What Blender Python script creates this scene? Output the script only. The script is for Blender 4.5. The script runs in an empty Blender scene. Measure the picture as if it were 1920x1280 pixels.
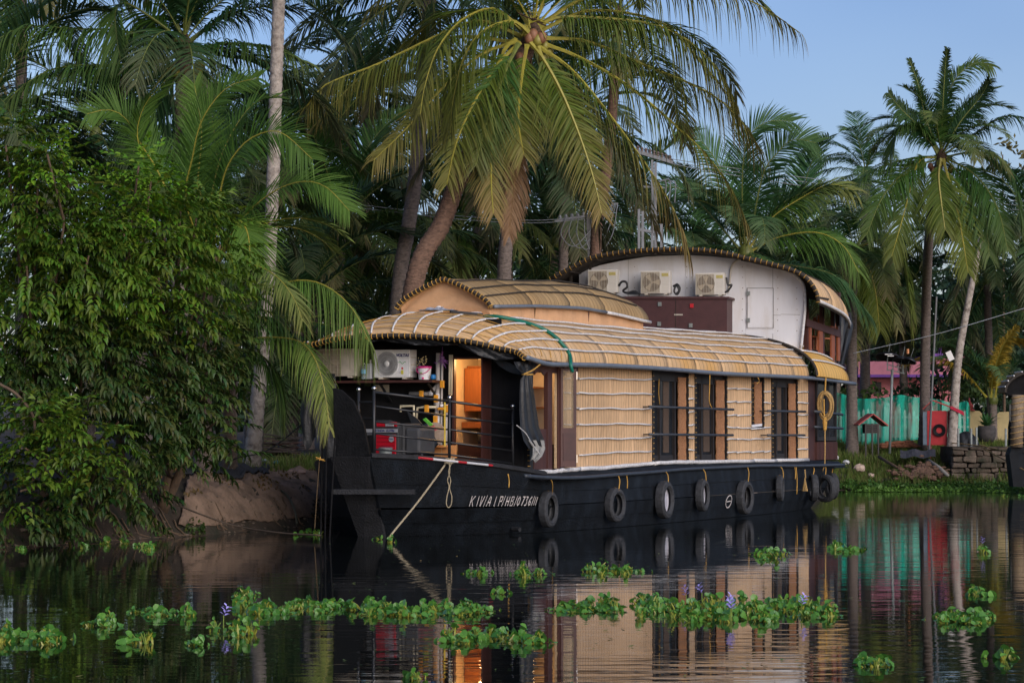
import bpy, math, random
import numpy as np
from mathutils import Vector, Matrix, Quaternion
R = math.radians
SC = bpy.context.scene
COL = SC.collection
random.seed(7)
# ---------------------------------------------------------------- camera
CAMH, FPX, PITCH = 2.2, 5000.0, math.atan(175 / 5000.0)
cam_d = bpy.data.cameras.new('camera')
cam_d.lens = 36 * FPX / 1920.0
cam_d.sensor_width = 36
cam_d.clip_start = 0.5
cam_d.clip_end = 4000
cam = bpy.data.objects.new('camera', cam_d)
cam.location = (0, 0, CAMH)
cam.rotation_euler = (R(90) + PITCH, 0, 0)
COL.objects.link(cam)
SC.camera = cam
# ---------------------------------------------------------------- sky and light
SUN_EL, SUN_ROT = 24, 150
W = bpy.data.worlds.new('World')
SC.world = W
W.use_nodes = True
nt = W.node_tree
bg = nt.nodes['Background']
sky = nt.nodes.new('ShaderNodeTexSky')
sky.sky_type = 'NISHITA'
sky.sun_disc = False
sky.sun_elevation = R(SUN_EL)
sky.sun_rotation = R(SUN_ROT)
sky.air_density = 1.0
sky.dust_density = 1.6
sky.ozone_density = 4.5
tint = nt.nodes.new('ShaderNodeMix'); tint.data_type = 'RGBA'; tint.blend_type = 'MULTIPLY'; tint.inputs[0].default_value = 1
wtc = nt.nodes.new('ShaderNodeTexCoord'); wmp = nt.nodes.new('ShaderNodeMapping'); wmp.inputs['Scale'].default_value = (1, 1, 2.2)
wnz = nt.nodes.new('ShaderNodeTexNoise'); wnz.inputs['Scale'].default_value = 2.6; wnz.inputs['Detail'].default_value = 3
wrp = nt.nodes.new('ShaderNodeValToRGB')          # thin uneven overcast veil, the same all round
wrp.color_ramp.elements[0].position = .35; wrp.color_ramp.elements[0].color = (.80, .74, .80, 1)
wrp.color_ramp.elements[1].position = .68; wrp.color_ramp.elements[1].color = (1.08, .93, .90, 1)
nt.links.new(wtc.outputs['Generated'], wmp.inputs[0]); nt.links.new(wmp.outputs[0], wnz.inputs[0]); nt.links.new(wnz.outputs[0], wrp.inputs[0])
nt.links.new(sky.outputs[0], tint.inputs[6]); nt.links.new(wrp.outputs[0], tint.inputs[7])
sxyz = nt.nodes.new('ShaderNodeSeparateXYZ'); nt.links.new(wtc.outputs['Generated'], sxyz.inputs[0])
erp = nt.nodes.new('ShaderNodeValToRGB')          # the veil is brighter low down, as hazy evening skies are
erp.color_ramp.elements[0].position = .0; erp.color_ramp.elements[0].color = (1.15, 1.08, 1.03, 1)
erp.color_ramp.elements[1].position = .22; erp.color_ramp.elements[1].color = (.80, .84, .92, 1)
nt.links.new(sxyz.outputs[2], erp.inputs[0])
tint2 = nt.nodes.new('ShaderNodeMix'); tint2.data_type = 'RGBA'; tint2.blend_type = 'MULTIPLY'; tint2.inputs[0].default_value = 1
nt.links.new(tint.outputs[2], tint2.inputs[6]); nt.links.new(erp.outputs[0], tint2.inputs[7])
nt.links.new(tint2.outputs[2], bg.inputs[0])
bg.inputs[1].default_value = 0.145
sun_d = bpy.data.lights.new('sun', 'SUN')
sun_d.energy = 2.0
sun_d.angle = R(55)
sun_d.color = (1.0, 0.93, 0.84)
sun = bpy.data.objects.new('sun', sun_d)
# sun direction equals the sky's (rotation measured clockwise from +Y)
sdir = Vector((math.sin(R(SUN_ROT)) * math.cos(R(SUN_EL)), math.cos(R(SUN_ROT)) * math.cos(R(SUN_EL)), math.sin(R(SUN_EL))))
sun.rotation_euler = sdir.to_track_quat('Z', 'Y').to_euler()
sun.location = (0, 0, 60)
COL.objects.link(sun)
vs = SC.view_settings
vs.view_transform = 'Standard'
vs.look = 'None'
vs.exposure = 0.25
vs.gamma = 1.0
vs.use_curve_mapping = False
SC.cycles.max_bounces = 8
SC.cycles.transparent_max_bounces = 16
SC.cycles.use_denoising = True

# ---------------------------------------------------------------- geometry of the view, used to place things in the real scene
FWD = Vector((0, math.cos(PITCH), math.sin(PITCH)))
UPV = Vector((0, -math.sin(PITCH), math.cos(PITCH)))
CAMP = Vector((0, 0, CAMH))
def ray(px, py):
    return FWD * FPX + Vector((1, 0, 0)) * (px - 960.0) + UPV * (640.0 - py)
def at(px, py, Y):
    d = ray(px, py)
    return CAMP + d * (Y / d.y)
def ground(px, py, z=0.0):
    d = ray(px, py)
    return CAMP + d * ((z - CAMH) / d.z)
def hit(px, py, P0, n):
    d = ray(px, py)
    return CAMP + d * ((P0 - CAMP).dot(n) / d.dot(n))
def project(P):
    v = Vector(P) - CAMP
    f = v.dot(FWD)
    return 960 + FPX * v.x / f, 640 - FPX * v.dot(UPV) / f
TH = math.atan2(0.92, 0.393)
C0 = Vector((0.30, 59.5, 0))
MB_ = Matrix.Translation(C0) @ Matrix.Rotation(TH, 4, 'Z')       # boat frame to world: x aft along the near side, y across
MBI = MB_.inverted()
UB = Vector((math.cos(TH), math.sin(TH), 0)); WB = Vector((-math.sin(TH), math.cos(TH), 0))
def bl(a, b, z):
    return MB_ @ Vector((a, b, z))
def sd(px, py, b=0.0):           # point of the boat plane y=b seen at a pixel, in boat coordinates
    return MBI @ hit(px, py, bl(0, b, 0), WB)
def fr(px, py, a=0.0):           # same for the plane x=a
    return MBI @ hit(px, py, bl(a, 0, 0), UB)

# ---------------------------------------------------------------- materials
MATS = {}
def ramp(ntree, fac, stops):
    r = ntree.nodes.new('ShaderNodeValToRGB')
    el = r.color_ramp.elements
    while len(el) < len(stops):
        el.new(0.5)
    for e, (p, c) in zip(el, stops):
        e.position = p
        e.color = (*c, 1)
    ntree.links.new(fac, r.inputs[0])
    return r.outputs[0]
def sc3(c, k):
    return tuple(min(1, x * k) for x in c)
def pm(name, c, rough=0.7, var=0.25, scale=6.0, metal=0.0, bump=0.0, bscale=None, spec=0.5, c2=None, coord='Object', stretch=None, rnd=0.0, trans=0.0, emit=None, estr=0.0, alpha=None, coat=0.0):
    if name in MATS:
        return MATS[name]
    m = bpy.data.materials.new(name)
    m.use_nodes = True
    t = m.node_tree
    N, L = t.nodes, t.links
    b = N['Principled BSDF']
    b.inputs['Roughness'].default_value = rough
    b.inputs['Metallic'].default_value = metal
    b.inputs['Specular IOR Level'].default_value = spec
    if coat:
        b.inputs['Coat Weight'].default_value = coat
    tc = N.new('ShaderNodeTexCoord')
    src = tc.outputs[coord]
    if stretch:
        mp = N.new('ShaderNodeMapping')
        mp.inputs['Scale'].default_value = stretch
        L.new(src, mp.inputs[0]); src = mp.outputs[0]
    n = N.new('ShaderNodeTexNoise')
    n.inputs['Scale'].default_value = scale
    n.inputs['Detail'].default_value = 5
    n.inputs['Roughness'].default_value = 0.62
    L.new(src, n.inputs['Vector'])
    dark = c2 if c2 else sc3(c, 1 - var)
    col = ramp(t, n.outputs[0], [(0.32, dark), (0.52, c), (0.72, sc3(c, 1 + var * 0.7))])
    if rnd:
        oi = N.new('ShaderNodeObjectInfo')
        hs = N.new('ShaderNodeHueSaturation')
        mr = N.new('ShaderNodeMapRange')
        mr.inputs[3].default_value = 1 - rnd; mr.inputs[4].default_value = 1 + rnd
        L.new(oi.outputs['Random'], mr.inputs[0])
        L.new(mr.outputs[0], hs.inputs['Value'])
        L.new(col, hs.inputs['Color'])
        col = hs.outputs[0]
    L.new(col, b.inputs['Base Color'])
    if bump:
        n2 = N.new('ShaderNodeTexNoise')
        n2.inputs['Scale'].default_value = bscale or scale * 3
        n2.inputs['Detail'].default_value = 6
        L.new(src, n2.inputs['Vector'])
        bp = N.new('ShaderNodeBump')
        bp.inputs['Strength'].default_value = min(1, bump)
        bp.inputs['Distance'].default_value = 0.03
        L.new(n2.outputs[0], bp.inputs['Height'])
        L.new(bp.outputs[0], b.inputs['Normal'])
    if emit:
        b.inputs['Emission Color'].default_value = (*emit, 1)
        b.inputs['Emission Strength'].default_value = estr
    if trans:
        tr = N.new('ShaderNodeBsdfTranslucent')
        L.new(col, tr.inputs[0])
        mx = N.new('ShaderNodeMixShader')
        mx.inputs[0].default_value = trans
        L.new(b.outputs[0], mx.inputs[1]); L.new(tr.outputs[0], mx.inputs[2])
        L.new(mx.outputs[0], N['Material Output'].inputs[0])
    if alpha is not None:
        tp = N.new('ShaderNodeBsdfTransparent')
        mx = N.new('ShaderNodeMixShader')
        mx.inputs[0].default_value = alpha
        L.new(tp.outputs[0], mx.inputs[1]); L.new(b.outputs[0], mx.inputs[2])
        L.new(mx.outputs[0], N['Material Output'].inputs[0])
    MATS[name] = m
    return m
def leafmat(name, green, green2, brown, rough=0.55, trans=0.2, spec=0.18, bias=0.0):
    """leaf colour: attribute 'lf' (x = how withered, y = own random shade, z = along the leaf)"""
    if name in MATS:
        return MATS[name]
    m = bpy.data.materials.new(name)
    m.use_nodes = True
    t = m.node_tree
    N, L = t.nodes, t.links
    b = N['Principled BSDF']
    b.inputs['Roughness'].default_value = rough
    b.inputs['Specular IOR Level'].default_value = spec
    at_ = N.new('ShaderNodeAttribute'); at_.attribute_name = 'lf'
    sx = N.new('ShaderNodeSeparateXYZ'); L.new(at_.outputs['Vector'], sx.inputs[0])
    oi = N.new('ShaderNodeObjectInfo')
    ad = N.new('ShaderNodeMath'); ad.operation = 'ADD'
    L.new(sx.outputs[1], ad.inputs[0]); L.new(oi.outputs['Random'], ad.inputs[1])
    md = N.new('ShaderNodeMath'); md.operation = 'MULTIPLY'; md.inputs[1].default_value = 0.5
    L.new(ad.outputs[0], md.inputs[0])
    g = ramp(t, md.outputs[0], [(0.1, green), (0.9, green2)])
    mx = N.new('ShaderNodeMix'); mx.data_type = 'RGBA'
    L.new(sx.outputs[0], mx.inputs[0]); L.new(g, mx.inputs[6])
    mx.inputs[7].default_value = (*brown, 1)
    col = mx.outputs[2]
    L.new(col, b.inputs['Base Color'])
    tr = N.new('ShaderNodeBsdfTranslucent'); L.new(col, tr.inputs[0])
    ms = N.new('ShaderNodeMixShader'); ms.inputs[0].default_value = trans
    L.new(b.outputs[0], ms.inputs[1]); L.new(tr.outputs[0], ms.inputs[2])
    L.new(ms.outputs[0], N['Material Output'].inputs[0])
    MATS[name] = m
    return m
def reedmat(name, c, pitch=0.05, big=0.18, gold=None, dirt=0.3):
    """reed matting: UV x runs across the reeds in metres"""
    if name in MATS:
        return MATS[name]
    m = bpy.data.materials.new(name)
    m.use_nodes = True
    t = m.node_tree
    N, L = t.nodes, t.links
    b = N['Principled BSDF']
    b.inputs['Roughness'].default_value = 0.75
    b.inputs['Specular IOR Level'].default_value = 0.25
    tc = N.new('ShaderNodeTexCoord')
    def wave(p, dist, prof='SIN'):
        mp = N.new('ShaderNodeMapping'); mp.inputs['Scale'].default_value = (1, 0.03, 1)
        L.new(tc.outputs['UV'], mp.inputs[0])
        w = N.new('ShaderNodeTexWave'); w.wave_type = 'BANDS'; w.bands_direction = 'X'; w.wave_profile = prof
        w.inputs['Scale'].default_value = (2 * math.pi / 20.0) / p
        w.inputs['Distortion'].default_value = dist
        w.inputs['Detail'].default_value = 2
        w.inputs['Detail Scale'].default_value = 0.6
        L.new(mp.outputs[0], w.inputs[0])
        return w.outputs['Fac']
    fine = wave(pitch, 0.8)
    bigw = wave(big, 0.5)
    mp2 = N.new('ShaderNodeMapping'); mp2.inputs['Scale'].default_value = (30, 0.8, 1)
    L.new(tc.outputs['UV'], mp2.inputs[0])
    nz = N.new('ShaderNodeTexNoise'); nz.inputs['Scale'].default_value = 1; nz.inputs['Detail'].default_value = 4
    L.new(mp2.outputs[0], nz.inputs[0])
    nl = N.new('ShaderNodeTexNoise'); nl.inputs['Scale'].default_value = 0.55; nl.inputs['Detail'].default_value = 5
    L.new(tc.outputs['Object'], nl.inputs[0])
    base = ramp(t, nl.outputs[0], [(0.3, gold or sc3(c, 0.8)), (0.55, c), (0.75, sc3(c, 1.12))])
    def mul(colr, fac, lo, hi, p0=0.0, p1=1.0):
        rr = ramp(t, fac, [(p0, (lo, lo, lo)), (p1, (hi, hi, hi))])
        x = N.new('ShaderNodeMix'); x.data_type = 'RGBA'; x.blend_type = 'MULTIPLY'
        x.inputs[0].default_value = 1
        L.new(colr, x.inputs[6]); L.new(rr, x.inputs[7])
        return x.outputs[2]
    col = mul(base, fine, 0.82, 1.05, 0.0, 0.35)
    col = mul(col, bigw, 0.5, 1.0, 0.0, 0.09)
    col = mul(col, nz.outputs[0], 1 - dirt, 1.1, 0.3, 0.7)
    L.new(col, b.inputs['Base Color'])
    sm = N.new('ShaderNodeMath'); sm.operation = 'MINIMUM'
    L.new(fine, sm.inputs[0]); L.new(bigw, sm.inputs[1])
    bp = N.new('ShaderNodeBump'); bp.inputs['Strength'].default_value = 0.5; bp.inputs['Distance'].default_value = 0.01
    L.new(sm.outputs[0], bp.inputs['Height']); L.new(bp.outputs[0], b.inputs['Normal'])
    MATS[name] = m
    return m

# ---------------------------------------------------------------- mesh builder
def tag(o, label=None, cat=None, group=None, kind=None):
    if label: o['label'] = label
    if cat: o['category'] = cat
    if group: o['group'] = group
    if kind: o['kind'] = kind
    return o
def empty(name, loc=(0, 0, 0), rz=0.0, label=None, cat=None, group=None):
    o = bpy.data.objects.new(name, None)
    o.empty_display_size = 0.2
    o.location = loc
    o.rotation_euler = (0, 0, rz)
    COL.objects.link(o)
    return tag(o, label, cat, group)
def link(name, mesh, parent=None, loc=None, rot=None, scale=None):
    o = bpy.data.objects.new(name, mesh)
    COL.objects.link(o)
    if parent is not None: o.parent = parent
    if loc is not None: o.location = loc
    if rot is not None: o.rotation_euler = rot
    if scale is not None: o.scale = scale if hasattr(scale, '__len__') else (scale,) * 3
    return o
def copy_tree(o, parent=None):
    c = o.copy()
    COL.objects.link(c)
    c.parent = parent
    for ch in list(o.children):
        copy_tree(ch, c)
    return c
def frames(P):
    P = [Vector(p) for p in P]
    n = len(P)
    T = []
    for i in range(n):
        d = P[min(i + 1, n - 1)] - P[max(i - 1, 0)]
        T.append(d.normalized() if d.length > 1e-9 else Vector((0, 0, 1)))
    ref = Vector((0, 0, 1)) if abs(T[0].z) < 0.95 else Vector((1, 0, 0))
    Nn = (ref - T[0] * ref.dot(T[0])).normalized()
    out = []
    for i in range(n):
        Nn = Nn - T[i] * Nn.dot(T[i])
        Nn = Nn.normalized() if Nn.length > 1e-6 else T[i].orthogonal().normalized()
        out.append((P[i], T[i], Nn, T[i].cross(Nn)))
    return out
class MB:
    def __init__(s):
        s.v = []; s.f = []; s.uv = None
    def add(s, V, F):
        o = len(s.v)
        s.v.extend([tuple(x) for x in V])
        s.f.extend([tuple(i + o for i in f) for f in F])
        return s
    def box(s, a, b):
        x0, y0, z0 = (min(a[i], b[i]) for i in range(3)); x1, y1, z1 = (max(a[i], b[i]) for i in range(3))
        return s.add([(x0, y0, z0), (x1, y0, z0), (x1, y1, z0), (x0, y1, z0), (x0, y0, z1), (x1, y0, z1), (x1, y1, z1), (x0, y1, z1)],
                     [(0, 3, 2, 1), (4, 5, 6, 7), (0, 1, 5, 4), (1, 2, 6, 5), (2, 3, 7, 6), (3, 0, 4, 7)])
    def bar(s, p, q, w, h, up=(0, 0, 1)):
        p, q = Vector(p), Vector(q); t = (q - p).normalized(); up = Vector(up)
        if abs(t.dot(up)) > 0.98: up = Vector((1, 0, 0))
        x = t.cross(up).normalized() * (w / 2); y = x.cross(t).normalized() * (h / 2)
        V = [p - x - y, p + x - y, p + x + y, p - x + y, q - x - y, q + x - y, q + x + y, q - x + y]
        return s.add(V, [(0, 3, 2, 1), (4, 5, 6, 7), (0, 1, 5, 4), (1, 2, 6, 5), (2, 3, 7, 6), (3, 0, 4, 7)])
    def tube(s, P, r, n=8, cap=True, closed=False):
        fr_ = frames(P)
        m = len(P)
        V = []
        for i, (p, t, a, b) in enumerate(fr_):
            rr = r[i] if hasattr(r, '__len__') else r
            for k in range(n):
                an = 2 * math.pi * k / n
                V.append(p + a * (rr * math.cos(an)) + b * (rr * math.sin(an)))
        F = []
        for i in range(m - 1 + (1 if closed else 0)):
            j = (i + 1) % m
            for k in range(n):
                F.append((i * n + k, i * n + (k + 1) % n, j * n + (k + 1) % n, j * n + k))
        if cap and not closed:
            F.append(tuple(range(n - 1, -1, -1))); F.append(tuple((m - 1) * n + k for k in range(n)))
        return s.add(V, F)
    def lathe(s, prof, c=(0, 0, 0), n=16, axis='z'):
        V = []
        for r, h in prof:
            for k in range(n):
                an = 2 * math.pi * k / n
                x, y = r * math.cos(an), r * math.sin(an)
                if axis == 'z': p = (x, y, h)
                elif axis == 'y': p = (x, h, y)
                else: p = (h, x, y)
                V.append((p[0] + c[0], p[1] + c[1], p[2] + c[2]))
        m = len(prof)
        F = []
        for i in range(m - 1):
            for k in range(n):
                F.append((i * n + k, i * n + (k + 1) % n, (i + 1) * n + (k + 1) % n, (i + 1) * n + k))
        F.append(tuple(range(n - 1, -1, -1))); F.append(tuple((m - 1) * n + k for k in range(n)))
        return s.add(V, F)
    def grid(s, P, uv=None):
        n, m = len(P), len(P[0])
        V = [p for row in P for p in row]
        F = [(i * m + j, (i + 1) * m + j, (i + 1) * m + j + 1, i * m + j + 1) for i in range(n - 1) for j in range(m - 1)]
        if uv is not None:
            if s.uv is None: s.uv = []
            s.uv.extend([u for row in uv for u in row])
        return s.add(V, F)
    def sheet(s, P, nrm, t, uv=None):
        """closed slab: grid P and its copy shifted by -nrm*t (nrm a vector or function(i,j))"""
        n, m = len(P), len(P[0])
        f = nrm if callable(nrm) else (lambda i, j: Vector(nrm))
        Q = [[Vector(P[i][j]) - f(i, j) * t for j in range(m)] for i in range(n)]
        o = len(s.v)
        s.grid(P, uv); s.grid([list(reversed(r)) for r in Q], [list(reversed(r)) for r in uv] if uv else None)
        A = lambda i, j: o + i * m + j
        Bq = lambda i, j: o + n * m + i * m + (m - 1 - j)
        for j in range(m - 1):
            s.f.append((A(0, j), A(0, j + 1), Bq(0, j + 1), Bq(0, j))); s.f.append((A(n - 1, j + 1), A(n - 1, j), Bq(n - 1, j), Bq(n - 1, j + 1)))
        for i in range(n - 1):
            s.f.append((A(i + 1, 0), A(i, 0), Bq(i, 0), Bq(i + 1, 0))); s.f.append((A(i, m - 1), A(i + 1, m - 1), Bq(i + 1, m - 1), Bq(i, m - 1)))
        return s
    def prism(s, poly, d):
        """poly: list of 3D points (planar), extruded by vector d"""
        n = len(poly); d = Vector(d)
        V = [Vector(p) for p in poly] + [Vector(p) + d for p in poly]
        F = [tuple(range(n)), tuple(range(2 * n - 1, n - 1, -1))] + [(i, i + n, (i + 1) % n + n, (i + 1) % n) for i in range(n)]
        return s.add(V, F)
    def ball(s, c, r, n=10, sq=(1, 1, 1)):
        V = []; m = max(4, n // 2)
        for i in range(m + 1):
            ph = math.pi * i / m
            for k in range(n):
                th = 2 * math.pi * k / n
                V.append((c[0] + r * sq[0] * math.sin(ph) * math.cos(th), c[1] + r * sq[1] * math.sin(ph) * math.sin(th), c[2] + r * sq[2] * math.cos(ph)))
        F = [(i * n + k, (i + 1) * n + k, (i + 1) * n + (k + 1) % n, i * n + (k + 1) % n) for i in range(m) for k in range(n)]
        return s.add(V, F)
    def mesh(s, name, mat=None, smooth=False):
        me = bpy.data.meshes.new(name)
        me.from_pydata(s.v, [], s.f)
        if s.uv is not None and len(s.uv) == len(s.v):
            ul = me.uv_layers.new(name='UVMap')
            li = np.zeros(len(me.loops), dtype=np.int32); me.loops.foreach_get('vertex_index', li)
            ul.data.foreach_set('uv', np.array(s.uv, dtype=np.float32)[li].ravel())
        if mat: me.materials.append(mat)
        if smooth:
            me.polygons.foreach_set('use_smooth', [True] * len(me.polygons))
        me.update()
        return me
    def build(s, name, mat, parent=None, smooth=False, loc=None, rot=None, bevel=0, label=None, kind=None):
        o = link(name, s.mesh(name, mat, smooth), parent, loc, rot)
        if bevel:
            md = o.modifiers.new('bevel', 'BEVEL'); md.width = bevel; md.segments = 2; md.limit_method = 'ANGLE'
        if label: o['label'] = label
        if kind: o['kind'] = kind
        return o
def crom(P, n):
    """Catmull-Rom through points -> n samples (uniform in index)"""
    P = np.array([tuple(p) for p in P], dtype=float)
    m = len(P)
    if m == 2:
        return [Vector(P[0] * (1 - t) + P[1] * t) for t in np.linspace(0, 1, n)]
    E = np.vstack([2 * P[0] - P[1], P, 2 * P[-1] - P[-2]])
    out = []
    for t in np.linspace(0, m - 1, n):
        i = min(int(t), m - 2); u = t - i
        a, b, c, d = E[i], E[i + 1], E[i + 2], E[i + 3]
        out.append(Vector(0.5 * ((2 * b) + (-a + c) * u + (2 * a - 5 * b + 4 * c - d) * u * u + (-a + 3 * b - 3 * c + d) * u ** 3)))
    return out
def even(P, n):
    """resample polyline to n points even in length"""
    A = np.array([tuple(p) for p in P]); d = np.r_[0, np.cumsum(np.linalg.norm(np.diff(A, axis=0), axis=1))]
    t = np.linspace(0, d[-1], n)
    return [Vector((np.interp(x, d, A[:, 0]), np.interp(x, d, A[:, 1]), np.interp(x, d, A[:, 2]))) for x in t]
def text_mesh(txt, size, depth, mat, shear=0.0, bold=0.0, space=1.0):
    cu = bpy.data.curves.new('lettering', 'FONT')
    cu.body = txt; cu.size = size; cu.extrude = depth; cu.shear = shear; cu.offset = bold; cu.space_character = space
    cu.align_x = 'CENTER'; cu.align_y = 'CENTER'; cu.resolution_u = 3
    o = bpy.data.objects.new('tmp', cu)
    COL.objects.link(o)
    bpy.context.view_layer.update()
    me = bpy.data.meshes.new_from_object(o.evaluated_get(bpy.context.evaluated_depsgraph_get()))
    bpy.data.objects.remove(o); bpy.data.curves.remove(cu)
    me.materials.clear(); me.materials.append(mat)
    me.name = 'lettering'
    return me
# ================================================================ materials used on the boat
M_hull = pm('black_hull_paint', (0.006, 0.0085, 0.012), 0.62, 1.6, 2.2, c2=(.003, .004, .0055), stretch=(1.5, 1.5, .7), bump=0.8, bscale=30, spec=0.22)
M_prow = pm('prow_black_paint', (0.0075, 0.008, 0.009), 0.75, 0.5, 3, bump=0.6, bscale=20, spec=0.15)
M_hullgrey = pm('weathered_black_timber', (0.013, 0.014, 0.017), 0.8, 0.5, 4, bump=0.8, bscale=25)
M_black = pm('black_wall_felt', (0.008, 0.008, 0.009), 0.9, 0.4, 3, bump=0.4, bscale=40, spec=0.2)
M_tarp = pm('black_plastic_tarp', (0.016, 0.018, 0.021), 0.5, 0.35, 5, bump=0.4, bscale=20)
M_tarpin = pm('grey_tarp_lining', (0.23, 0.23, 0.22), 0.8, 0.3, 4)
M_roof = reedmat('roof_reed_mat', (0.62, 0.42, 0.23), 0.09, 0.3, gold=(0.66, 0.385, 0.135))
M_roof2 = reedmat('golden_reed_mat', (0.70, 0.44, 0.14), 0.09, 0.3, gold=(0.68, 0.38, 0.08))
M_roofold = reedmat('old_reed_thatch', (0.44, 0.30, 0.145), 0.07, 0.24, gold=(0.36, 0.23, 0.10), dirt=0.5)
M_wall = reedmat('wall_reed_mat', (0.66, 0.44, 0.25), 0.06, 0.17)
M_pipew = pm('white_wrapped_pole', (0.62, 0.62, 0.62), 0.6, 0.25, 12, bump=0.5, bscale=40)
M_gutter = pm('grey_plastic_gutter', (0.13, 0.155, 0.19), 0.4, 0.2, 5)
M_blackpipe = pm('dark_rubbing_pipe', (0.035, 0.042, 0.052), 0.45, 0.3, 5)
M_rim = pm('dark_roof_rim', (0.03, 0.024, 0.018), 0.8, 0.4, 8)
M_yrope = pm('yellow_coir_lashing', (0.50, 0.28, 0.055), 0.85, 0.3, 20)
M_rope = pm('coir_rope', (0.42, 0.27, 0.10), 0.9, 0.35, 30, bump=0.6, bscale=90)
M_palerope = pm('pale_mooring_rope', (0.40, 0.33, 0.21), 0.9, 0.35, 30, bump=0.6, bscale=90)
M_brown = pm('dark_brown_varnished_wood', (0.062, 0.022, 0.018), 0.5, 0.3, 5, stretch=(1, 1, 0.2))
M_brownbox = pm('maroon_painted_board', (0.060, 0.021, 0.022), 0.55, 0.2, 4)
M_dkwin = pm('dark_window_frame', (0.018, 0.014, 0.013), 0.5, 0.3, 6)
M_glass = pm('dark_window_glass', (0.010, 0.014, 0.020), 0.12, 0.4, 2, spec=0.3)
M_glassdoor = pm('door_pane_glass', (0.35, 0.27, 0.17), 0.15, 0.2, 2, alpha=0.35)
M_cream = pm('white_painted_board', (0.68, 0.69, 0.72), 0.7, 0.06, 1.0, c2=(.615, .605, .60), stretch=(2.5, 2.5, .6), bump=0.2, bscale=20)
M_tan = pm('tan_canvas', (0.60, 0.355, 0.19), 0.85, 0.15, 2.0, bump=0.3, bscale=14)
M_acw = pm('white_appliance_plastic', (0.66, 0.66, 0.64), 0.45, 0.08, 3)
M_acd = pm('dirty_appliance_plastic', (0.50, 0.46, 0.38), 0.55, 0.25, 4)
M_acgrille = pm('grimy_wire_grille', (0.30, 0.25, 0.18), 0.6, 0.35, 10)
M_acin = pm('fan_cavity_shade', (0.05, 0.045, 0.04), 0.8, 0.4, 6)  # for a flat disc, shade of the fan recess put into its colour
M_acgr = pm('grey_fan_guard', (0.24, 0.245, 0.25), 0.5, 0.1, 6)
M_navy = pm('navy_lettering', (0.02, 0.02, 0.12), 0.5, 0.05)
M_green = pm('green_print', (0.06, 0.35, 0.08), 0.5, 0.1)
M_yel = pm('yellow_sticker', (0.55, 0.50, 0.06), 0.5, 0.1)
M_red = pm('red_generator_paint', (0.42, 0.006, 0.018), 0.35, 0.12, 3)
M_redpl = pm('red_plastic', (0.5, 0.02, 0.03), 0.5, 0.1)
M_dkpl = pm('charcoal_plastic', (0.035, 0.036, 0.038), 0.6, 0.3, 5)
M_grey = pm('grey_plastic', (0.18, 0.18, 0.18), 0.5, 0.1)
M_silver = pm('brushed_silver_plate', (0.45, 0.46, 0.48), 0.35, 0.1, 5, metal=0.4)
M_steel = pm('polished_steel', (0.6, 0.6, 0.6), 0.2, 0.1, 5, metal=1)
M_zinc = pm('galvanised_metal', (0.26, 0.29, 0.28), 0.55, 0.3, 8, metal=0.3)
M_rail = pm('black_railing_paint', (0.014, 0.015, 0.017), 0.4, 0.2, 5)
M_pvc = pm('grey_pvc_pipe', (0.42, 0.40, 0.38), 0.5, 0.15, 5)
M_cpvc = pm('cream_pvc_pipe', (0.62, 0.55, 0.38), 0.5, 0.1, 5)
M_white = pm('white_plastic', (0.7, 0.7, 0.7), 0.4, 0.06)
M_orange = pm('orange_valve_plastic', (0.75, 0.32, 0.02), 0.45, 0.1)
M_pink = pm('magenta_plastic', (0.65, 0.03, 0.22), 0.4, 0.1)
M_card = pm('brown_cardboard', (0.50, 0.22, 0.07), 0.85, 0.12, 4)
M_weave = pm('woven_bamboo_blind', (0.36, 0.17, 0.075), 0.75, 0.35, 22, c2=(0.20, 0.085, 0.035), bump=1.0, bscale=30)
M_tyre = pm('worn_tyre_rubber', (0.032, 0.034, 0.038), 0.75, 0.5, 10, bump=0.6, bscale=50)
M_wpaint = pm('white_hull_lettering', (0.50, 0.46, 0.44), 0.75, 0.35, 14)
M_wring = pm('white_inner_ring', (0.6, 0.6, 0.68), 0.7, 0.15)
M_inwall = pm('cream_interior_wall', (0.62, 0.50, 0.36), 0.8, 0.08)
M_cab = pm('orange_brown_cabinet', (0.33, 0.11, 0.03), 0.55, 0.25, 3, stretch=(6, 6, 0.5))
M_hose = pm('green_hose', (0.0, 0.13, 0.085), 0.4, 0.15)
M_chair = pm('cane_chair_varnish', (0.40, 0.115, 0.035), 0.45, 0.3, 6)
M_grcloth = pm('grey_crumpled_cloth', (0.26, 0.28, 0.33), 0.85, 0.6, 10, bump=0.5)

# ================================================================ houseboat
boat = empty('houseboat', C0, TH, 'long black-hulled thatched houseboat moored along the palm bank, two storeys at its far end', 'houseboat')
BC = 2.45
def mir(P): return [(a, 2 * BC - b, z) for a, b, z in P]
L0 = [(-3.8, 2.0, 1.72), (-3.2, 1.45, 1.68), (-2.4, .9, 1.62), (-1.4, .38, 1.52), (-.4, 0, 1.4), (1, -.25, 1.27), (4, -.42, 1.22), (9, -.48, 1.28), (15, -.48, 1.31), (20, -.45, 1.28), (23.5, -.28, 1.28), (25.5, .6, 1.3)]
LW = [(-2.6, 2.2, 0), (-2.1, 1.75, 0), (-1.5, 1.25, 0), (-.7, .75, 0), (.3, .2, 0), (1.7, -.1, 0), (4.3, -.35, 0), (9, -.42, 0), (15, -.42, 0), (19.5, -.2, 0), (22.5, .2, 0), (24.2, .9, 0)]
LM = [((p[0] + q[0]) / 2, (p[1] + q[1]) / 2 - (.05 if i < 2 else .1), .62) for i, (p, q) in enumerate(zip(L0, LW))]
LB = [(a + .3, b + .35, -.55) for a, b, z in LW]
NS = 60
HL = [crom(L, NS) for L in (L0, LM, LW, LB)]
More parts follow.
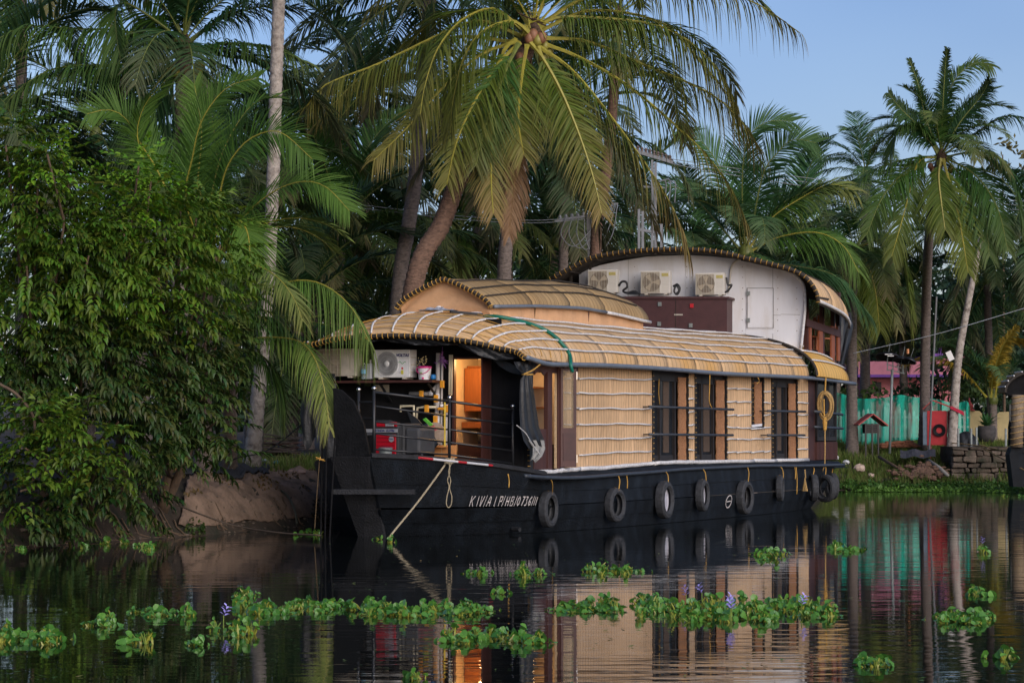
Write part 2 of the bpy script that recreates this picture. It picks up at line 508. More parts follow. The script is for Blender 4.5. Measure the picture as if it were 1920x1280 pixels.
def hull(s, t):
    """s 0..1 bow to stern, t 0 gunwale, 1 seam, 2 waterline, 3 under water"""
    x = min(max(s, 0), 1) * (NS - 1); i = min(int(x), NS - 2); u = x - i
    k = min(int(t), 2); w = t - k
    A = HL[k][i].lerp(HL[k][i + 1], u); B_ = HL[k + 1][i].lerp(HL[k + 1][i + 1], u)
    return A.lerp(B_, w)
def hnorm(s, t):
    e = .01
    ds = hull(min(s + e, 1), t) - hull(max(s - e, 0), t)
    k = min(int(t), 2)
    dt = hull(s, k + .95) - hull(s, k + .05)
    n = dt.cross(ds).normalized()
    return n if n.y < 0 else -n
def hull_px(px, py):
    best = None
    s, t = .4, .8
    for st in range(40):
        P = hull(s, t); x, y = project(MB_ @ P)
        e = .004
        x1, y1 = project(MB_ @ hull(s + e, t)); x2, y2 = project(MB_ @ hull(s, t + e))
        J = np.array([[(x1 - x) / e, (x2 - x) / e], [(y1 - y) / e, (y2 - y) / e]])
        try: d = np.linalg.solve(J, np.array([px - x, py - y]))
        except Exception: break
        s = min(max(s + float(np.clip(d[0], -.1, .1)), 0), .99); t = min(max(t + float(np.clip(d[1], -.3, .3)), 0), 1.99)
    return s, t
def strake(t0, t1, off, mirror=False, name='hull_plank'):
    for part in range(3):
        s0, s1 = part / 3, (part + 1) / 3
        n = 22
        P = []
        for k in range(4):
            t = t0 + (t1 - t0) * k / 3
            row = []
            for i in range(n + 1):
                s = s0 + (s1 - s0) * i / n
                row.append(hull(s, t) + hnorm(s, t) * off)
            P.append(row)
        if mirror: P = [[Vector((p.x, 2 * BC - p.y, p.z)) for p in r] for r in P]
        nn = (lambda i, j: Vector((0, 1, 0))) if mirror else (lambda i, j: Vector((0, -1, 0)))
        MB().sheet(P, nn, .05).build(name, M_hull, boat, smooth=False)
for t0, t1, off in ((0, .5, .03), (.505, .985, .012), (1.0, 1.5, .035), (1.505, 1.98, .015), (1.985, 3, 0)):
    strake(t0, t1, off)
strake(0, 1.98, .02, True)
# hull sheathing bottom, decks
def deck_poly(z, off=0):
    near = [hull(i / 30, 0) for i in range(31)]
    P = [(p.x, p.y + off, z) for p in near] + [(p.x, 2 * BC - p.y - off, z) for p in reversed(near)]
    return P
mb = MB()
near = [hull(i / 40, .08) for i in range(41)]
mb.grid([[(p.x, p.y, p.z - .02) for p in near], [(p.x, 2 * BC - p.y, p.z - .02) for p in near]])
mb.build('deck', M_hullgrey, boat)
# bow plate, step plank and stem head
def lerp3(a, b, t): return Vector(a).lerp(Vector(b), t)
A, B_, C_, D_ = (-3.84, 1.97, 1.74), (-3.84, 2.93, 1.74), (-2.75, 2.68, -.3), (-2.62, 2.16, -.3)
MB().prism([A, B_, C_, D_], (.10, 0, 0)).build('bow_plate', M_hullgrey, boat, bevel=.01)
P1 = [fr(693, 853, -3.7), fr(681, 794, -3.7), fr(662, 752, -3.7), fr(639, 731, -3.7), fr(624, 727, -3.7), fr(626, 800, -3.7), fr(632, 862, -3.7)]
MB().prism(P1, (.09, 0, 0)).build('stem_head', M_prow, boat, bevel=.01)
pa, pb = hit(644, 921, bl(-3.5, 0, 0), UB), None
q0 = fr(644, 921, -3.45); 
s_, t_ = hull_px(760, 926); hp = hull(s_, t_) + hnorm(s_, t_) * .1
MB().bar((-3.85, 2.86, q0.z), (hp.x - .35, hp.y - .35, q0.z), .22, .11).build('step_plank', M_hullgrey, boat, bevel=.012)
# gunwale rails
gp = [hull(i / 60, 0) + Vector((0, -.04, .04)) for i in range(0, 61)]
MB().tube([p for p in gp if p.x < .6], .06, 6).build('bow_gunwale', M_hullgrey, boat, smooth=False)
def px_line(pts, b): return [sd(x, y, b) for x, y in pts]
rub = crom(px_line([(984, 892), (1030, 895), (1085, 895), (1167, 889), (1220, 885), (1290, 879), (1355, 876), (1430, 873), (1497, 873), (1540, 872), (1582, 871)], -.56), 60)
MB().tube(rub, .045, 8).build('rubbing_pipe', M_blackpipe, boat, smooth=True)
# side sill (black) under the wall
sill = px_line([(984, 886), (1122, 878), (1200, 872), (1287, 866), (1400, 864), (1512, 862), (1570, 864)], -.03)
sillc = crom(sill, 40)
P = [[(p.x, -.05, p.z) for p in sillc], [(p.x, -.30, hull(0.5, 0).z - .02) for p in sillc], [(p.x, -.44, 1.2) for p in sillc]]
MB().grid(P).build('side_ledge', M_hull, boat)
wp = crom([p + Vector((0, -.06, 0)) for p in px_line([(987, 885), (1040, 883), (1060, 880), (1122, 877), (1180, 872), (1230, 868), (1287, 866), (1300, 865.5), (1400, 863.5), (1512, 862)], -.03)], 44)
def sub_x(P, a0, a1): return [p for p in P if a0 - .01 <= p.x <= a1 + .01]
xs_all = [wp[0].x] + [sd(x, 860, 0).x for x in (1080, 1219, 1292, 1407, 1450)] + [wp[-1].x]
for i in range(len(xs_all) - 1):
    seg = [p for p in wp if xs_all[i] <= p.x <= xs_all[i + 1]]
    def ip(x):
        return Vector((x, wp[0].y, float(np.interp(x, [p.x for p in wp], [p.z for p in wp]))))
    seg = [ip(xs_all[i] + .02)] + seg + [ip(xs_all[i + 1] - .02)]
    seg = [Vector((p.x, p.y + random.uniform(-.008, .008), p.z + random.uniform(-.012, .012))) for p in seg]
    MB().tube(seg, [.052 * random.uniform(.92, 1.08) for _ in seg], 8).build('white_base_pole', M_pipew, boat, smooth=True)

# ---- lower roof
gpx = [(1031, 681), (1080, 682), (1149, 684), (1246, 690), (1343, 698), (1440, 703), (1527, 708), (1601, 718)]
gl = [sd(x, y, -.38) for x, y in gpx]
gl = [sd(984, 668, -.38), sd(1007, 676, -.38)] + gl
GX = [p.x for p in gl]; GZ_ = [p.z for p in gl]
def zg(a): return float(np.interp(a, GX, GZ_))
RB, RH = 2.83, 1.30
def zridge(a): return float(np.interp(a, [0, 5, 12, 21, 26], [5.02, 5.03, 5.06, 5.2, 5.2]))
A1 = 1.9
def sec(a, ph):
    z0 = zg(max(a, .6)); h = zridge(a) - z0
    return Vector((a, BC - RB * math.cos(ph), z0 + h * math.sin(ph) ** .92))
rim_px = [(984, 668), (969, 657), (936, 650), (884, 638), (811, 629), (740, 626), (696, 628), (634, 632), (590, 643), (563, 642)]
rim_b = [-.38, -.1, .3, .85, 1.75, 2.6, 3.15, 3.95, 4.7, 5.1]
def solve_a(px, b):
    lo, hi = -6., 4.
    for _ in range(50):
        m = (lo + hi) / 2
        if project(bl(m, b, 4))[0] < px: lo = m
        else: hi = m
    return lo
rim = []
for (x, y), b in zip(rim_px, rim_b):
    a = solve_a(x, b); rim.append(fr(x, y, a))
rimc = even(crom(rim, 80), 49)
NPH = 48
def roof_pt(s, i):
    """s<=1: hood from rim to section A1; s>1: a = A1+(s-1)"""
    ph = 0.02 + (math.pi - .04) * i / NPH
    if s >= 1: return sec(A1 + (s - 1), ph)
    R0 = rimc[i]; S = sec(A1, ph)
    dz = S.z - R0.z
    k1 = R0 + Vector((.10 * (S.x - R0.x), (S.y - R0.y) * .25, dz * .62 + .06)); k2 = S - Vector((.55 * (S.x - R0.x), 0, 0))
    u = 1 - s
    return R0 * u ** 3 + k1 * (3 * u * u * s) + k2 * (3 * u * s * s) + S * s ** 3
AEND = sd(1512, 690, -.3).x
svals = [i / 10 for i in range(11)]
cuts = [0, .99] 
a = 1.0
mats_s = [(0.0, 1.0)]
while A1 + a - 1 < AEND - .5:
    b2 = min(a + 2.15, AEND - A1 + 1)
    if AEND - A1 + 1 - b2 < .9: b2 = AEND - A1 + 1
    mats_s.append((a, b2)); a = b2
rng = random.Random(3)
for k, (s0, s1) in enumerate(mats_s):
    n = 14 if k == 0 else 6
    off = .0 if k % 2 else .004
    P, UVs = [], []
    for i in range(n + 1):
        s = s0 + (s1 - s0) * i / n
        row, ur = [], []; L = 0; prev = None
        for j in range(NPH + 1):
            p = roof_pt(s + (0.02 if i == n else 0), j)
            if prev is not None: L += (p - prev).length
            prev = p
            wob = .007 * math.sin(p.x * 2.3 + j * .5) + .005 * math.sin(p.x * 4.1 + j * 1.3)
            row.append(Vector((p.x + (wob if s0 >= 1 else 0), p.y, p.z + off + .35 * wob))); ur.append((p.x, L))
        P.append(row); UVs.append(ur)
    MB().sheet(P, (0, 0, 1), .035, UVs).build('roof_mat', M_roof, boat, smooth=True)
# aft mat
A2, A3 = sd(1531, 690, -.5).x, sd(1600, 700, -.5).x
P, UVs = [], []
for i in range(9):
    a = A2 + (A3 - A2) * i / 8
    row, ur = [], []
    drop = .05 + .35 * (i / 8) ** 3
    L = 0
    for j in range(NPH + 1):
        ph = .02 + (math.pi - .04) * j / NPH
        p = sec(a, ph); p = Vector((p.x, BC + (p.y - BC) * (1.045 - .05 * (i / 8) ** 3), p.z + .03 - drop * math.sin(ph)))
        row.append(p); ur.append((a, j * .12))
    P.append(row); UVs.append(ur)
MB().sheet(P, (0, 0, 1), .035, UVs).build('aft_roof_mat', M_roof2, boat, smooth=True, label='brighter golden reed mat at the far end of the roof')
aftP = P
for j in (5, 9, 13, 17, 24, 31, 38):
    MB().tube([Vector(P[i][j]) + Vector((0, -.03 if j < 24 else .03, .03)) for i in range(9)], .028, 6).build('roof_batten', M_pipew, boat, smooth=True)
MB().tube(P[0][:25], .05, 6).build('aft_mat_edge', M_rim, boat)
# white battens
for j in (3, 6, 9, 12, 15, 19, 23, 27, 31, 35, 39, 43, 46):
    pts = []
    smax = AEND - A1 + 1
    for i in range(12): pts.append(roof_pt(i / 11, j))
    k = 1.4
    while k < smax: pts.append(roof_pt(k, j)); k += .55
    C = Vector((0, BC, 3.2))
    q = []
    for i, p in enumerate(pts):
        o = Vector((0, p.y - BC, p.z - 3.2)).normalized() * .04
        q.append(p + o + Vector((0, 0, .012 + .010 * math.sin(i * 1.1 + j))))
    MB().tube(q, [.023 * rng.uniform(.8, 1.15) for _ in q], 6).build('roof_batten', M_pipew, boat, smooth=True)
# thin cord net over the hood
mb = MB()
for s in (.12, .25, .38, .52, .68, .85):
    mb.tube([roof_pt(s, j) + Vector((0, 0, .05)) for j in range(0, NPH + 1)], .009, 4)
mb.build('hood_cords', M_yrope, boat, kind='stuff')
# rim with lashings
rimo = [p + Vector((-.02, 0, -.03)) for p in rimc]
MB().tube(rimo, .048, 8).build('roof_rim', M_rim, boat, smooth=True)
mb = MB()
for p, t, n_, b_ in frames(even(rimo, 46)):
    mb.tube([p + (n_ * math.cos(x) + b_ * math.sin(x)) * .060 for x in [k * math.pi / 4 for k in range(8)]], .011, 4, closed=True)
mb.build('rim_lashing', M_yrope, boat, kind='stuff')
# gutter
gut = crom([p + Vector((0, -.04, -.02)) for p in gl], 60)
MB().tube(gut, .055, 10).build('roof_gutter', M_gutter, boat, smooth=True)

# ---- bulkhead facing the bow
ZF = 1.45
zt = 4.3
dl, dr = fr(920, 0, 0).y, fr(851, 0, 0).y          # door edges along b
dtop = fr(885, 669, 0).z
mb = MB()
mb.box((0, 0.02, ZF), (.06, dl, zt)); mb.box((0, dr, ZF), (.06, 5.0, zt + .2)); mb.box((0, dl, dtop), (.06, dr, zt + .3))
mb.box((.0, .6, zt), (.055, 4.4, zt + .5))
mb.build('bulkhead', M_black, boat)
MB().box((.06, 4.9, ZF), (22, 4.95, 4.1)).build('far_side_wall', M_black, boat)
MB().grid([[(.05, 0, 1.44), (25, 0, 1.44)], [(.05, 4.9, 1.44), (25, 4.9, 1.44)]]).build('cabin_floor', M_brown, boat)
MB().grid([[(.07, 0.05, 4.02), (22, .05, 4.02)], [(.07, 4.9, 4.02), (22, 4.9, 4.02)]]).build('cabin_ceiling', M_inwall, boat)
# lit galley behind the doorway
g = MB(); g.box((2.6, .2, 1.45), (2.65, 4.8, 4.0)); g.box((.07, 2.3, 1.45), (2.6, 2.35, 4.0)); g.build('galley_wall', M_inwall, boat)
MB().box((1.75, 1.25, 2.75), (2.58, 2.28, 3.75)).build('wall_cabinet', M_cab, boat, bevel=.01)
g = MB(); g.box((1.9, .6, 3.76), (2.58, 2.28, 3.80)); g.box((1.9, .6, 3.28), (2.58, 1.2, 3.31)); g.box((1.9, .6, 2.82), (2.58, 1.2, 2.85)); g.box((1.6, 1.25, 2.36), (2.58, 2.28, 2.5))
g.build('shelf', M_cab, boat)
MB().box((1.2, .3, 1.45), (2.58, 2.2, 1.98)).build('galley_counter', M_brown, boat)
rs = random.Random(5)
for k in range(9):
    zz = (3.81, 3.32, 2.86)[k % 3]; y = rs.uniform(.7, 1.15)
    MB().lathe([(.04, 0), (.055, .03), (.05, .14), (.03, .17)], (rs.uniform(2.0, 2.3), y, zz), 8).build('jar', (M_white, M_steel, M_cpvc)[k % 3], boat, smooth=True)
MB().lathe([(.01, 0), (.16, .02), (.17, .1), (.02, .14)], (1.6, 1.35, 1.99), 12).build('serving_bowl', M_yel, boat, smooth=True)
for y in (1.55, 1.75):
    MB().lathe([(.07, 0), (.08, .2), (.03, .26)], (1.5, y, 1.99), 8).build('cooking_pot', M_dkpl, boat, smooth=True)
g = MB()
for k in range(14):
    g.ball((1.35 + rs.uniform(-.1, .1), .95 + .6 * k / 14, 2.03 + rs.uniform(0, .05)), .05, 6)
g.build('folded_cloths', M_inwall, boat, smooth=True)
# door frame and half-open leaf edge
g = MB()
g.box((-.03, dl - .02, ZF), (.08, dl + .03, dtop)); g.box((-.03, dr - .03, ZF), (.08, dr + .02, dtop)); g.box((-.03, dl, dtop - .05), (.08, dr, dtop))
g.build('galley_door_frame', M_brown, boat)
e0 = fr(914, 700, -.02)
MB().box((-.45, dl - .0, ZF + .03), (-.03, dl + .035, dtop - .02)).build('galley_door', M_brown, boat)
MB().box((.02, dl - .16, 1.6), (.07, dl - .12, 3.85)).build('glow_strip', pm('warm_glow', (.6, .4, .2), emit=(1, .6, .25), estr=1.2), boat)  # glowing strip standing in for galley light through a gap

# shelf for the outdoor units
shz = fr(735, 712, -.3).z
MB().box((-.75, 1.95, shz - .07), (.0, 4.88, shz - .02)).build('unit_shelf', M_brown, boat)
g = MB()
for y in (2.1, 3.3, 4.5): MB().bar((-.02, y, shz - .5), (-.65, y, shz - .08), .04, .04).build('shelf_bracket', M_rail, boat)
# rating plate
p = fr(716, 727, -.02); MB().box((-.02, p.y - .18, p.z - .1), (-.005, p.y + .18, p.z + .08)).build('wall_socket', M_acd, boat)
# black swags of tarp under the rim
def swag(pts0, sag, depth, name='swag'):
    P = []
    n = len(pts0)
    for r in range(7):
        u = r / 6
        P.append([Vector(p) + Vector((-.05 * math.sin(u * 7 + i), 0, -(depth + sag * math.sin(math.pi * i / (n - 1))) * u + .02 * math.sin(u * 20))) for i, p in enumerate(pts0)])
    MB().grid(P).build(name, M_tarp, boat, smooth=True)
def rimseg(i0, i1, dx=.15): return [rimc[i] + Vector((dx, 0, -.05)) for i in range(i0, i1)]
swag(rimseg(15, 30), .10, .10, 'rim_tarp'); swag(rimseg(3, 16), .16, .13, 'rim_tarp'); swag(rimseg(29, 48), .05, .08, 'rim_tarp')

# ---- railing at the bow
def gz(px, py, b):   # pixel column on gunwale
    return sd(px, py, b)
posts = []
for px, ytop, ybot in ((672, 737, 850), (703, 735, 862), (845, 752, 868), (965, 768, 884)):
    best = min((abs(project(MB_ @ hull(i / 400, 0))[0] - px), i) for i in range(0, 200))
    p = hull(best[1] / 400, 0)
    if px == 672: p = Vector((-3.55, 2.35, 1.7))
    p = p + Vector((.05, .06, 0))
    w = MB_ @ p
    d = w.y
    zt_ = MBI @ at(px, ytop, d)
    posts.append((p, zt_.z))
    g = MB().tube([(p.x, p.y, p.z - .05), (p.x, p.y, zt_.z + .03)], .034, 8)
    po = g.build('rail_post', M_rail, boat, smooth=True)
    MB().ball((p.x, p.y, zt_.z + .08), .052, 10).build('steel_knob', M_steel, po, smooth=True)
rows = [[735, 761, 790, 812, 842], [752, 780, 805, 829, 852], [769, 795, 820, 845, 869]]
for k in range(2):
    (p, _), (q, _) = posts[k + 1], posts[k + 2]
    for r in range(5):
        z1 = (MBI @ at((703, 845, 965)[k], rows[k][r], (MB_ @ p).y)).z
        z2 = (MBI @ at((703, 845, 965)[k + 1], rows[k + 1][r], (MB_ @ q).y)).z
        MB().tube([(p.x, p.y, z1), (q.x, q.y, z2)], .022 if r else .03, 6).build('rail_bar', M_rail, boat, smooth=True)
p, q = posts[0][0], posts[1][0]
for r in (0, 1):
    MB().tube([(p.x, p.y, 2.9 - r * .35), (q.x, q.y, 2.9 - r * .35)], .02, 6).build('rail_bar', M_rail, boat)

# ---- near side wall, b = 0
def wx(px): return sd(px, 780, 0).x
def ztop(a): return zg(a) + .12
def zbot(a): return float(np.interp(a, [p.x for p in wp], [p.z for p in wp])) + .03
def panel(x0, x1, zb=None, zt2=None, b=0.0, m=None, name='wall_mat', bands=(), dz=0):
    a0, a1 = wx(x0), wx(x1)
    n = max(2, int((a1 - a0) / .25)); P, UVs = [], []
    for r in range(8):
        row, ur = [], []
        for i in range(n + 1):
            a = a0 + (a1 - a0) * i / n
            zb_ = zbot(a) if zb is None else zb; z1 = ztop(a) if zt2 is None else zt2
            z = zb_ + (z1 - zb_) * r / 7
            wob = .012 * math.sin(a * 5 + r * 2) + .008 * math.sin(a * 11 + z * 3)
            row.append(Vector((a, b - .03 + wob * (0 < i < n), z))); ur.append((a, z))
        P.append(row); UVs.append(ur)
    o = MB().sheet(P, (0, -1, 0), .05, UVs).build(name, m or M_wall, boat)
    return a0, a1, o
def bands(x0, x1, ys0, ys1, parent):
    for y0, y1 in zip(ys0, ys1):
        p, q = sd(x0, y0, -.05), sd(x1, y1, -.05)
        n = max(3, int((q.x - p.x) / .3))
        pts = [p.lerp(q, i / n) + Vector((0, -.025, .008 * math.sin(i * 1.3 + y0) + .010 * math.sin(i * .5 + y0))) for i in range(n + 1)]
        MB().tube(pts, [.020 * random.uniform(.85, 1.15) for _ in pts], 6).build('rope_band', M_pipew, parent, smooth=True)
_, _, o = panel(1083, 1220); bands(1084, 1220, [709, 737, 765.5, 795, 823, 852], [711.5, 738.5, 766, 794.5, 820.5, 845], o)
_, _, o = panel(1289.5, 1300); bands(1289.5, 1300, [724, 747.5, 772, 796, 820, 843.5], [724, 748, 772, 796, 821, 843.5], o)
_, _, o = panel(1362, 1379.5); bands(1362, 1380, [727, 752, 777, 800.5, 823, 846.5], [728, 752.5, 777.5, 801, 823.5, 847], o)
_, _, o = panel(1379.7, 1407); bands(1380, 1407, [728, 752.5, 777.5, 801, 823.5, 847], [730, 753.5, 778, 802, 824, 847], o)
zs = sd(1420, 803, 0).z
_, _, o = panel(1407, 1430.5, zt2=zs); bands(1407, 1431, [803, 823.5, 847], [803, 823, 846], o)
_, _, o = panel(1430.7, 1444); bands(1431, 1444, [733, 755, 777.5, 801, 823, 846], [733.5, 755.5, 777, 800, 822, 845], o)
_, _, o = panel(1494, 1513.5); bands(1494, 1513.5, [734.5, 755, 776.5, 797, 819, 842], [735, 755.5, 777, 797, 819, 842], o)

def edge_lash(px, a_off=0, zb=None):
    a = wx(px) + a_off
    zb = zbot(a) if zb is None else zb
    MB().box((a - .035, -.055, zb), (a + .035, 0.02, ztop(a) - .1)).build('window_jamb', M_dkwin, boat)
    mb = MB(); z = zb + .08
    while z < ztop(a) - .2:
        mb.box((a - .05, -.066, z), (a + .05, -.056, z + .014)); z += .13
    mb.build('jamb_lashing', M_yrope, boat, kind='stuff')
def window(x0, x1, zb=None, blinds=(), mull=()):
    a0, a1 = wx(x0), wx(x1); zb_ = (zbot((a0 + a1) / 2) if zb is None else zb); z1 = ztop(a0)
    w = MB()
    w.box((a0, .06, zb_ - .03), (a1, .12, zb_ + .16)); MBh = MB().box((a0, .03, z1 - .42), (a1, .14, z1 + .1))
    fo = w.build('window', M_dkwin, boat); MBh.build('window_head', M_dkwin, fo)
    MB().box((a0, -.03, zb_ - .06), (a1, .18, zb_ - .005)).build('window_sill', M_brown, fo)
    for m in mull:
        a = wx(m); MB().box((a - .04, .03, zb_), (a + .06, .13, z1 - .2)).build('mullion', M_dkwin, fo)
    MB().box((a0, .10, zb_ + .1), (a1, .112, z1 - .3)).build('window_pane', M_glass, fo)
    for b0, b1, ylo in blinds:
        q0, q1 = wx(b0), wx(b1); zl = sd((b0 + b1) / 2, ylo, 0).z
        n = 18; P = []
        for r in range(n + 1):
            z = zl + (z1 - .3 - zl) * r / n
            P.append([Vector((q0 + (q1 - q0) * c / 4, -.015 + .02 * math.sin(math.pi * c / 4) + .006 * math.sin(r * 2.1 + c), z)) for c in range(5)])
        MB().sheet(P, (0, -1, 0), .03).build('woven_blind', M_weave, fo)
    return fo
window(1221, 1289, blinds=[(1272, 1285.5, 862)], mull=(1240, 1268))
window(1300, 1361.5, blinds=[(1343, 1357.5, 862)], mull=(1318, 1340))
window(1407, 1431, zb=zs + .02, blinds=[(1415, 1427.5, 795)])
window(1444, 1494, blinds=[(1479, 1491, 859)], mull=(1458, 1476))
for px in (1221.5, 1287.5, 1301, 1360, 1445.5, 1492.5): edge_lash(px)
edge_lash(1408, .02, zs); edge_lash(1429.5, 0, zs)
# dark brown inner blinds, set just outside the panes
for b0, b1 in ((1250, 1260), (1325, 1336), (1462, 1470)):
    q0, q1 = wx(b0), wx(b1)
    MB().box((q0, .085, 1.75), (q1, .099, 3.65)).build('inner_blind', pm('dark_blind', (.085, .055, .035), .7, .4, 20), boat)
# protective bars
def bar(x0, x1, y0, y1):
    p, q = sd(x0, y0, -.28), sd(x1, y1, -.28)
    o = MB().tube([p, q], .032, 8).build('window_bar', M_blackpipe, boat, smooth=True)
    for t in (.04, .5, .96):
        c = p.lerp(q, t); MB().bar((c.x, c.y, c.z), (c.x, 0.0, c.z), .03, .03).build('bar_bracket', M_rail, o)
bar(1217, 1375, 762, 767.5); bar(1217, 1374, 814, 815.5); bar(1439, 1510, 770, 771.5); bar(1439, 1509, 815.5, 815.5)

# ---- double door near the front corner
za = lambda y, px=1050: sd(px, y, 0).z
a0, a1 = wx(990), wx(1083)
g = MB(); g.box((a0, .9, ZF), (a1 + .6, .95, 4.0)); g.build('inner_passage_wall', M_inwall, boat)
MB().box((wx(1012), .35, ZF), (wx(1024), .42, 2.6)).build('inner_low_wall', M_inwall, boat)
def post(x0, x1, name='door_post', m=M_brown, y0=-.05, y1=.06, zb=None):
    p, q = wx(x0), wx(x1)
    return MB().box((p, y0, zb or zbot(p)), (q, y1, ztop(p) - .05)).build(name, m, boat, bevel=.008)
post(1024, 1032); post(988, 996, 'corner_post', M_dkwin)
post(1044, 1053, 'door_post', M_brown)
MB().box((wx(1000), -.02, zbot(2)), (wx(1024), .03, za(804))).build('door_panel', M_brown, boat, bevel=.01)
MB().box((wx(1002), -.01, za(700)), (wx(1046), .04, za(688))).build('door_lintel', M_brown, boat)
# scalloped valance
mb = MB()
for x0, x1 in ((999, 1026), (1055, 1081)):
    q0, q1 = wx(x0), wx(x1); N_ = 12; top = [(q0 + (q1 - q0) * i / N_, -.045, ztop(q0) - .05) for i in range(N_ + 1)]
    bot = [(q0 + (q1 - q0) * i / N_, -.045, za(698) - .09 + .10 * abs(math.sin(math.pi * 1.5 * i / N_))) for i in range(N_ + 1)]
    mb.sheet([top, bot], (0, -1, 0), .03)
mb.build('scalloped_valance', M_brown, boat)
# woven screen and reed strip behind, then the open leaf standing out from the wall
MB().box((wx(1041), .0, zbot(3)), (wx(1051), .03, ztop(3) - .1)).build('woven_screen', pm('pale_woven_screen', (.42, .30, .17), .8, .35, 20), boat)
_, _, o = panel(1056, 1083); bands(1056, 1084, [709, 737, 765.5, 795], [709, 737, 765.5, 795], o)
leaf = MB()
p0 = Vector((wx(1045), -.09, 0)); p1 = sd(1081, 780, -.35); p1 = Vector((p1.x, -.35, 0))
zb_, zt_, zm = zbot(2.5) + .03, za(692, 1065), za(802, 1065)
def onl(t, z, o=0.): 
    p = p0.lerp(p1, t); return Vector((p.x, p.y + o, z))
def leafbox(t0, t1, z0, z1, th=.05):
    return MB().prism([onl(t0, z0), onl(t1, z0), onl(t1, z1), onl(t0, z1)], (0, th, 0))
dleaf = leafbox(0, 1, zb_, zm).build('open_door', M_brown, boat, bevel=.006)
leafbox(.12, .88, zb_ + .15, zm - .12, -.012).build('sunk_panel', pm('door_inner_panel', (.05, .016, .014), .5), dleaf)
leafbox(0, .13, zm, zt_).build('door_stile', M_brown, dleaf); leafbox(.8, 1, zm, zt_).build('door_stile', M_brown, dleaf)
leafbox(.13, .8, zt_ - .05, zt_).build('door_rail', M_brown, dleaf)
leafbox(.13, .8, zm, zt_ - .05, .006).build('door_pane', M_glassdoor, dleaf)
for zz in (zb_ + .1, zt_ - .25):
    leafbox(.94, 1.01, zz, zz + .18, -.02).build('hinge', M_steel, dleaf)
# rope-bound corner pole
mb = MB(); a = wx(988); z = 1.5
MB().box((a - .1, -.06, 1.38), (a + .02, 0, ztop(.5))).build('corner_strip', M_black, boat)
while z < 3.4: mb.box((a - .11, -.07, z), (a + .03, -.061, z + .014)); z += .12
mb.build('corner_lashing', M_yrope, boat, kind='stuff')

# ---- aft glazed cabin
b_ = 0.0
q0, q1, q2 = wx(1513.6), sd(1530, 780, -.05).x, sd(1567, 780, -.05).x
MB().box((q0, -.02, 1.42), (q1, .05, ztop(22))).build('aft_post', M_brown, boat)
MB().box((q1, -.08, 1.45), (q2, .0, sd(1548, 828, 0).z)).build('aft_dado', M_brown, boat, label='ribbed maroon boarding under the aft windows')
mb = MB()
x = q1
while x < q2: mb.box((x, -.092, 1.46), (x + .06, -.081, 1.98)); x += .13
mb.build('dado_rib', M_brown, boat, kind='stuff')
zl, zh = sd(1548, 826, 0).z, sd(1548, 712, 0).z
fo = MB().box((q1, -.085, zl), (q2, -.02, zl + .12)).build('aft_window', M_dkwin, boat)
MB().box((q1, -.085, zh - .05), (q2, -.02, zh + .25)).build('frame_rail', M_dkwin, fo)
for t in (0, .46, .56, .94):
    a = q1 + (q2 - q1) * t; MB().box((a, -.09, zl), (a + .12, -.02, zh)).build('frame_stile', M_dkwin, fo)
MB().box((q1, -.05, zl), (q2, -.035, zh)).build('window_pane', M_glass, fo)
for y0, y1, x0, x1 in ((771, 777, 1527, 1580), (800, 803, 1527, 1580)):
    MB().tube([sd(x0, y0, -.35), sd(x1, y1, -.35)], .04, 8).build('window_bar', M_blackpipe, boat, smooth=True)
MB().box((q2, -.05, 1.42), (q2 + .05, 4.9, 3.9)).build('aft_end_wall', M_dkwin, boat)

# ---- clerestory on the roof
ca = 1.0
gp_ = [fr(x, y, ca) for x, y in ((750, 590), (753, 572), (765, 553), (790, 538), (815, 528), (838, 523), (860, 530), (890, 548), (910, 563), (919, 574), (918, 600))]
cz = 4.55
poly = [Vector((ca, gp_[0].y, cz))] + gp_[1:-1] + [Vector((ca, gp_[-1].y, cz))]
n = 14
P = []
ys = np.linspace(poly[0].y, poly[-1].y, 25)
top = lambda y: float(np.interp(-y, [-p.y for p in gp_[1:-1]], [p.z for p in gp_[1:-1]]))
for r in range(13):
    P.append([Vector((ca + .05 + .045 * math.sin(3 * (y * 1.3 + r * .33)) * math.sin(r * .5), y, cz + (top(y) - .04 - cz) * r / 12)) for y in ys])
MB().grid(P).build('canvas_gable', M_tan, boat, smooth=True)
aE = sd(1213, 603, gp_[-2].y).x
zE = sd(1213, 602, gp_[-2].y).z
def cler(a, i, up=0):
    t = (a - ca) / (aE - ca)
    p = gp_[1 + i]
    c = .5 * (gp_[1].y + gp_[-2].y)
    drop = -.45 * max(0, (t - .35) / .65) ** 2 * (1 if 0 < i < 8 else .4) + .02 * math.sin(a * 2)
    return Vector((a, p.y, p.z + drop + up + (.06 * t if i in (0, 8) else 0)))
cpx = [(918, 574), (1000, 573), (1090, 577), (1150, 588), (1213, 603)]
csx = [sd(x, y, gp_[-2].y - .05) for x, y in cpx]
def czed(a): return float(np.interp(a, [p.x for p in csx], [p.z for p in csx]))
tpx = [(838, 523), (900, 523), (960, 527), (1030, 526), (1090, 536), (1150, 558), (1190, 580), (1213, 596)]
yc = gp_[5].y
tsx = [sd(x, y, yc) for x, y in tpx]
def crz(a): return float(np.interp(a, [p.x for p in tsx], [p.z for p in tsx]))
seg = [ca - .12, ca + 2.4, ca + 4.8, ca + 7.2, aE]
half = (gp_[1].y - gp_[-2].y) / 2 + .06; ycc = (gp_[1].y + gp_[-2].y) / 2
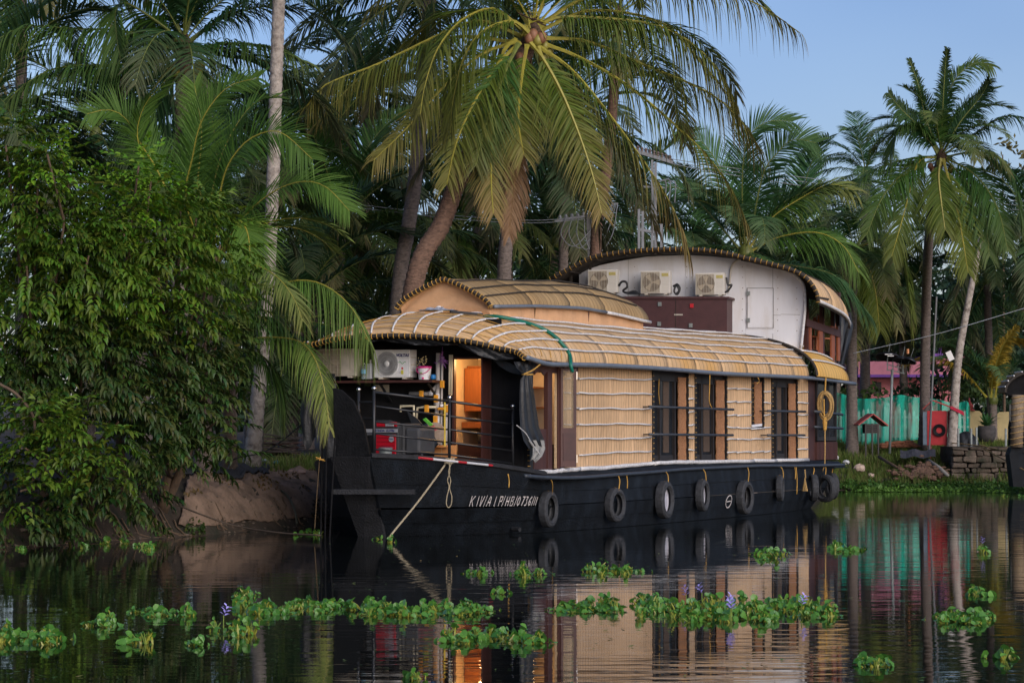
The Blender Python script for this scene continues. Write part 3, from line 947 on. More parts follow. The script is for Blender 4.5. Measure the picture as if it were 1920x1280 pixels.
def cp(a, j, n=16):
    ph = math.pi * j / n
    c_, s_ = math.cos(ph), math.sin(ph)
    z0 = czed(a); z1 = max(crz(a), z0 + .03)
    tt = min(1, max(0, (a - ca) / 3)); pk = .62 * (1 - tt) + .15 * tt
    return Vector((a, ycc - half * c_, z0 + (z1 - z0) * (s_ * (1 - pk) + pk * (1 - abs(c_)))))
for k in range(4):
    P, UVs = [], []
    for i in range(7):
        a = seg[k] + (seg[k + 1] - seg[k]) * i / 6
        row = [cp(a, j) + Vector((0, 0, .01 * (k % 2) + .008 * math.sin(j * 3 + i * 2))) for j in range(17)]
        P.append(row); UVs.append([(a, j * .17) for j in range(17)])
    MB().sheet(P, (0, 0, 1), .05, UVs).build('clerestory_mat', M_roofold, boat, smooth=True)
MB().tube([cp(ca - .14, j) for j in range(17)], .048, 8).build('clerestory_rim', M_rim, boat, smooth=True)
mb = MB()
for p, t, n_, b__ in frames(even([cp(ca - .14, j) for j in range(17)], 26)):
    mb.tube([p + (n_ * math.cos(x) + b__ * math.sin(x)) * .060 for x in [k * math.pi / 4 for k in range(8)]], .011, 4, closed=True)
mb.build('clerestory_lashing', M_yrope, boat, kind='stuff')
for j in (3, 5, 7):
    MB().tube([cp(ca + i * (aE - ca) / 24, j) + Vector((0, -.01, .035)) for i in range(24)], .018, 5).build('thatch_cord', M_rim, boat)
ev = [cp(ca + i * (aE - ca) / 16, 0) + Vector((0, -.04, -.01)) for i in range(17)]
MB().tube(ev[:12], .042, 8).build('clerestory_gutter', M_gutter, boat, smooth=True)
MB().tube(ev[11:], .042, 8).build('clerestory_gutter', M_pipew, boat, smooth=True)
y_ = ycc - half + .07
for a0_, a1_ in ((ca + .05, ca + 2.7), (ca + 2.75, ca + 6.2), (ca + 6.25, aE - .2)):
    P = [[Vector((a0_ + (a1_ - a0_) * i / 14, y_ + .025 * math.sin(i * 1.7 + r), cz + (czed(a0_ + (a1_ - a0_) * i / 14) - cz) * r / 3)) for i in range(15)] for r in range(4)]
    MB().grid(P).build('canvas_side', M_tan, boat, smooth=True)
MB().box((aE - .15, y_, 4.5), (aE - .1, y_ + 2.2, 5.0)).build('canvas_end', M_tan, boat)

# ---- upper storey
AU = wx(1506)
G0 = MB_ @ Vector((AU, 0.0, 0))
ang_u = TH - R(90) + R(9)
UX = Vector((math.cos(ang_u), math.sin(ang_u), 0)); UN = Vector((-math.sin(ang_u), math.cos(ang_u), 0))
def gu(px, py, off=0.0): return MBI @ hit(px, py, G0 + UN * off, UN)
wall_px = [(1086, 660), (1086, 512), (1104, 504), (1127, 497), (1170, 488), (1214, 481), (1285, 478), (1330, 480), (1375, 485), (1430, 495), (1468, 508), (1490, 518), (1504, 533), (1510, 549), (1509, 580), (1506, 610), (1503, 662)]
un_l = (MBI.to_3x3() @ UN)
wl = [gu(x, y) for x, y in wall_px]
def wallseg(x0, x1):
    mid = [(x, y) for x, y in wall_px if x0 < x < x1 and y < 640]
    tops = [p for p in wall_px[1:]]
    def ytop_at(x):
        xs = [p[0] for p in tops if p[1] < 551]; ys_ = [p[1] for p in tops if p[1] < 551]
        return float(np.interp(x, xs, ys_))
    pts = [(x0, 668)] + [(x0, ytop_at(x0))] + mid + [(x1, ytop_at(x1))] + [(x1, 668)]
    return [gu(x, y) for x, y in pts]
for x0, x1 in ((1086, 1284.6), (1285, 1398)):
    MB().prism(wallseg(x0, x1), un_l * .06).build('gable_board', M_cream, boat)
MB().prism([gu(x, y) for x, y in [(1398.3, 668), (1398.3, 489)] + [p for p in wall_px if p[0] > 1400]], un_l * .06).build('gable_board', M_cream, boat)
# hatch, edge trim, conduit
hb = MB().prism([gu(x, y, -.0) for x, y in ((1402, 614), (1402, 541), (1449, 541), (1449, 614))], un_l * -.025).build('wall_hatch', M_cream, boat, bevel=.008)
hx = [gu(x, y, -.03) for x, y in ((1401, 615), (1401, 540), (1450, 540), (1450, 615))]
MB().tube(hx, .012, 4, closed=True).build('hatch_frame', pm('grey_gap', (.25, .24, .23), .8), hb)
for y in (550, 600):
    p = gu(1403, y, -.05); MB().box(p - Vector((.02, .05, .06)), p + Vector((.02, .05, .06))).build('hinge', M_zinc, hb)
mb = MB()
for x0, y0, x1, y1 in ((1400, 589, 1464, 591), (1464, 589, 1500, 590), (1449, 625, 1449, 640), (1449, 541, 1449, 500), (1178, 486, 1178, 560)):
    mb.tube([gu(x0, y0, -.004), gu(x1, y1, -.004)], .006, 4)
mb.build('board_joint', pm('grey_gap', (.25, .24, .23), .8), boat, kind='stuff')
mb = MB(); rj = random.Random(4)
for x in (1288, 1296, 1392, 1458, 1494, 1112, 1190):
    for y in (500, 520, 540, 560, 580, 600, 620): mb.ball(tuple(gu(x + rj.uniform(-.6, .6), y, -.004)), .014, 5)
mb.build('board_screws', pm('rusty_screw', (.20, .13, .09), .8), boat, kind='stuff')
MB().tube(crom([gu(x, y, -.06) for x, y in ((1366, 548), (1369, 520), (1372, 498), (1385, 487), (1402, 487))], 14), .028, 6).build('conduit_pipe', M_acd, boat, smooth=True)
MB().tube(crom([gu(x, y, -.08) for x, y in ((1402, 487), (1440, 496), (1475, 508), (1496, 520), (1508, 540), (1509, 580), (1506, 612), (1502, 652))], 30), .045, 8).build('gable_edge_pipe', M_pipew, boat, smooth=True)
# upper roof
rpx = [(1033, 521), (1062, 505), (1094, 488), (1126, 477), (1194, 468), (1278, 465), (1343, 469), (1401, 482), (1456, 495), (1498, 509), (1520, 527), (1532, 547), (1535, 564)]
rimu = even(crom([gu(x, y, -.85) for x, y in rpx], 80), 41)
cU = gu(1300, 560, -.85)
endpx = [(1609, 590), (1605, 575), (1598, 559), (1585, 546), (1569, 534), (1540, 521), (1504, 508)]
NU = 9
P, UVs = [], []
LU = 5.6
for i in range(NU + 1):
    t = i / NU
    row = []
    for j, p in enumerate(rimu):
        q = p + Vector((LU * t, 0, 0))
        k = 1 - .03 * t - .10 * t ** 4
        q.y = cU.y + (q.y - cU.y) * k
        w = j / 40
        q.z = p.z - (.10 + .28 * w) * t - .55 * t ** 4 * (.35 + math.sin(math.pi * min(1, w)) * .65)
        q.x -= .75 * t * max(0, (w - .75) / .25) ** 1.5
        row.append(q)
    P.append(row)
    UVs.append([(P[i][0].x + i * .01, j * .18) for j in range(41)])
for i0, i1 in ((0, 3), (3, 6), (6, 9)):
    MB().sheet(P[i0:i1 + 1], (0, 0, 1), .045, UVs[i0:i1 + 1]).build('upper_roof_mat', M_roof, boat, smooth=True)
PU = P
MB().sheet([[p - Vector((0, 0, .09)) for p in r] for r in P], (0, 0, 1), .02).build('upper_roof_lining', M_rim, boat, smooth=True)
MB().tube([p + Vector((-.03, 0, -.03)) for p in rimu], .055, 8).build('upper_roof_rim', M_rim, boat, smooth=True)
mb = MB()
for p, t, n_, b__ in frames(even([p + Vector((-.03, 0, -.03)) for p in rimu], 52)):
    mb.tube([p + (n_ * math.cos(x) + b__ * math.sin(x)) * .066 for x in [k * math.pi / 4 for k in range(8)]], .011, 4, closed=True)
mb.build('upper_rim_lashing', M_yrope, boat, kind='stuff')
MB().tube([P[i][40] + Vector((0, -.03, -.01)) for i in range(NU + 1)], .05, 8).build('upper_gutter', M_pipew, boat, smooth=True)
for j in (36, 33, 29):
    MB().tube([P[i][j] + Vector((0, -.02, .03)) for i in range(NU + 1)], .02, 5).build('thatch_cord', M_rim, boat)
mb = MB()
for j in range(3, 40, 4):
    mb.bar(rimu[j] + Vector((.05, 0, -.12)), rimu[j] + Vector((1.1, 0, -.12)), .05, .06)
mb.build('rafter_end', M_rim, boat)
for j in (2, 5): 
    MB().bar(Vector((rimu[j].x + .6, rimu[j].y, rimu[j].z - .1)), Vector((rimu[j].x + .6, rimu[j].y, 4.9)), .07, .07).build('gable_strut', M_rim, boat)
# open upper deck on the near side
ux = lambda px: sd(px, 620, .12).x
zr = lambda px, y: sd(px, y, .12).z
for px in (1512, 1541, 1562, 1572):
    a = ux(px); MB().box((a, .08, zr(px, 655) - .2), (a + .14, .2, zr(px, 548))).build('upper_post', M_brown if px != 1541 else M_brown, boat)
for y0, y1 in (((604), (626)), ((656), (686))):
    p, q = sd(1510, y0, .06), sd(1574, y1, .06)
    MB().bar(p, q, .08, .22 if y0 == 604 else .1).build('upper_rail', M_brown, boat)
for x0, x1 in ((1514, 1518), (1532, 1539), (1555, 1561), (1567, 1571)):
    a, b2 = ux(x0), ux(x1)
    MB().box((a, .05, zr(x0, 676)), (b2, .1, zr(x0, 611))).build('upper_baluster', pm('orange_varnished_wood', (.26, .075, .03), .45, .25, 5), boat)
MB().box((AU + .1, .3, 4.7), (AU + 4.6, 5.5, 4.78)).build('upper_deck_floor', M_brown, boat)
P = [[sd(x0 + (x1 - x0) * 0 + 3 * math.sin(i), y, .4 + .1 * math.sin(i * 2 + x0)) for i, (x0, x1, y) in enumerate(((1576 + k * 4, 0, 585), (1575 + k * 4.5, 0, 610), (1573 + k * 4, 0, 635), (1572 + k * 3.5, 0, 660), (1570 + k * 3, 0, 684)))] for k in range(6)]
MB().grid(P).build('upper_tarp', M_tarp, boat, smooth=True)
# maroon box in front of the gable
fx = [gu(x, y, -1.0) for x, y in ((1000, 558), (1363, 560), (1363, 640), (1000, 640))]
bx = MB().prism(fx, un_l * .98).build('maroon_locker', M_brownbox, boat)
lz = fx[1].z
MB().prism([p + Vector((0, 0, .0)) for p in (gu(1000, 555.5, -1.05), gu(1367, 556, -1.05), gu(1367, 560, -1.05), gu(1000, 560, -1.05))], un_l * 1.04).build('locker_top', M_brownbox, bx)
for x, y in ((1237, 570), (1297, 573), (1236, 607), (1295, 610)):
    p = gu(x, y, -1.03); MB().box(p - Vector((.02, .05, .06)), p + Vector((.02, .05, .06))).build('locker_latch', M_redpl if (x, y) == (1297, 573) else M_zinc, bx)
MB().prism([gu(x, y, -1.012) for x, y in ((1264, 588.5), (1280, 588.5), (1280, 591), (1264, 591))], un_l * .01).build('locker_plate', M_acd, bx)
MB().prism([gu(x, y, -1.012) for x, y in ((1266.6, 560), (1267.3, 560), (1267.3, 626), (1266.6, 626))], un_l * .01).build('locker_seam', M_rim, bx)

# interior lamps (lit in the photograph)
def lamp(name, loc, pw, col, r=.12):
    l = bpy.data.lights.new(name, 'POINT'); l.energy = pw; l.color = col; l.shadow_soft_size = r
    o = bpy.data.objects.new(name, l); COL.objects.link(o); o.parent = boat; o.location = loc
lamp('galley_lamp', (.9, 1.4, 3.85), 48, (1, .60, .25))
lamp('passage_lamp', (1.6, .5, 3.8), 20, (1, .66, .33))
# ================================================================ things standing on or hanging from the boat
RZB = TH - R(90)
def blabel(p): return MB_ @ p
# ---- outdoor units. own frame: x to the viewer's right, y into the unit, z up, origin bottom front left
def ac_unit(loc, rz, w, h, d, kind, label, group=None):
    e = empty('air_conditioner', loc, rz, label, 'air conditioner', group)
    body = M_acw if kind == 'spiral' else M_acd if kind == 'mesh' else pm('aged_white_plastic', (.56, .535, .48), .5, .12, 3)
    MB().box((0, 0, .03), (w, d, h)).build('casing', body, e, bevel=.012)
    for x in (.14 * w, .80 * w): MB().box((x, -.01, -.005), (x + .09, d + .01, .03)).build('foot', M_acd, e)
    r = h * .43; cx = .06 * w + r; cz_ = h * .52
    if kind == 'spiral':
        MB().lathe([(r * 1.04, -.004), (r * 1.04, -.018), (r * .97, -.018), (r * .97, -.004)], (cx, 0, cz_), 36, 'y').build('fan_ring', body, e, smooth=False)
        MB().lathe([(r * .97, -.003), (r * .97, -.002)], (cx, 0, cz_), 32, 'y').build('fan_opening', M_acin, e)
        mb = MB()
        for k in range(44):
            pts = []
            for i in range(6):
                q = i / 5; rr = r * (.22 + .76 * q); an = 2 * math.pi * k / 44 + .75 * q
                pts.append((cx + rr * math.cos(an), -.014, cz_ + rr * math.sin(an)))
            mb.tube(pts, .0055, 4, cap=False)
        for q in (.5, .75): mb.tube([(cx + r * q * math.cos(x), -.016, cz_ + r * q * math.sin(x)) for x in np.linspace(0, 2 * math.pi, 28, endpoint=False)], .004, 4, closed=True)
        mb.build('fan_guard', M_acgr, e, kind='stuff')
        MB().lathe([(r * .24, -.012), (r * .22, -.026), (.01, -.028)], (cx, 0, cz_), 20, 'y').build('fan_hub', body, e, smooth=True)
        me = text_mesh('VOLTAS', .088, .001, M_navy, shear=.25, bold=.004, space=1.0)
        link('logo_lettering', me, e, (w * .80, -.004, h * .80), (R(90), 0, 0))
        pn = MB().box((w * .655, -.006, h * .10), (w * .945, -.001, h * .66)).build('rating_panel', M_white, e, bevel=.004)
        mb = MB()
        pts = [(w * (.70 + .20 * t), -.009, h * (.55 + .05 * math.sin(t * 9) * (1 - t * .4))) for t in np.linspace(0, 1, 16)]
        mb.tube(pts, .006, 4); mb.build('green_swirl', M_green, pn)
        MB().lathe([(.026, -.009), (.026, -.007)], (w * .80, 0, h * .36), 16, 'y').build('star_badge', M_redpl, pn)
        MB().box((w * .765, -.011, h * .16), (w * .835, -.007, h * .30)).build('energy_label', M_yel, pn)
        for z in (.24, .20): MB().box((w * .70, -.009, h * z), (w * .76, -.007, h * (z + .008))).build('print_line', M_grey, pn)
        for z in (.25, .5, .75): MB().box((w + .001, .06, h * z - .02), (w + .012, d - .06, h * z)).build('side_louvre', M_acd, e)
    else:
        gw = w * (.64 if kind == 'mesh' else .66)
        MB().box((.03 * w, -.004, .07 * h), (gw, -.001, .95 * h)).build('fan_opening', M_acgrille if kind == 'mesh' else pm('pale_grille_back', (.36, .32, .25), .7, .2), e)
        MB().lathe([(r * .9, -.008), (r * .9, -.004)], (cx - .02, 0, cz_), 28, 'y').build('fan_disc', pm('brown_fan_shadow', (.15, .115, .08), .8, .3) if kind != 'mesh' else M_acgrille, e)  # flat disc; on small units the recess shadow is its brown colour
        for k in range(3):
            a = k * 2.094 + loc[0]
            pts = [(cx - .02, -.010, cz_)] + [(cx - .02 + r * .82 * math.cos(a + t), -.010, cz_ + r * .82 * math.sin(a + t)) for t in (0, .35, .7)]
            MB().prism(pts, (0, .003, 0)).build('fan_blade', pm('dusty_fan_blade', (.40, .33, .23), .6, .2), e)
        MB().lathe([(.05, -.016), (.05, -.009)], (cx - .02, 0, cz_), 14, 'y').build('fan_hub', M_acgrille, e)
        mb = MB()
        for z in np.linspace(.09, .93, 17): mb.box((.03 * w, -.020, z * h - .0028), (gw, -.015, z * h + .0028))
        for x in np.linspace(.03 * w, gw, 8): mb.box((x - .003, -.024, .07 * h), (x + .003, -.020, .95 * h))
        mb.build('wire_guard', M_acd, e, kind='stuff')
        if kind == 'small':
            MB().box((w * .72, -.006, h * .76), (w * .95, -.001, h * .90)).build('brand_sticker', pm('yellowed_sticker', (.42, .36, .12), .6, .3, 30), e)
            mb = MB()
            for z in np.linspace(.15, .62, 9): mb.box((w * .73, -.005, z * h), (w * .93, -.001, z * h + .006))
            mb.build('front_louvre', M_acd, e, kind='stuff')
        else:
            mb = MB()
            for z in np.linspace(.15, .9, 14): mb.box((w * .70, -.005, z * h), (w * .93, -.001, z * h + .005))
            mb.build('front_louvre', M_acd, e, kind='stuff')
    return e
def place_ac(x0, x1, y0, y1, surf, rz, d, kind, label, group=None):
    P = blabel(surf(x0, y1)); Q = blabel(surf(x1, y1)); T = blabel(surf(x0, y0))
    return ac_unit(P, rz, (Q - P).length, (T - P).length, d, kind, label, group)
fa = lambda a: (lambda x, y: fr(x, y, a))
place_ac(700.5, 768, 656, 710.5, fa(-.55), RZB, .38, 'spiral', 'white air conditioner with a spiral fan guard and blue lettering on the bow shelf')
place_ac(592, 667, 654, 708, fa(-.55), RZB, .36, 'mesh', 'grimy old air conditioner at the far left end of the bow shelf')
gg = lambda o: (lambda x, y: gu(x, y, o))
G_AC = 'air conditioners on the maroon locker'
place_ac(1102, 1157, 506, 551, gg(-.72), ang_u, .35, 'small', 'leftmost of three air conditioners on the maroon locker, nearest the thatched clerestory', G_AC)
place_ac(1201, 1256, 508, 552.5, gg(-.72), ang_u, .35, 'small', 'middle of three air conditioners on the maroon locker, black hoses either side', G_AC)
place_ac(1303.5, 1358, 512, 555, gg(-.72), ang_u, .35, 'small', 'rightmost of three air conditioners on the locker, beside the white hatch', G_AC)
# black hoses between them
def hose(pts, r, name, m, label, cat, off=-.6, n=24):
    P = crom([blabel(gu(x, y, off)) for x, y in pts], n)
    o = MB().tube(P, r, 6).build(name, m, None, smooth=True)
    return tag(o, label, cat)
hose([(1160, 536), (1166, 528), (1174, 529), (1176, 538), (1168, 545), (1176, 549), (1190, 546), (1200, 552)], .035, 'coolant_hose', M_rail, 'black hose bundle between the left and middle locker air conditioners', 'hose')
hose([(1262, 537), (1270, 533), (1275, 541), (1270, 552), (1264, 546), (1268, 535), (1273, 545), (1266, 552)], .03, 'coolant_hose', M_rail, 'coiled black hose right of the middle locker air conditioner', 'hose')
hose([(1362, 520), (1365, 534), (1372, 534), (1366, 544), (1359, 548)], .03, 'coolant_hose', M_rail, 'short black hose right of the last locker air conditioner', 'hose')
P = []
for r in range(5): P.append([blabel(gu(1176 + 24 * i / 7, 552 - (3 + 5 * math.sin(math.pi * i / 7)) * math.sin(math.pi * r / 4), -.95 + .35 * r / 4)) for i in range(8)])
o = MB().grid(P).build('black_plastic_sheet', M_tarp, smooth=True); tag(o, 'crumpled black plastic on the locker between two air conditioners', 'plastic sheet')

# ---- bottles and buckets on the bow shelf
def bp_(x, y, a): return blabel(fr(x, y, a))
def px_size(P): return FPX / (P - CAMP).dot(FWD)
zsh = 0
p = bp_(682, 711, -.5); s = 1 / px_size(p)
e = empty('water_bottle', p, RZB, 'clear crushed water bottle with blue label beside the fan unit', 'bottle')
M_clear = pm('clear_plastic', (.25, .32, .36), .15, .3, 8, alpha=.55)
hgt = 28 * s
MB().lathe([(.06, 0), (.062, .03), (.05, .08), (.062, .12), (.062, .22), (.05, .27), (.02, .32), (.02, .35)], n=12).build('bottle_body', M_clear, e, smooth=True)
MB().lathe([(.0635, .13), (.0635, .22)], n=12).build('bottle_label', pm('blue_label', (.15, .42, .62), .5), e)
MB().lathe([(.024, .345), (.024, .37)], n=10).build('bottle_cap', M_white, e)
p = bp_(692.5, 711, -.45)
e = empty('plastic_canister', p, RZB, 'milky plastic canister left of the fan unit on the shelf', 'canister')
MB().box((-.085, -.07, 0), (.085, .07, .36)).build('canister_body', pm('milky_plastic', (.38, .40, .42), .4, .15, 5), e, bevel=.03)
MB().lathe([(.03, .355), (.022, .38), (.022, .44), (.01, .445)], (.03, 0, 0), 8).build('canister_spout', M_pvc, e)
p = bp_(796, 711.5, -.45)
e = empty('lidded_bucket', p, RZB, 'white plastic bucket with magenta lid and handle on the shelf', 'bucket')
MB().lathe([(.13, 0), (.155, .26)], n=20).build('bucket_body', M_white, e, smooth=False)
MB().lathe([(.165, .255), (.168, .285), (.15, .30), (.02, .305)], n=20).build('bucket_lid', M_pink, e, smooth=False)
MB().tube([(.165 * math.cos(t), -.06 - .10 * math.sin(t), .27 - .14 * math.sin(t)) for t in np.linspace(0, math.pi, 14)], .009, 5).build('bucket_handle', M_pink, e)
MB().box((-.05, -.16, .12), (.01, -.142, .16)).build('bucket_print', M_green, e)
MB().lathe([(.02, -.17), (.026, -.14)], (.03, 0, .03), 8, 'y').build('bucket_tap', M_pink, e)
p = bp_(812, 711, -.5)
e = empty('blue_pot', p, 0, 'small bright blue plastic cup at the right end of the shelf', 'cup')
MB().lathe([(.05, 0), (.062, .02), (.062, .09), (.045, .11)], n=12).build('cup_body', pm('blue_plastic', (.01, .16, .42), .45), e, smooth=True)
MB().lathe([(.045, .108), (.03, .112)], n=12).build('cup_rim', pm('dark_blue_plastic', (.01, .08, .25), .45), e)
# faded flowers stuck behind the bucket
e = empty('dried_flowers', bp_(790, 686, -.3), RZB, 'bunch of small yellow and white dried flowers behind the lidded bucket', 'flowers')
rs = random.Random(2); mb = MB()
for k in range(26): mb.ball((rs.uniform(-.10, .14), rs.uniform(-.05, .05), rs.uniform(-.02, .22)), rs.uniform(.01, .02), 5)
mb.build('flower_heads', pm('cream_petals', (.45, .38, .18), .8, .4, 40), e, kind='stuff')
mb = MB()
for k in range(12): mb.tube([(0, 0, -.1), (rs.uniform(-.1, .13), 0, rs.uniform(.0, .2))], .004, 3)
mb.build('flower_stems', M_rail, e, kind='stuff')
# purple scrubbing net
rs = random.Random(4); mb = MB()
for k in range(40):
    c = Vector((rs.gauss(0, .05), rs.gauss(0, .04), rs.gauss(0, .06)))
    mb.tube([c, c + Vector((rs.gauss(0, .06), rs.gauss(0, .03), rs.gauss(0, .07)))], .006, 3)
o = mb.build('bath_scrubber', pm('purple_netting', (.20, .07, .26), .8), None, loc=bp_(829, 676, -.35)); tag(o, 'fluffy purple net scrubber hanging beside the waste pipe', 'scrubber')

# ---- plumbing on the bulkhead, part of the boat
def ppipe(pts, r, m, name='waste_pipe', a=-.18):
    P = []
    Q = [fr(x, y, a) for x, y in pts]
    MB().tube(Q, r, 8).build(name, m, boat, smooth=True)
ppipe([(821.5, 662), (821, 720), (819, 780), (819, 864)], .052, M_pvc)
ppipe([(768, 738), (802, 738), (808, 736), (820, 722)], .05, M_pvc)
ppipe([(829, 668), (828.5, 715), (827.5, 780), (827, 864)], .028, M_pvc)
ppipe([(837, 760), (837, 800), (836, 866)], .03, M_pvc)
ppipe([(843.5, 665), (842.5, 740)], .026, M_cpvc); ppipe([(847.5, 665), (846.5, 740)], .026, M_cpvc)
ppipe([(751, 772), (751, 761), (776, 761), (776, 790)], .03, M_cpvc, 'supply_pipe', -.3)
ppipe([(780, 792), (783, 764), (796, 763), (818, 763)], .03, M_cpvc, 'supply_pipe', -.3)
ppipe([(820, 766), (838, 766)], .025, M_orange, 'supply_pipe', -.28)
for x, y, hz in ((790, 739, 0), (829, 720, 0), (817.5, 747, 0), (800, 766, 0), (828, 766, 1), (816.5, 786, 0), (838, 766, 0)):
    c = fr(x, y, -.34)
    v = MB().box(c + Vector((-.03, -.05 if not hz else -.09, -.085 if not hz else -.03)), c + Vector((.03, .05 if not hz else .09, .085 if not hz else .03))).build('valve_handle', M_orange, boat, bevel=.015)
for x, y0, y1, r in ((819, 738, 758, .072), (819, 778, 800, .072), (828, 758, 763, .045), (837, 758, 763, .045), (808, 735, 742, .06)):
    ppipe([(x, y0), (x, y1)], r, M_white, 'pipe_coupling', -.18)
# yellow cord hung on the rail
o = MB().tube(crom([bl(*posts[2][0]) + Vector((-.10, -.1, 0)) * 1 + Vector((0, 0, zz)) for zz in (1.3, 1.0, .6, .35)], 10), .02, 5).build('draped_rope', pm('yellow_nylon', (.6, .42, .05), .7), None)
tag(o, 'yellow nylon cord draped over the bow rail beside the galley door', 'cord')

# ---- generator: own frame x right, y back, z up
zd = 1.66
gp0 = fr(703, 862, -2.45); gw = (fr(747, 862, -2.45) - gp0).length
e = empty('generator', bl(gp0.x, gp0.y, zd), RZB - R(3), 'red and charcoal portable generator on wheels on the bow deck', 'generator')
sg = px_size(bl(gp0.x, gp0.y, zd)); H = 74 / sg; Wd = gw; D = .95
mb = MB(); prof = [(0, .08), (0, H * .93), (.04, H), (Wd * .55, H), (Wd * .98, H * .93), (Wd * 1.02, H * .86), (Wd * 1.02, .08)]
mb.prism([(x, 0, z) for x, z in prof], (0, .16, 0)).build('front_bezel', M_dkpl, e, bevel=.02)
MB().box((.05, .16, .1), (Wd * 1.12, D, H * .92)).build('engine_housing', M_dkpl, e, bevel=.03)
MB().box((Wd * 1.12, .2, .12), (Wd * 1.75, D, H * .80)).build('side_housing', pm('grey_charcoal_plastic', (.06, .062, .066), .6, .2, 5), e, bevel=.05)
MB().box((.03, -.02, .10), (Wd * .93, .01, H * .64)).build('red_front_panel', M_red, e, bevel=.015)
for k in range(5): MB().box((.05, -.028, .13 + k * H * .10), (Wd * .90, -.021, .14 + k * H * .10)).build('groove_strip', pm('groove_shade_red', (.16, .003, .008), .5), e)  # raised strips, groove shade put into their darker red
MB().box((.04, -.02, H * .83), (Wd * .97, .02, H * .95)).build('red_top_band', M_red, e, bevel=.02)
MB().box((Wd * .47, -.03, H * .84), (Wd * .85, -.005, H * .94)).build('carry_handle', M_silver, e, bevel=.015)
MB().box((-.22, -.025, H * .69), (Wd * .99, .0, H * .78)).build('name_plate', M_silver, e)
link('plate_lettering', text_mesh('HONDA  EU70is', .072, .001, M_navy, shear=.2, bold=.002), e, (Wd * .42, -.028, H * .733), (R(90), 0, 0))
MB().lathe([(.065, -.034), (.05, -.03)], (Wd * .75, 0, H * .52), 16, 'y').build('oval_badge', M_silver, e).scale = (1, 1, 1)
link('badge_lettering', text_mesh('HONDA', .03, .0008, M_navy, bold=.001), e, (Wd * .75, -.037, H * .52), (R(90), 0, 0))
for x in (-.06, Wd * 1.5):
    MB().lathe([(.05, -.04), (.13, -.04), (.14, 0), (.13, .05), (.05, .05)], (x, .35, .10), 18, 'y').build('wheel', M_tyre, e, smooth=False)
    MB().lathe([(.06, -.05), (.02, -.055)], (x, .35, .10), 12, 'y').build('wheel_hub', M_grey, e)
MB().tube([(-.15, .2, .55), (-.35, .2, .55), (-.35, .5, .55)], .03, 6).build('pull_handle', M_grey, e)
# zinc bucket
p = bl(*fr(723, 860, -2.95)); p.z = 1.69
e = empty('zinc_bucket', p, 0, 'grey galvanised bucket on the bow deck before the red generator', 'bucket')
MB().lathe([(.12, 0), (.15, .22), (.157, .23), (.15, .235), (.14, .22), (.11, .02)], n=20).build('bucket_body', M_zinc, e, smooth=False)
MB().tube([(.15 * math.cos(t), -.03, .23 + .02 * math.sin(t)) for t in np.linspace(0, math.pi, 10)], .005, 4).build('bucket_handle', M_steel, e)
# black folded cover / lids leaning right of the generator
def leaning(pts, th, m, name, label, cat):
    P = [bl(*fr(x, y, a)) for x, y, a in pts]
    nn = (P[1] - P[0]).cross(P[2] - P[0]).normalized() * th
    o = MB().prism(P, nn).build(name, m, None, bevel=.008)
    return tag(o, label, cat)
leaning([(762, 770, -1.5), (784, 786, -1.5), (822, 832, -1.5), (813, 842, -1.5), (776, 806, -1.5)], .03, M_tarp, 'black_cover', 'folded black plastic cover leaning right of the generator', 'cover')
leaning([(785, 800, -1.6), (800, 793, -1.6), (820, 828, -1.6), (812, 842, -1.6), (797, 822, -1.6)], .03, pm('dark_blue_umbrella', (.03, .04, .055), .5, .4), 'folded_umbrella', 'dark folded umbrella leaning before the beige disc', 'umbrella')
c = fr(813, 814, -1.2)
o = MB().lathe([(.01, 0), (.27, 0), (.28, .012), (.27, .03), (.01, .03)], n=28, axis='y').build('round_tray', pm('beige_tray', (.40, .30, .22), .7, .3, 10), None, loc=bl(*c), rot=(R(-14), R(0), RZB)); tag(o, 'round beige tray leaning by the pipes behind the umbrella', 'tray')
leaning([(792, 786, -1.3), (798, 783, -1.3), (812, 796, -1.3), (806, 799, -1.3)], .03, pm('lime_packet', (.12, .5, .05), .5, .3, 20), 'green_packet', 'bright green packet tucked above the beige tray', 'packet')
leaning([(805, 800, -1.35), (813, 796, -1.35), (819, 806, -1.35), (812, 809, -1.35)], .03, pm('red_white_packet', (.5, .12, .12), .5, .6, 12), 'red_packet', 'small red and white packet beside the green packet', 'packet')
# cardboard box by the post
q = fr(826, 866, -1.0)
e = empty('cardboard_box', bl(q.x, q.y, 1.52), RZB - R(4), 'open brown cardboard box standing on deck beside the rail post', 'box')
MB().box((-.16, 0, 0), (.22, .35, .45)).build('box_body', M_card, e, bevel=.004)
MB().prism([(-.16, -.002, .45), (.22, -.002, .45), (.22, -.10, .40), (-.16, -.10, .40)], (0, 0, .006)).build('box_flap', M_card, e)
MB().box((.02, -.004, 0), (.04, -.001, .45)).build('box_tape', pm('tape', (.55, .33, .14), .4), e)
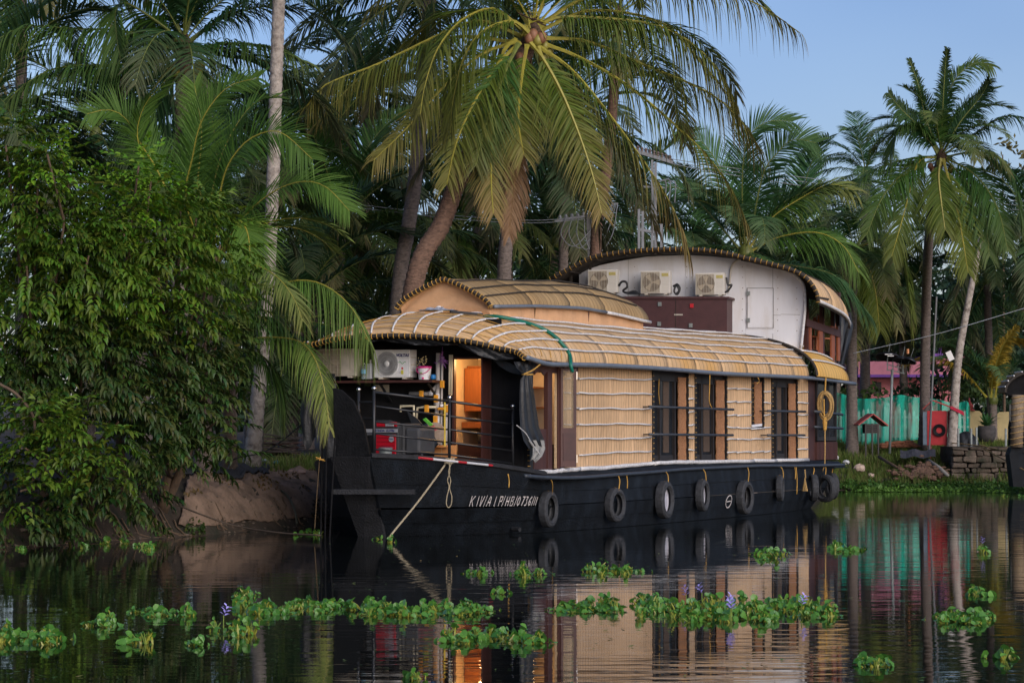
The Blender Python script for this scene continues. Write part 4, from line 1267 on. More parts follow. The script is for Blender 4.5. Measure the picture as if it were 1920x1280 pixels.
# red/white pole and net lying on the gunwale
P = [bl(*sd(x, y, .25)) for x, y in ((786, 860.5), (860, 868.5), (925, 875))]
e = empty('striped_pole', P[0], 0, 'red and white striped pole lying along the bow gunwale', 'pole')
for k, (a_, b2) in enumerate(((0, .17), (.17, .5), (.5, .62), (.62, .92), (.92, 1))):
    MB().tube([P[0].lerp(P[2], a_) - P[0] + Vector((0, 0, .03)), P[0].lerp(P[2], b2) - P[0] + Vector((0, 0, .03))], .025, 8).build('pole_segment', M_white if k % 2 else M_redpl, e)
rs = random.Random(8); mb = MB()
c0 = bl(*fr(775, 860, -1.75)); c0.z = 1.62
for k in range(16):
    an = rs.uniform(0, 6.28); mb.tube([(.13 * math.cos(an + t) * rs.uniform(.6, 1.2), .1 * math.sin(an + t), .02 + .06 * abs(math.sin(t * 2 + k))) for t in (0, .5, 1, 1.5)], .006, 3)
o = mb.build('red_twine_tangle', pm('red_twine', (.35, .03, .04), .8), None, loc=c0); tag(o, 'tangle of red twine on the bow deck beside the striped pole', 'twine')

# ---- black curtain tied at the corner
def curtain():
    cols = 14
    path = [(984, 678, 40, 0), (986, 690, 34, 0), (989, 702, 14, 0), (986, 712, 20, 0), (988, 740, 26, 0), (990, 770, 31, 0), (993, 800, 34, 0), (997, 825, 38, 0), (1003, 842, 30, 0), (1001, 856, 22, 0), (994, 868, 12, 0)]
    P = []
    for (x, y, w, _) in path:
        row = []
        for c in range(cols):
            u = c / (cols - 1)
            q = sd(x - w / 2 + w * u, y, -.22)
            fold = .05 * math.sin(u * 17) * min(1, w / 20)
            row.append(bl(q.x + fold, q.y + .6 * fold - (.05 if y > 800 else 0), q.z + (.08 * math.sin(u * 3) if y > 840 else 0)))
        P.append(row)
    return P
P = curtain()
e = empty('tied_curtain', P[0][7], 0, 'black plastic curtain gathered and tied at the corner beside the brown door', 'curtain')
loc0 = P[0][7]
MB().sheet([[p - loc0 for p in r] for r in P[:9]], UB, .012).build('curtain_cloth', M_tarp, e, smooth=True)
MB().sheet([[p - loc0 for p in r[3:]] for r in P[7:]], UB, .015).build('turned_hem', M_tarpin, e, smooth=True, label='grey lining turned out at the hem')
q = sd(989, 702, -.30); MB().tube([bl(q.x + .12 * math.cos(t), q.y + .12 * math.sin(t), q.z) - loc0 for t in np.linspace(0, 6.2, 12)], .015, 5).build('tie_cord', M_yrope, e)
MB().tube(crom([bl(*sd(x, y, -.42)) - loc0 for x, y in ((983, 701), (1000, 693), (1014, 682))], 8), .016, 5).build('tie_cord', M_yrope, e)
MB().tube(crom([bl(*sd(x, y, -.3)) - loc0 for x, y in ((969, 797), (985, 811), (993, 824), (1003, 839), (1012, 851))], 14), .012, 5).build('hem_rope', M_pipew, e)
# swag from under the rim to the tie
rows = []
for r in range(8):
    u = r / 7
    A_ = [(912, 652 + 8 * u), (935, 672 + 13 * u), (960, 682 + 17 * u), (985, 700 + 3 * u)]
    rows.append([bl(*fr(x, y, -.35)) + Vector((0, -.06 * math.sin(u * 22), 0)) for x, y in A_])
rows = [crom(r, 14) for r in rows]
o = MB().grid([[p - rows[0][0] for p in r] for r in rows]).build('draped_tarp', M_tarp, None, loc=rows[0][0], smooth=True)
tag(o, 'black tarp swag draped from the roof rim down to the curtain tie', 'tarp')

# ---- registration lettering painted on the hull
GL = {'K': [[(0, 0), (0, 1)], [(0, .38), (.62, 1)], [(.2, .55), (.62, 0)]], 'I': [[(.1, 0), (.1, 1)]], 'V': [[(0, 1), (.12, .05), (.2, .02), (.62, 1)]],
      'A': [[(0, 0), (.25, .75), (.38, 1), (.55, .9), (.6, 0)], [(.15, .38), (.6, .38)]], 'L': [[(.1, 1), (.1, .02), (.22, .02)]], 'P': [[(0, 0), (0, 1), (.4, 1), (.5, .78), (.38, .52), (.02, .5)]],
      'H': [[(0, 0), (0, 1)], [(.5, 0), (.5, 1)], [(0, .5), (.5, .5)]], 'B': [[(0, 0), (0, 1), (.38, 1), (.45, .78), (.3, .54), (0, .52)], [(.3, .54), (.5, .35), (.4, .03), (0, 0)]],
      '/': [[(0, -.05), (.25, 1.1)]], '0': [[(.25, 0), (.03, .25), (.05, .75), (.28, 1), (.48, .78), (.46, .25), (.25, 0)]], '7': [[(0, 1), (.5, 1), (.15, 0)]],
      '3': [[(0, 1), (.48, 1), (.2, .6), (.45, .4), (.38, .05), (0, 0)]], '6': [[(.5, 1), (.15, .7), (.0, .25), (.2, 0), (.46, .15), (.42, .42), (.15, .45)]], '1': [[(.1, 0), (.1, 1)]]}
def hull_point(px, py, off):
    s, t = hull_px(px, py); return hull(s, t) + hnorm(s, t) * off
def stroke(mb, pts, w, off=.045):
    P = [hull_point(x, y, off) for x, y in pts]
    n0 = Vector((0, -1, 0))
    for p, q in zip(P, P[1:]):
        d = (q - p).normalized(); sd_ = d.cross(n0).normalized() * w
        mb.prism([p - sd_ - d * w * .5, p + sd_ - d * w * .5, q + sd_ + d * w * .5, q - sd_ + d * w * .5], (0, -.006, 0))
lay = [('K', 877.5, 14), ('I', 890.5, 5), ('V', 896, 12), ('/', 904, 10), ('A', 909, 14), ('L', 923, 7), ('P', 931.5, 14), ('/', 938, 11), ('H', 944.5, 13), ('B', 953, 14), ('/', 961, 10), ('0', 965, 13), ('7', 973.5, 10), ('3', 980, 9), ('6', 986.5, 10), ('/', 993, 8), ('1', 996.5, 8), ('1', 1000, 8)]
for ch, x0, w_ in lay:
    mb = MB()
    t = (x0 - 877) / 125
    yb = 947.3 - 1.2 * t; hh = (18.5, 17)[0] * (1 - .18 * t)
    for st in GL[ch]:
        pts = [(x0 + u * w_ * .68 + v * hh * .30, yb - v * hh) for u, v in st]
        stroke(mb, pts, .008 if ch in '/1B' else .013)
    mb.build('painted_letter' if ch.isalpha() else 'painted_stroke' if ch == '/' else 'painted_digit', M_wpaint, boat)
mb = MB()
stroke(mb, [(1358 + 5 * 1 + 5.2 * math.cos(t) - 2.5 * -math.sin(t), 939 - 11.5 * math.sin(t)) for t in np.linspace(0, 2 * math.pi, 15)], .014, .05)
stroke(mb, [(1359, 939.5), (1367, 938)], .012, .05)
mb.build('load_mark', M_wpaint, boat)
# drain stub
p = hull_point(958, 989, .06); MB().tube([p, p + Vector((-.1, -.22, 0))], .05, 8).build('drain_pipe', M_hullgrey, boat)

# ---- tyre fenders
def tyre(px, py, hpx, yaw, white, label, off=.16, bpx=None):
    if bpx is None:
        c = hull_point(px - 12, py, off); c = sd(px, py, c.y)
    else: c = sd(px, py, bpx)
    W_ = MB_ @ c; s = px_size(W_); Ro = hpx / s / 2
    ri = Ro * .62; wd = Ro * .30
    e = empty('tyre_fender', W_, TH + yaw, label, 'tyre', 'tyre fenders along the hull')
    prof = []
    for k in range(13):
        t = k / 12 * 2 * math.pi * .86 + 2 * math.pi * .07 - math.pi / 2
        pass
    ring = []
    nseg = 34
    sec_ = [(ri, -wd * .55), (ri + (Ro - ri) * .35, -wd * .95), (Ro * .93, -wd * .85), (Ro, -wd * .6), (Ro * 1.005, 0), (Ro, wd * .6), (Ro * .93, wd * .85), (ri + (Ro - ri) * .35, wd * .95), (ri, wd * .55), (ri + .02, wd * .35), (Ro * .88, wd * .3), (Ro * .88, -wd * .3), (ri + .02, -wd * .35)]
    V = []; F = []; m = len(sec_)
    for k in range(nseg):
        an = 2 * math.pi * k / nseg; gr = 1 if k % 2 else .988
        for i, (r_, h_) in enumerate(sec_):
            rr = r_ * (gr if 2 <= i <= 6 else 1)
            V.append((rr * math.cos(an), h_, rr * math.sin(an) * 1.04))
    for k in range(nseg):
        for i in range(m):
            F.append((k * m + i, k * m + (i + 1) % m, ((k + 1) % nseg) * m + (i + 1) % m, ((k + 1) % nseg) * m + i))
    mb = MB(); mb.add(V, F); mb.build('tyre_rubber', M_tyre, e, smooth=False)
    if white:
        MB().lathe([(Ro * .80, wd * .1), (Ro * .80, wd * .55), (Ro * .60, wd * .55), (Ro * .60, wd * .1)], n=30, axis='y').build('white_inner_face', M_wring, e)
    return e, W_, Ro
tyres = [(1028, 954, 66, 0, False, 'tyre fender nearest the bow, beside the painted registration'), (1153.5, 946, 62, -.14, False, 'second tyre fender from the bow, hung on yellow cord'),
         (1246, 936.5, 68, 0, True, 'third tyre fender, white inner ring, biggest of the white ringed ones'), (1317, 928, 58, .06, True, 'fourth tyre fender, white inner ring, left of the round hull mark'),
         (1396.5, 932, 61, -.06, False, 'fifth tyre fender, black, just right of the round hull mark'), (1462.5, 915, 47, .20, True, 'slim white centred tyre fender second from the stern cluster')]
def cordline(P0, P1, name, parent, m=M_yrope, r=.013):
    return MB().tube(crom([P0, P0.lerp(P1, .4) + Vector((.015, -.03, 0)), P1], 8), r, 5).build(name, m, parent)
for px, py, hp_, yaw, wt, lab in tyres:
    e, W_, Ro = tyre(px, py, hp_, yaw, wt, lab)
    top_ = MB_ @ Vector(min(rub, key=lambda q: abs(project(MB_ @ q)[0] - px)))
    Rm = e.matrix_basis.to_3x3().inverted() if False else Matrix.Rotation(-(TH + yaw), 3, 'Z')
    o_ = cordline(Rm @ (top_ - W_), Vector((0, -.1, Ro * .97)), 'tyre_cord', e)
    MB().tube([(0, -.10 * math.cos(t), Ro * .86 + .16 * Ro * math.sin(t)) for t in np.linspace(0, 6.28, 12, endpoint=False)], .012, 5, closed=True).build('cord_loop', M_yrope, e)
for px, py, hp_, yaw, b2, lab in ((1525, 914, 49, R(28), -.55, 'leftmost of the three tyre fenders clustered at the stern corner'), (1548, 915, 50, R(62), -.55, 'middle tyre fender of the stern corner cluster'), (1560, 911, 48, R(38), -.35, 'rearmost tyre fender behind the others at the stern corner')):
    e, W_, Ro = tyre(px, py, hp_, yaw, False, lab, bpx=b2)
    Rm = Matrix.Rotation(-(TH + yaw), 3, 'Z')
    cordline(Rm @ (MB_ @ sd(px, 874, b2 + .05) - W_), Vector((0, 0, Ro)), 'tyre_cord', e)

# ---- ropes
def wrope(pts, r, name, m, label, cat, n=40, parent=None):
    o = MB().tube(crom(pts, n), r, 6).build(name, m, parent, smooth=True)
    return tag(o, label, cat)
# mooring line
pA = bl(*fr(843, 862, 0)); gpt = posts[2][0]; pA = bl(gpt.x - .05, gpt.y - .1, 1.62)
pW = ground(722, 1008, -.3); 
pAf = at(838, 866, pA.y - .05)
o = MB().tube(crom([pAf, pAf.lerp(at(735, 1000, pA.y - 2.1), .5) + Vector((0, 0, -.04)), at(735, 1000, pA.y - 2.1), at(728, 1012, pA.y - 2.2)], 40), .022, 6).build('mooring_rope', M_palerope, None, smooth=True)
tag(o, 'taut pale mooring rope from the bow rail into the water', 'rope')
P = [at(x, y, pA.y - .25) for x, y in ((842, 866), (843, 885), (839, 900), (842, 912), (838, 930), (837, 945), (841, 951), (846, 945), (847, 930), (843, 915), (845, 900), (841, 885), (846, 868))]
o = MB().tube(crom(P, 60), .012, 5).build('rope_loop', M_palerope, None, smooth=True); tag(o, 'thin pale rope loop hanging from the bow rail knot', 'rope')
rs = random.Random(12); mb = MB(); c0 = at(842, 864, pA.y - .12)
for k in range(9):
    ph = rs.uniform(0, 6.28); mb.tube([(.11 * math.cos(t + ph), .08 * math.sin(t + ph), rs.uniform(-.04, .06) + .03 * math.sin(3 * t)) for t in np.linspace(0, 4.5, 9)], .016, 5)
o = mb.build('rope_knot', M_palerope, None, loc=c0, smooth=True); tag(o, 'knot of pale rope wound round the rail post foot', 'rope')
# coil at the stern
cc = sd(1548, 760, -.5); Wc = MB_ @ cc
e = empty('rope_coil', Wc, RZB, 'big yellow coir rope coil hanging beneath the stern eave', 'rope')
rs = random.Random(6)
s = px_size(Wc)
for k in range(16):
    kk = rs.uniform(.5, 1.0); rx, rz = 15.5 * kk / s, 27 * (kk * .6 + .4) / s; ox = rs.uniform(-2, 2) / s; oz = rs.uniform(-3, 3) / s
    MB().tube([(ox + rx * math.cos(t), -.03 * k / 5 + .03 * math.sin(t * 2 + k), oz + rz * math.sin(t)) for t in np.linspace(0, 2 * math.pi, 24, endpoint=False)], .020, 5, closed=True).build('rope_turn', M_rope, e, smooth=True)
MB().tube([(0, -.05, 26 / s), (.01, 0, 52 / s)], .022, 5).build('hanging_cord', M_yrope, e)
MB().lathe([(.05, -.35), (.07, -.5), (.05, -.72), (.02, -.75)], (0, -.08, 0), 8).build('rope_whipping', M_yrope, e)
MB().tube([(0, -.08, -.5), (.0, -.08, -1.3), (-.01, -.08, -1.75), (-.12, -.06, -2.05), (-.35, -.04, -2.15), (-.55, -.02, -1.98), (-.75, 0, -1.72), (-1.0, 0, -1.66)], .02, 5).build('rope_tail', M_rope, e, smooth=True)
MB().tube([(0, -.18, 12 / s), (.01, -.18, -20 / s)], .02, 5).build('rope_whipping', M_yrope, e)
# tassels and cords at the stern
q = MB_ @ sd(1509, 880, -.6)
mb = MB(); rs = random.Random(3)
mb.tube([(0, 0, .0), (.02, 0, -.25)], .02, 5)
for k in range(22): mb.tube([(0, 0, -.22), (rs.uniform(-.08, .08), rs.uniform(-.05, .05), -.62)], .009, 3)
o = mb.build('rope_tassel', M_rope, None, loc=q); tag(o, 'frayed yellow rope tassel hanging over the stern hull side', 'rope')
for px, y0, y1, lab in ((1493, 874, 926, 'long loose yellow cord hanging down left of the tassel'), (1490, 872, 898, 'short doubled yellow cord near the stern'), (1175, 890, 915, 'loose yellow cord end hanging between the second and third tyres'), (953, 888, 914, 'short frayed cord hanging under the bow corner')):
    b2 = -.58
    wrope([MB_ @ sd(px - .5, y0, b2), MB_ @ sd(px + 1.5, (y0 + y1) / 2, b2), MB_ @ sd(px + 1, y1, b2)], .013, 'loose_cord', M_yrope, lab, 'cord', 8)
wrope([MB_ @ sd(x, y, b2_) for x, y, b2_ in ((955, 890, -.35), (968, 906, -.35), (980, 911, -.4), (989, 902, -.45), (992, 892, -.5))], .007, 'thin_wire', M_rail, 'thin dark wire looped under the bow corner', 'wire', 20)
wrope([MB_ @ sd(x, y, -.42) for x, y in ((1331, 700), (1330.5, 725), (1330, 752), (1335, 765))], .012, 'window_cord', M_yrope, 'yellow cord hanging before the second window down to the upper bar', 'cord', 14)
wrope([MB_ @ sd(x, y, -.05) for x, y in ((1236, 710), (1235, 735), (1237, 758))], .009, 'window_cord', M_yrope, 'faint cord hanging behind the upper bar of the first window', 'cord', 10)
wrope([MB_ @ sd(x, y, -.46) for x, y in ((1421, 708), (1424, 714), (1419, 719))], .012, 'gutter_tie', M_yrope, 'yellow tie hanging above the little window', 'cord', 6)
# white paper by the small window
q = sd(1420, 797, -.06); o = MB().prism([MB_ @ sd(x, y, -.08) for x, y in ((1410, 796), (1429, 794), (1429, 798.5), (1411, 801))], WB * .03).build('folded_cloth', M_cream, None); tag(o, 'folded pale cloth on the sill of the little window', 'cloth')
# green hose over the roof
def roofw(px, py, up=.06):
    lo = None
    # march the ray onto the lower roof
    d = (MBI.to_3x3() @ ray(px, py)).normalized(); o_ = MBI @ CAMP
    t = 50.
    while t < 92:
        p = o_ + d * t
        if p.x > .6 and abs(p.y - BC) < RB:
            c_ = (BC - p.y) / RB; z = zg(p.x) + (zridge(p.x) - zg(p.x)) * math.sqrt(max(0, 1 - c_ * c_)) ** .92
            if p.z <= z: break
        t += .03
    return p + Vector((0, -.02, up))
P = [roofw(x, y, .05) for x, y in ((905, 597), (935, 598), (965, 604), (995, 612), (1020, 622), (1040, 636), (1055, 652), (1066, 668))] + [sd(1070, 683, -.5), sd(1073, 697, -.52)]
o = MB().tube([MB_ @ p for p in crom(P, 50)], .042, 8).build('green_hose', M_hose, None, smooth=True); tag(o, 'dark green hose lying over the roof down past the gutter', 'hose')
p = MB_ @ roofw(895, 596, .08)
o = MB().tube([p + UB * -.8 + Vector((-.3, 0, .03)), p + Vector((.1, 0, .0))], .03, 6).build('hose_nozzle', M_dkpl, None); tag(o, 'black and white nozzle at the end of the green hose', 'nozzle')
o = MB().tube([MB_ @ roofw(762, 588, .12), MB_ @ roofw(822, 588, .12)], .06, 10).build('white_pipe', M_white, None, smooth=True); tag(o, 'short white pipe lying on the roof before the canvas gable', 'pipe')
c0 = MB_ @ roofw(820, 592, .04)
rs = random.Random(9)
P = []
for r in range(9):
    P.append([Vector((-.45 + .9 * c / 13 + rs.uniform(-.02, .02), -.25 + .5 * r / 8, .03 + rs.uniform(0, .10) * math.sin(math.pi * c / 13) * math.sin(math.pi * r / 8) + .02)) for c in range(14)])
o = MB().grid(P).build('crumpled_cloth', M_grcloth, None, loc=c0 + Vector((0, 0, .03))); tag(o, 'crumpled grey cloth lying on the roof beside the white pipe', 'cloth')
# chairs on the upper deck
def chair(loc, rz, label):
    e = empty('cane_chair', loc, rz, label, 'chair', 'cane chairs on the upper deck')
    MB().box((-.22, -.22, .42), (.22, .22, .47)).build('seat', M_chair, e, bevel=.01)
    for x in (-.2, .2):
        for y in (-.2, .2): MB().box((x - .025, y - .025, 0), (x + .025, y + .025, .42 if y < 0 else .45)).build('leg', M_chair, e)
    MB().prism([(-.24, .2, .98), (-.2, .2, 1.10), (0, .2, 1.16), (.2, .2, 1.10), (.24, .2, .98)], (0, .05, 0)).build('top_rail', M_chair, e, bevel=.01)
    for k in range(4):
        x = -.18 + .12 * k; MB().tube([(x, .21, .47), (x * 1.1, .27, .75), (x, .225, 1.0)], .028, 6).build('back_slat', M_chair, e, smooth=True)
    return e
for k, (px, off, rz) in enumerate(((1520, .75, R(20)), (1527, .95, R(70)), (1549, .8, R(30)))):
    q = sd(px, 660, off); chair(MB_ @ Vector((q.x, q.y, 4.78)), TH + rz + R(180), ('leftmost cane chair behind the upper deck rail', 'second cane chair, turned sideways behind the upper rail', 'cane chair seen through the middle bay of the upper rail')[k])
# hanging black tarps and poles left of the bow
P = [[at(566 + 62 * c / 9 + 3 * math.sin(r), 700 + (130 + 14 * math.sin(c * 1.3) + (40 if c > 4 else 0)) * r / 8, 60.6 + .12 * math.sin(c * 2 + r * .5)) for c in range(10)] for r in range(9)]
o = MB().grid(P).build('hanging_tarp', M_tarp, None, smooth=True); tag(o, 'dark plastic tarp hanging left of the bow under the palm fronds', 'tarp')
for k, (x0, x1, y0, lab) in enumerate(((606, 601, 730, 'tall thin black stake standing furthest left beside the bow'), (613, 609, 790, 'thin black stake between two others beside the bow'), (628, 617, 820, 'thin leaning black stake closest to the bow stem'))):
    o = MB().tube([at(x0, y0, 57.5 - .3 * k), at(x1, 1003, 57.5 - .3 * k) + Vector((0, 0, -.3))], .019, 6).build('mooring_stake', M_black, None); tag(o, lab, 'stake')
o = MB().tube([at(599, 862, 57.3), at(594, 930, 57.3), at(590, 990, 57.3)], .010, 5).build('stake_rope', pm('dull_brown_cord', (.10, .065, .03), .9, .3, 20), None); tag(o, 'brown rope hanging down among the stakes left of the bow', 'rope')
mb = MB(); rs = random.Random(1)
for k in range(8): mb.tube([(rs.uniform(-.02, .02), 0, 0), (rs.uniform(-.09, .12), rs.uniform(-.05, .05), rs.uniform(-.05, .07))], .012, 4)
o = mb.build('yellow_rope_end', M_yrope, None, loc=at(600, 860, 57.2)); tag(o, 'frayed yellow rope knot on a stake left of the bow', 'rope')
# ================================================================ water, ground
def sl(x): return np.interp(x, [-1500, -16, -10, -7.2, -5.4, -4, -2, 3, 8, 13, 20, 60, 1500], [44, 47, 51.5, 57.5, 62.5, 66.5, 73, 85.5, 97, 106.5, 107, 106, 106])
def terr(x, y):
    d = (y - sl(x)) * np.interp(x, [-5, 5, 12, 14], [.6, .6, .8, 1])
    wl = np.interp(x, [-3, 10], [1, 0])
    hl = 1.22 * (1 - np.exp(-np.maximum(d, 0) / .9)) + .02 * np.maximum(d, 0)
    hr = 1.45 * np.clip(d / 9.0, 0, 1) ** .8 + .01 * np.maximum(d, 0)
    h = wl * hl + (1 - wl) * hr
    nzl = .05 * np.sin(x * 11.3 + 2 * np.sin(y * 3.7)) * np.sin(y * 9.1 + x * 2.3)
    h = np.where(d > 0, h, np.maximum(-1.2, d * .6))
    nz = .10 * np.sin(x * 1.3 + y * .7) * np.sin(y * .9 - x * .4) + .06 * np.sin(x * 3.1 + 1) * np.sin(y * 2.3) + .03 * np.sin(x * 7.3) * np.sin(y * 6.1)
    h = h + nz * np.clip(d / 1.5, 0, 1)
    h = h + nzl * np.clip(d / .5, 0, 1)
    return h + np.clip((y - 170) / 200, 0, 1) * 1.0
xs = np.unique(np.r_[np.linspace(-1600, -60, 8), np.linspace(-60, -16, 20), np.arange(-16, 30, .5), np.linspace(30, 80, 20), np.linspace(80, 1600, 8)])
ysg = np.unique(np.r_[30, np.arange(44, 125, .5), np.linspace(125, 200, 30), np.linspace(200, 3000, 12)])
X, Y = np.meshgrid(xs, ysg)
Z = terr(X, Y)
V = np.stack([X, Y, Z], -1)
M_ground = pm('damp_bank_soil', (0.042, 0.030, 0.020), 0.95, 0.6, 1.6, c2=(0.012, 0.018, 0.009), bump=1.0, bscale=7)
mb = MB(); mb.grid([[tuple(p) for p in row] for row in V])
tag(mb.build('ground', M_ground, None, smooth=True), kind='structure')
m = bpy.data.materials.new('canal_water'); m.use_nodes = True; t = m.node_tree; N = t.nodes; L = t.links; b = N['Principled BSDF']
b.inputs['Base Color'].default_value = (.0045, .0065, .006, 1); b.inputs['Roughness'].default_value = .025; b.inputs['IOR'].default_value = 1.33
tc = N.new('ShaderNodeTexCoord')
def wn(scale, st, det, dist=0.0):
    mp = N.new('ShaderNodeMapping'); mp.inputs['Scale'].default_value = st; L.new(tc.outputs['Object'], mp.inputs[0])
    n = N.new('ShaderNodeTexNoise'); n.inputs['Scale'].default_value = scale; n.inputs['Detail'].default_value = det; n.inputs['Distortion'].default_value = dist
    L.new(mp.outputs[0], n.inputs[0]); return n.outputs[0]
a_ = wn(1.6, (.22, 1.0, 1), 2, .4); b2 = wn(5.0, (.28, 1.0, 1), 2); c_ = wn(.12, (.5, 1, 1), 2)
mm = N.new('ShaderNodeMath'); mm.operation = 'MULTIPLY_ADD'; L.new(b2, mm.inputs[0]); mm.inputs[1].default_value = .28; L.new(a_, mm.inputs[2])
rr = N.new('ShaderNodeMapRange'); L.new(c_, rr.inputs[0]); rr.inputs[1].default_value = .38; rr.inputs[2].default_value = .62; rr.inputs[3].default_value = .35; rr.inputs[4].default_value = 1.2
bp = N.new('ShaderNodeBump'); bp.inputs['Distance'].default_value = .012
m2 = N.new('ShaderNodeMath'); m2.operation = 'MULTIPLY'; L.new(rr.outputs[0], m2.inputs[0]); L.new(mm.outputs[0], m2.inputs[1])
bp.inputs['Strength'].default_value = .5
L.new(m2.outputs[0], bp.inputs['Height']); L.new(bp.outputs[0], b.inputs['Normal'])
MATS['canal_water'] = m
mb = MB(); mb.grid([[(x, y, 0) for x in (-1600, 0, 1600)] for y in (-80, 60, 140)])
tag(mb.build('canal_water', m), kind='structure')
mb = MB(); mb.grid([[(x, y, -3) for x in (-1600, 1600)] for y in (-80, 140)])
tag(mb.build('canal_bed', M_ground), kind='structure')
def tz(x, y): return float(terr(np.array(x, dtype=float), np.array(y, dtype=float)))
def on_ground(px, Y, dz=0.0):
    p = at(px, 815, Y); return Vector((p.x, Y, tz(p.x, Y) + dz))

# ================================================================ left bank things
def drape(x0, x1, d0, d1, nx, ny, up, edge, seed, name, mat, label, cat, warp=None):
    rs = random.Random(seed); P = []
    for j in range(ny + 1):
        row = []
        for i in range(nx + 1):
            u, v = i / nx, j / ny
            x = x0 + (x1 - x0) * u + .05 * math.sin(v * 9 + seed); d = d0 + (d1 - d0) * v + edge * math.sin(u * 7 + seed) * (1 - abs(2 * v - 1))
            y = float(sl(x)) + d
            z = tz(x, y) + up + .05 * math.sin(x * 9 + y * 5) * math.sin(y * 7 - x * 3) + .018 * math.sin(x * 21 + 3 * math.sin(y * 6))
            row.append(Vector((x, y, max(z, .06))))
        P.append(row)
    o = MB().sheet(P, (0, 0, 1), .02).build(name, mat, None, smooth=True)
    return tag(o, label, cat)
M_cloth = pm('tan_ground_cloth', (0.22, 0.15, 0.105), 0.95, 0.45, 1.6, c2=(.10,.068,.045), bump=1, bscale=16)
drape(-7.25, -4.05, .25, 6.5, 60, 40, .05, .25, 1, 'ground_cloth', M_cloth, 'tan cloth sheet draped over the bank mound left of the bow', 'ground cloth')
drape(-7.5, -6.0, 3.6, 6.5, 26, 16, .12, .35, 4, 'black_ground_sheet', pm('charcoal_sheet', (.03, .032, .037), .8, .3, 5, bump=.6), 'dark charcoal plastic sheet lying on top of the tan bank cloth', 'plastic sheet')
for k, (x0, x1, yy, col, lab) in enumerate(((460, 474, 868, (.01, .30, .45), 'crumpled bright blue plastic on the bank grass, left piece'), (482, 505, 873, (.35, .42, .46), 'crumpled clear white plastic between the two blue pieces'), (508, 530, 869, (.01, .24, .33), 'crumpled teal plastic on the bank grass, right piece'))):
    Yd = 68.5; rs = random.Random(k); c = on_ground((x0 + x1) / 2, Yd); w = (x1 - x0) / FPX * Yd
    P = [[Vector((-w / 2 + w * i / 9 + rs.uniform(-.02, .02), -.3 + .6 * j / 6, .03 + rs.uniform(0, .16) * math.sin(math.pi * i / 9))) for i in range(10)] for j in range(7)]
    o = MB().grid(P).build('plastic_litter', pm('litter%d' % k if False else ('blue_litter', 'clear_litter', 'teal_litter')[k], col, .35, .5, 14), None, loc=c); tag(o, lab, 'litter')
rs = random.Random(21)
e = empty('timber_pile', on_ground(520, 72), 0, 'pile of dark old planks and sticks on the bank behind the cloth', 'wood pile')
for k in range(26):
    a = rs.uniform(-.25, .25); w = rs.uniform(.7, 1.3); z = .05 + .62 * k / 26 + rs.uniform(-.05, .05); cx = rs.uniform(-.15, .25)
    MB().bar((cx - w / 2, rs.uniform(-.4, .3), z - a * .4), (cx + w / 2, rs.uniform(-.4, .3), z + a * .4), rs.uniform(.05, .12), rs.uniform(.02, .05)).build('plank', pm('rotten_plank', (.045, .035, .03), .9, .5, 8) if k % 3 else M_brown, e)
e = empty('wooden_frame', on_ground(479, 71), 0, 'dark rectangular wooden frame with a diagonal brace standing by the shrubs', 'frame')
for p, q in (((-.22, 0, 0), (-.22, 0, 1.2)), ((.18, 0, 0), (.18, 0, 1.2)), ((-.25, 0, 1.17), (.22, 0, 1.17)), ((-.22, 0, .35), (.18, 0, 1.1)), ((-.22, 0, .62), (.18, 0, .62))):
    MB().bar(p, q, .06, .07).build('frame_bar', M_rim, e)
e = empty('black_pipes', on_ground(590, 64.5), 0, 'dark boards stacked at the bank edge beside the bow stakes', 'boards')
for k in range(4):
    MB().bar((-.65 + k * .04, .2 * k, .1 + .09 * k), (.55, .15 * k, .22 + .11 * k), .15, .05).build('board', M_rim, e)
for k, (px, yy, r) in enumerate(((560, 888, .13), (548, 884, .10), (478, 882, .12))):
    rs = random.Random(k + 40); mb = MB(); mb.ball((0, 0, 0), r, 8, (1.5, 1, .7)); mb.v = [(x * rs.uniform(.85, 1.15), y * rs.uniform(.85, 1.15), z * rs.uniform(.8, 1.2)) for x, y, z in mb.v]
    o = mb.build('rubble_stone', pm('pale_rubble', (.30, .21, .17), .9, .3, 8), None, loc=on_ground(px, 67 + k * .3, .08)); tag(o, ('pinkish rubble lump nearest the dark boards', 'smaller pinkish rubble lump next to the larger one', 'rubble lump before the blue plastic litter')[k], 'rubble')
def grope(pts, r, name, m, label, cat, n=40, kind=None):
    o = MB().tube(crom(pts, n), r, 5).build(name, m, None, smooth=True); return tag(o, label, cat)
grope([on_ground(455, 68, .1)] + [at(x, y, Y_) for x, y, Y_ in ((470, 885, 66), (500, 905, 64.5), (535, 925, 63.4), (552, 955, 62.5), (557, 982, 62))], .03, 'bank_hose', pm('olive_hose', (.05, .05, .03), .6), 'olive hose running down the tan cloth into the water', 'hose')
grope([at(x, y, Y_) for x, y, Y_ in ((330, 945, 56.5), (380, 965, 57.5), (440, 985, 58), (520, 998, 57), (600, 1003, 56))], .02, 'submerged_rope', pm('dark_rope', (.07, .05, .035), .9), 'dark slack rope trailing from the bank along the water edge', 'rope')
grope([at(x, y, 63.5) for x, y in ((378, 862), (388, 884), (405, 893), (425, 884), (440, 860), (500, 845), (560, 800), (600, 760))], .018, 'black_cable', M_rail, 'thin black cable sagging over the bank from shrubs to the boat', 'cable')

# ================================================================ far right bank things
M_net = pm('emerald_shade_net', (0.0, 0.46, 0.33), 0.8, 0.2, 3, alpha=.65)
M_picket = pm('pale_picket_paint', (0.72, 0.80, 0.72), 0.7, 0.1, 4)
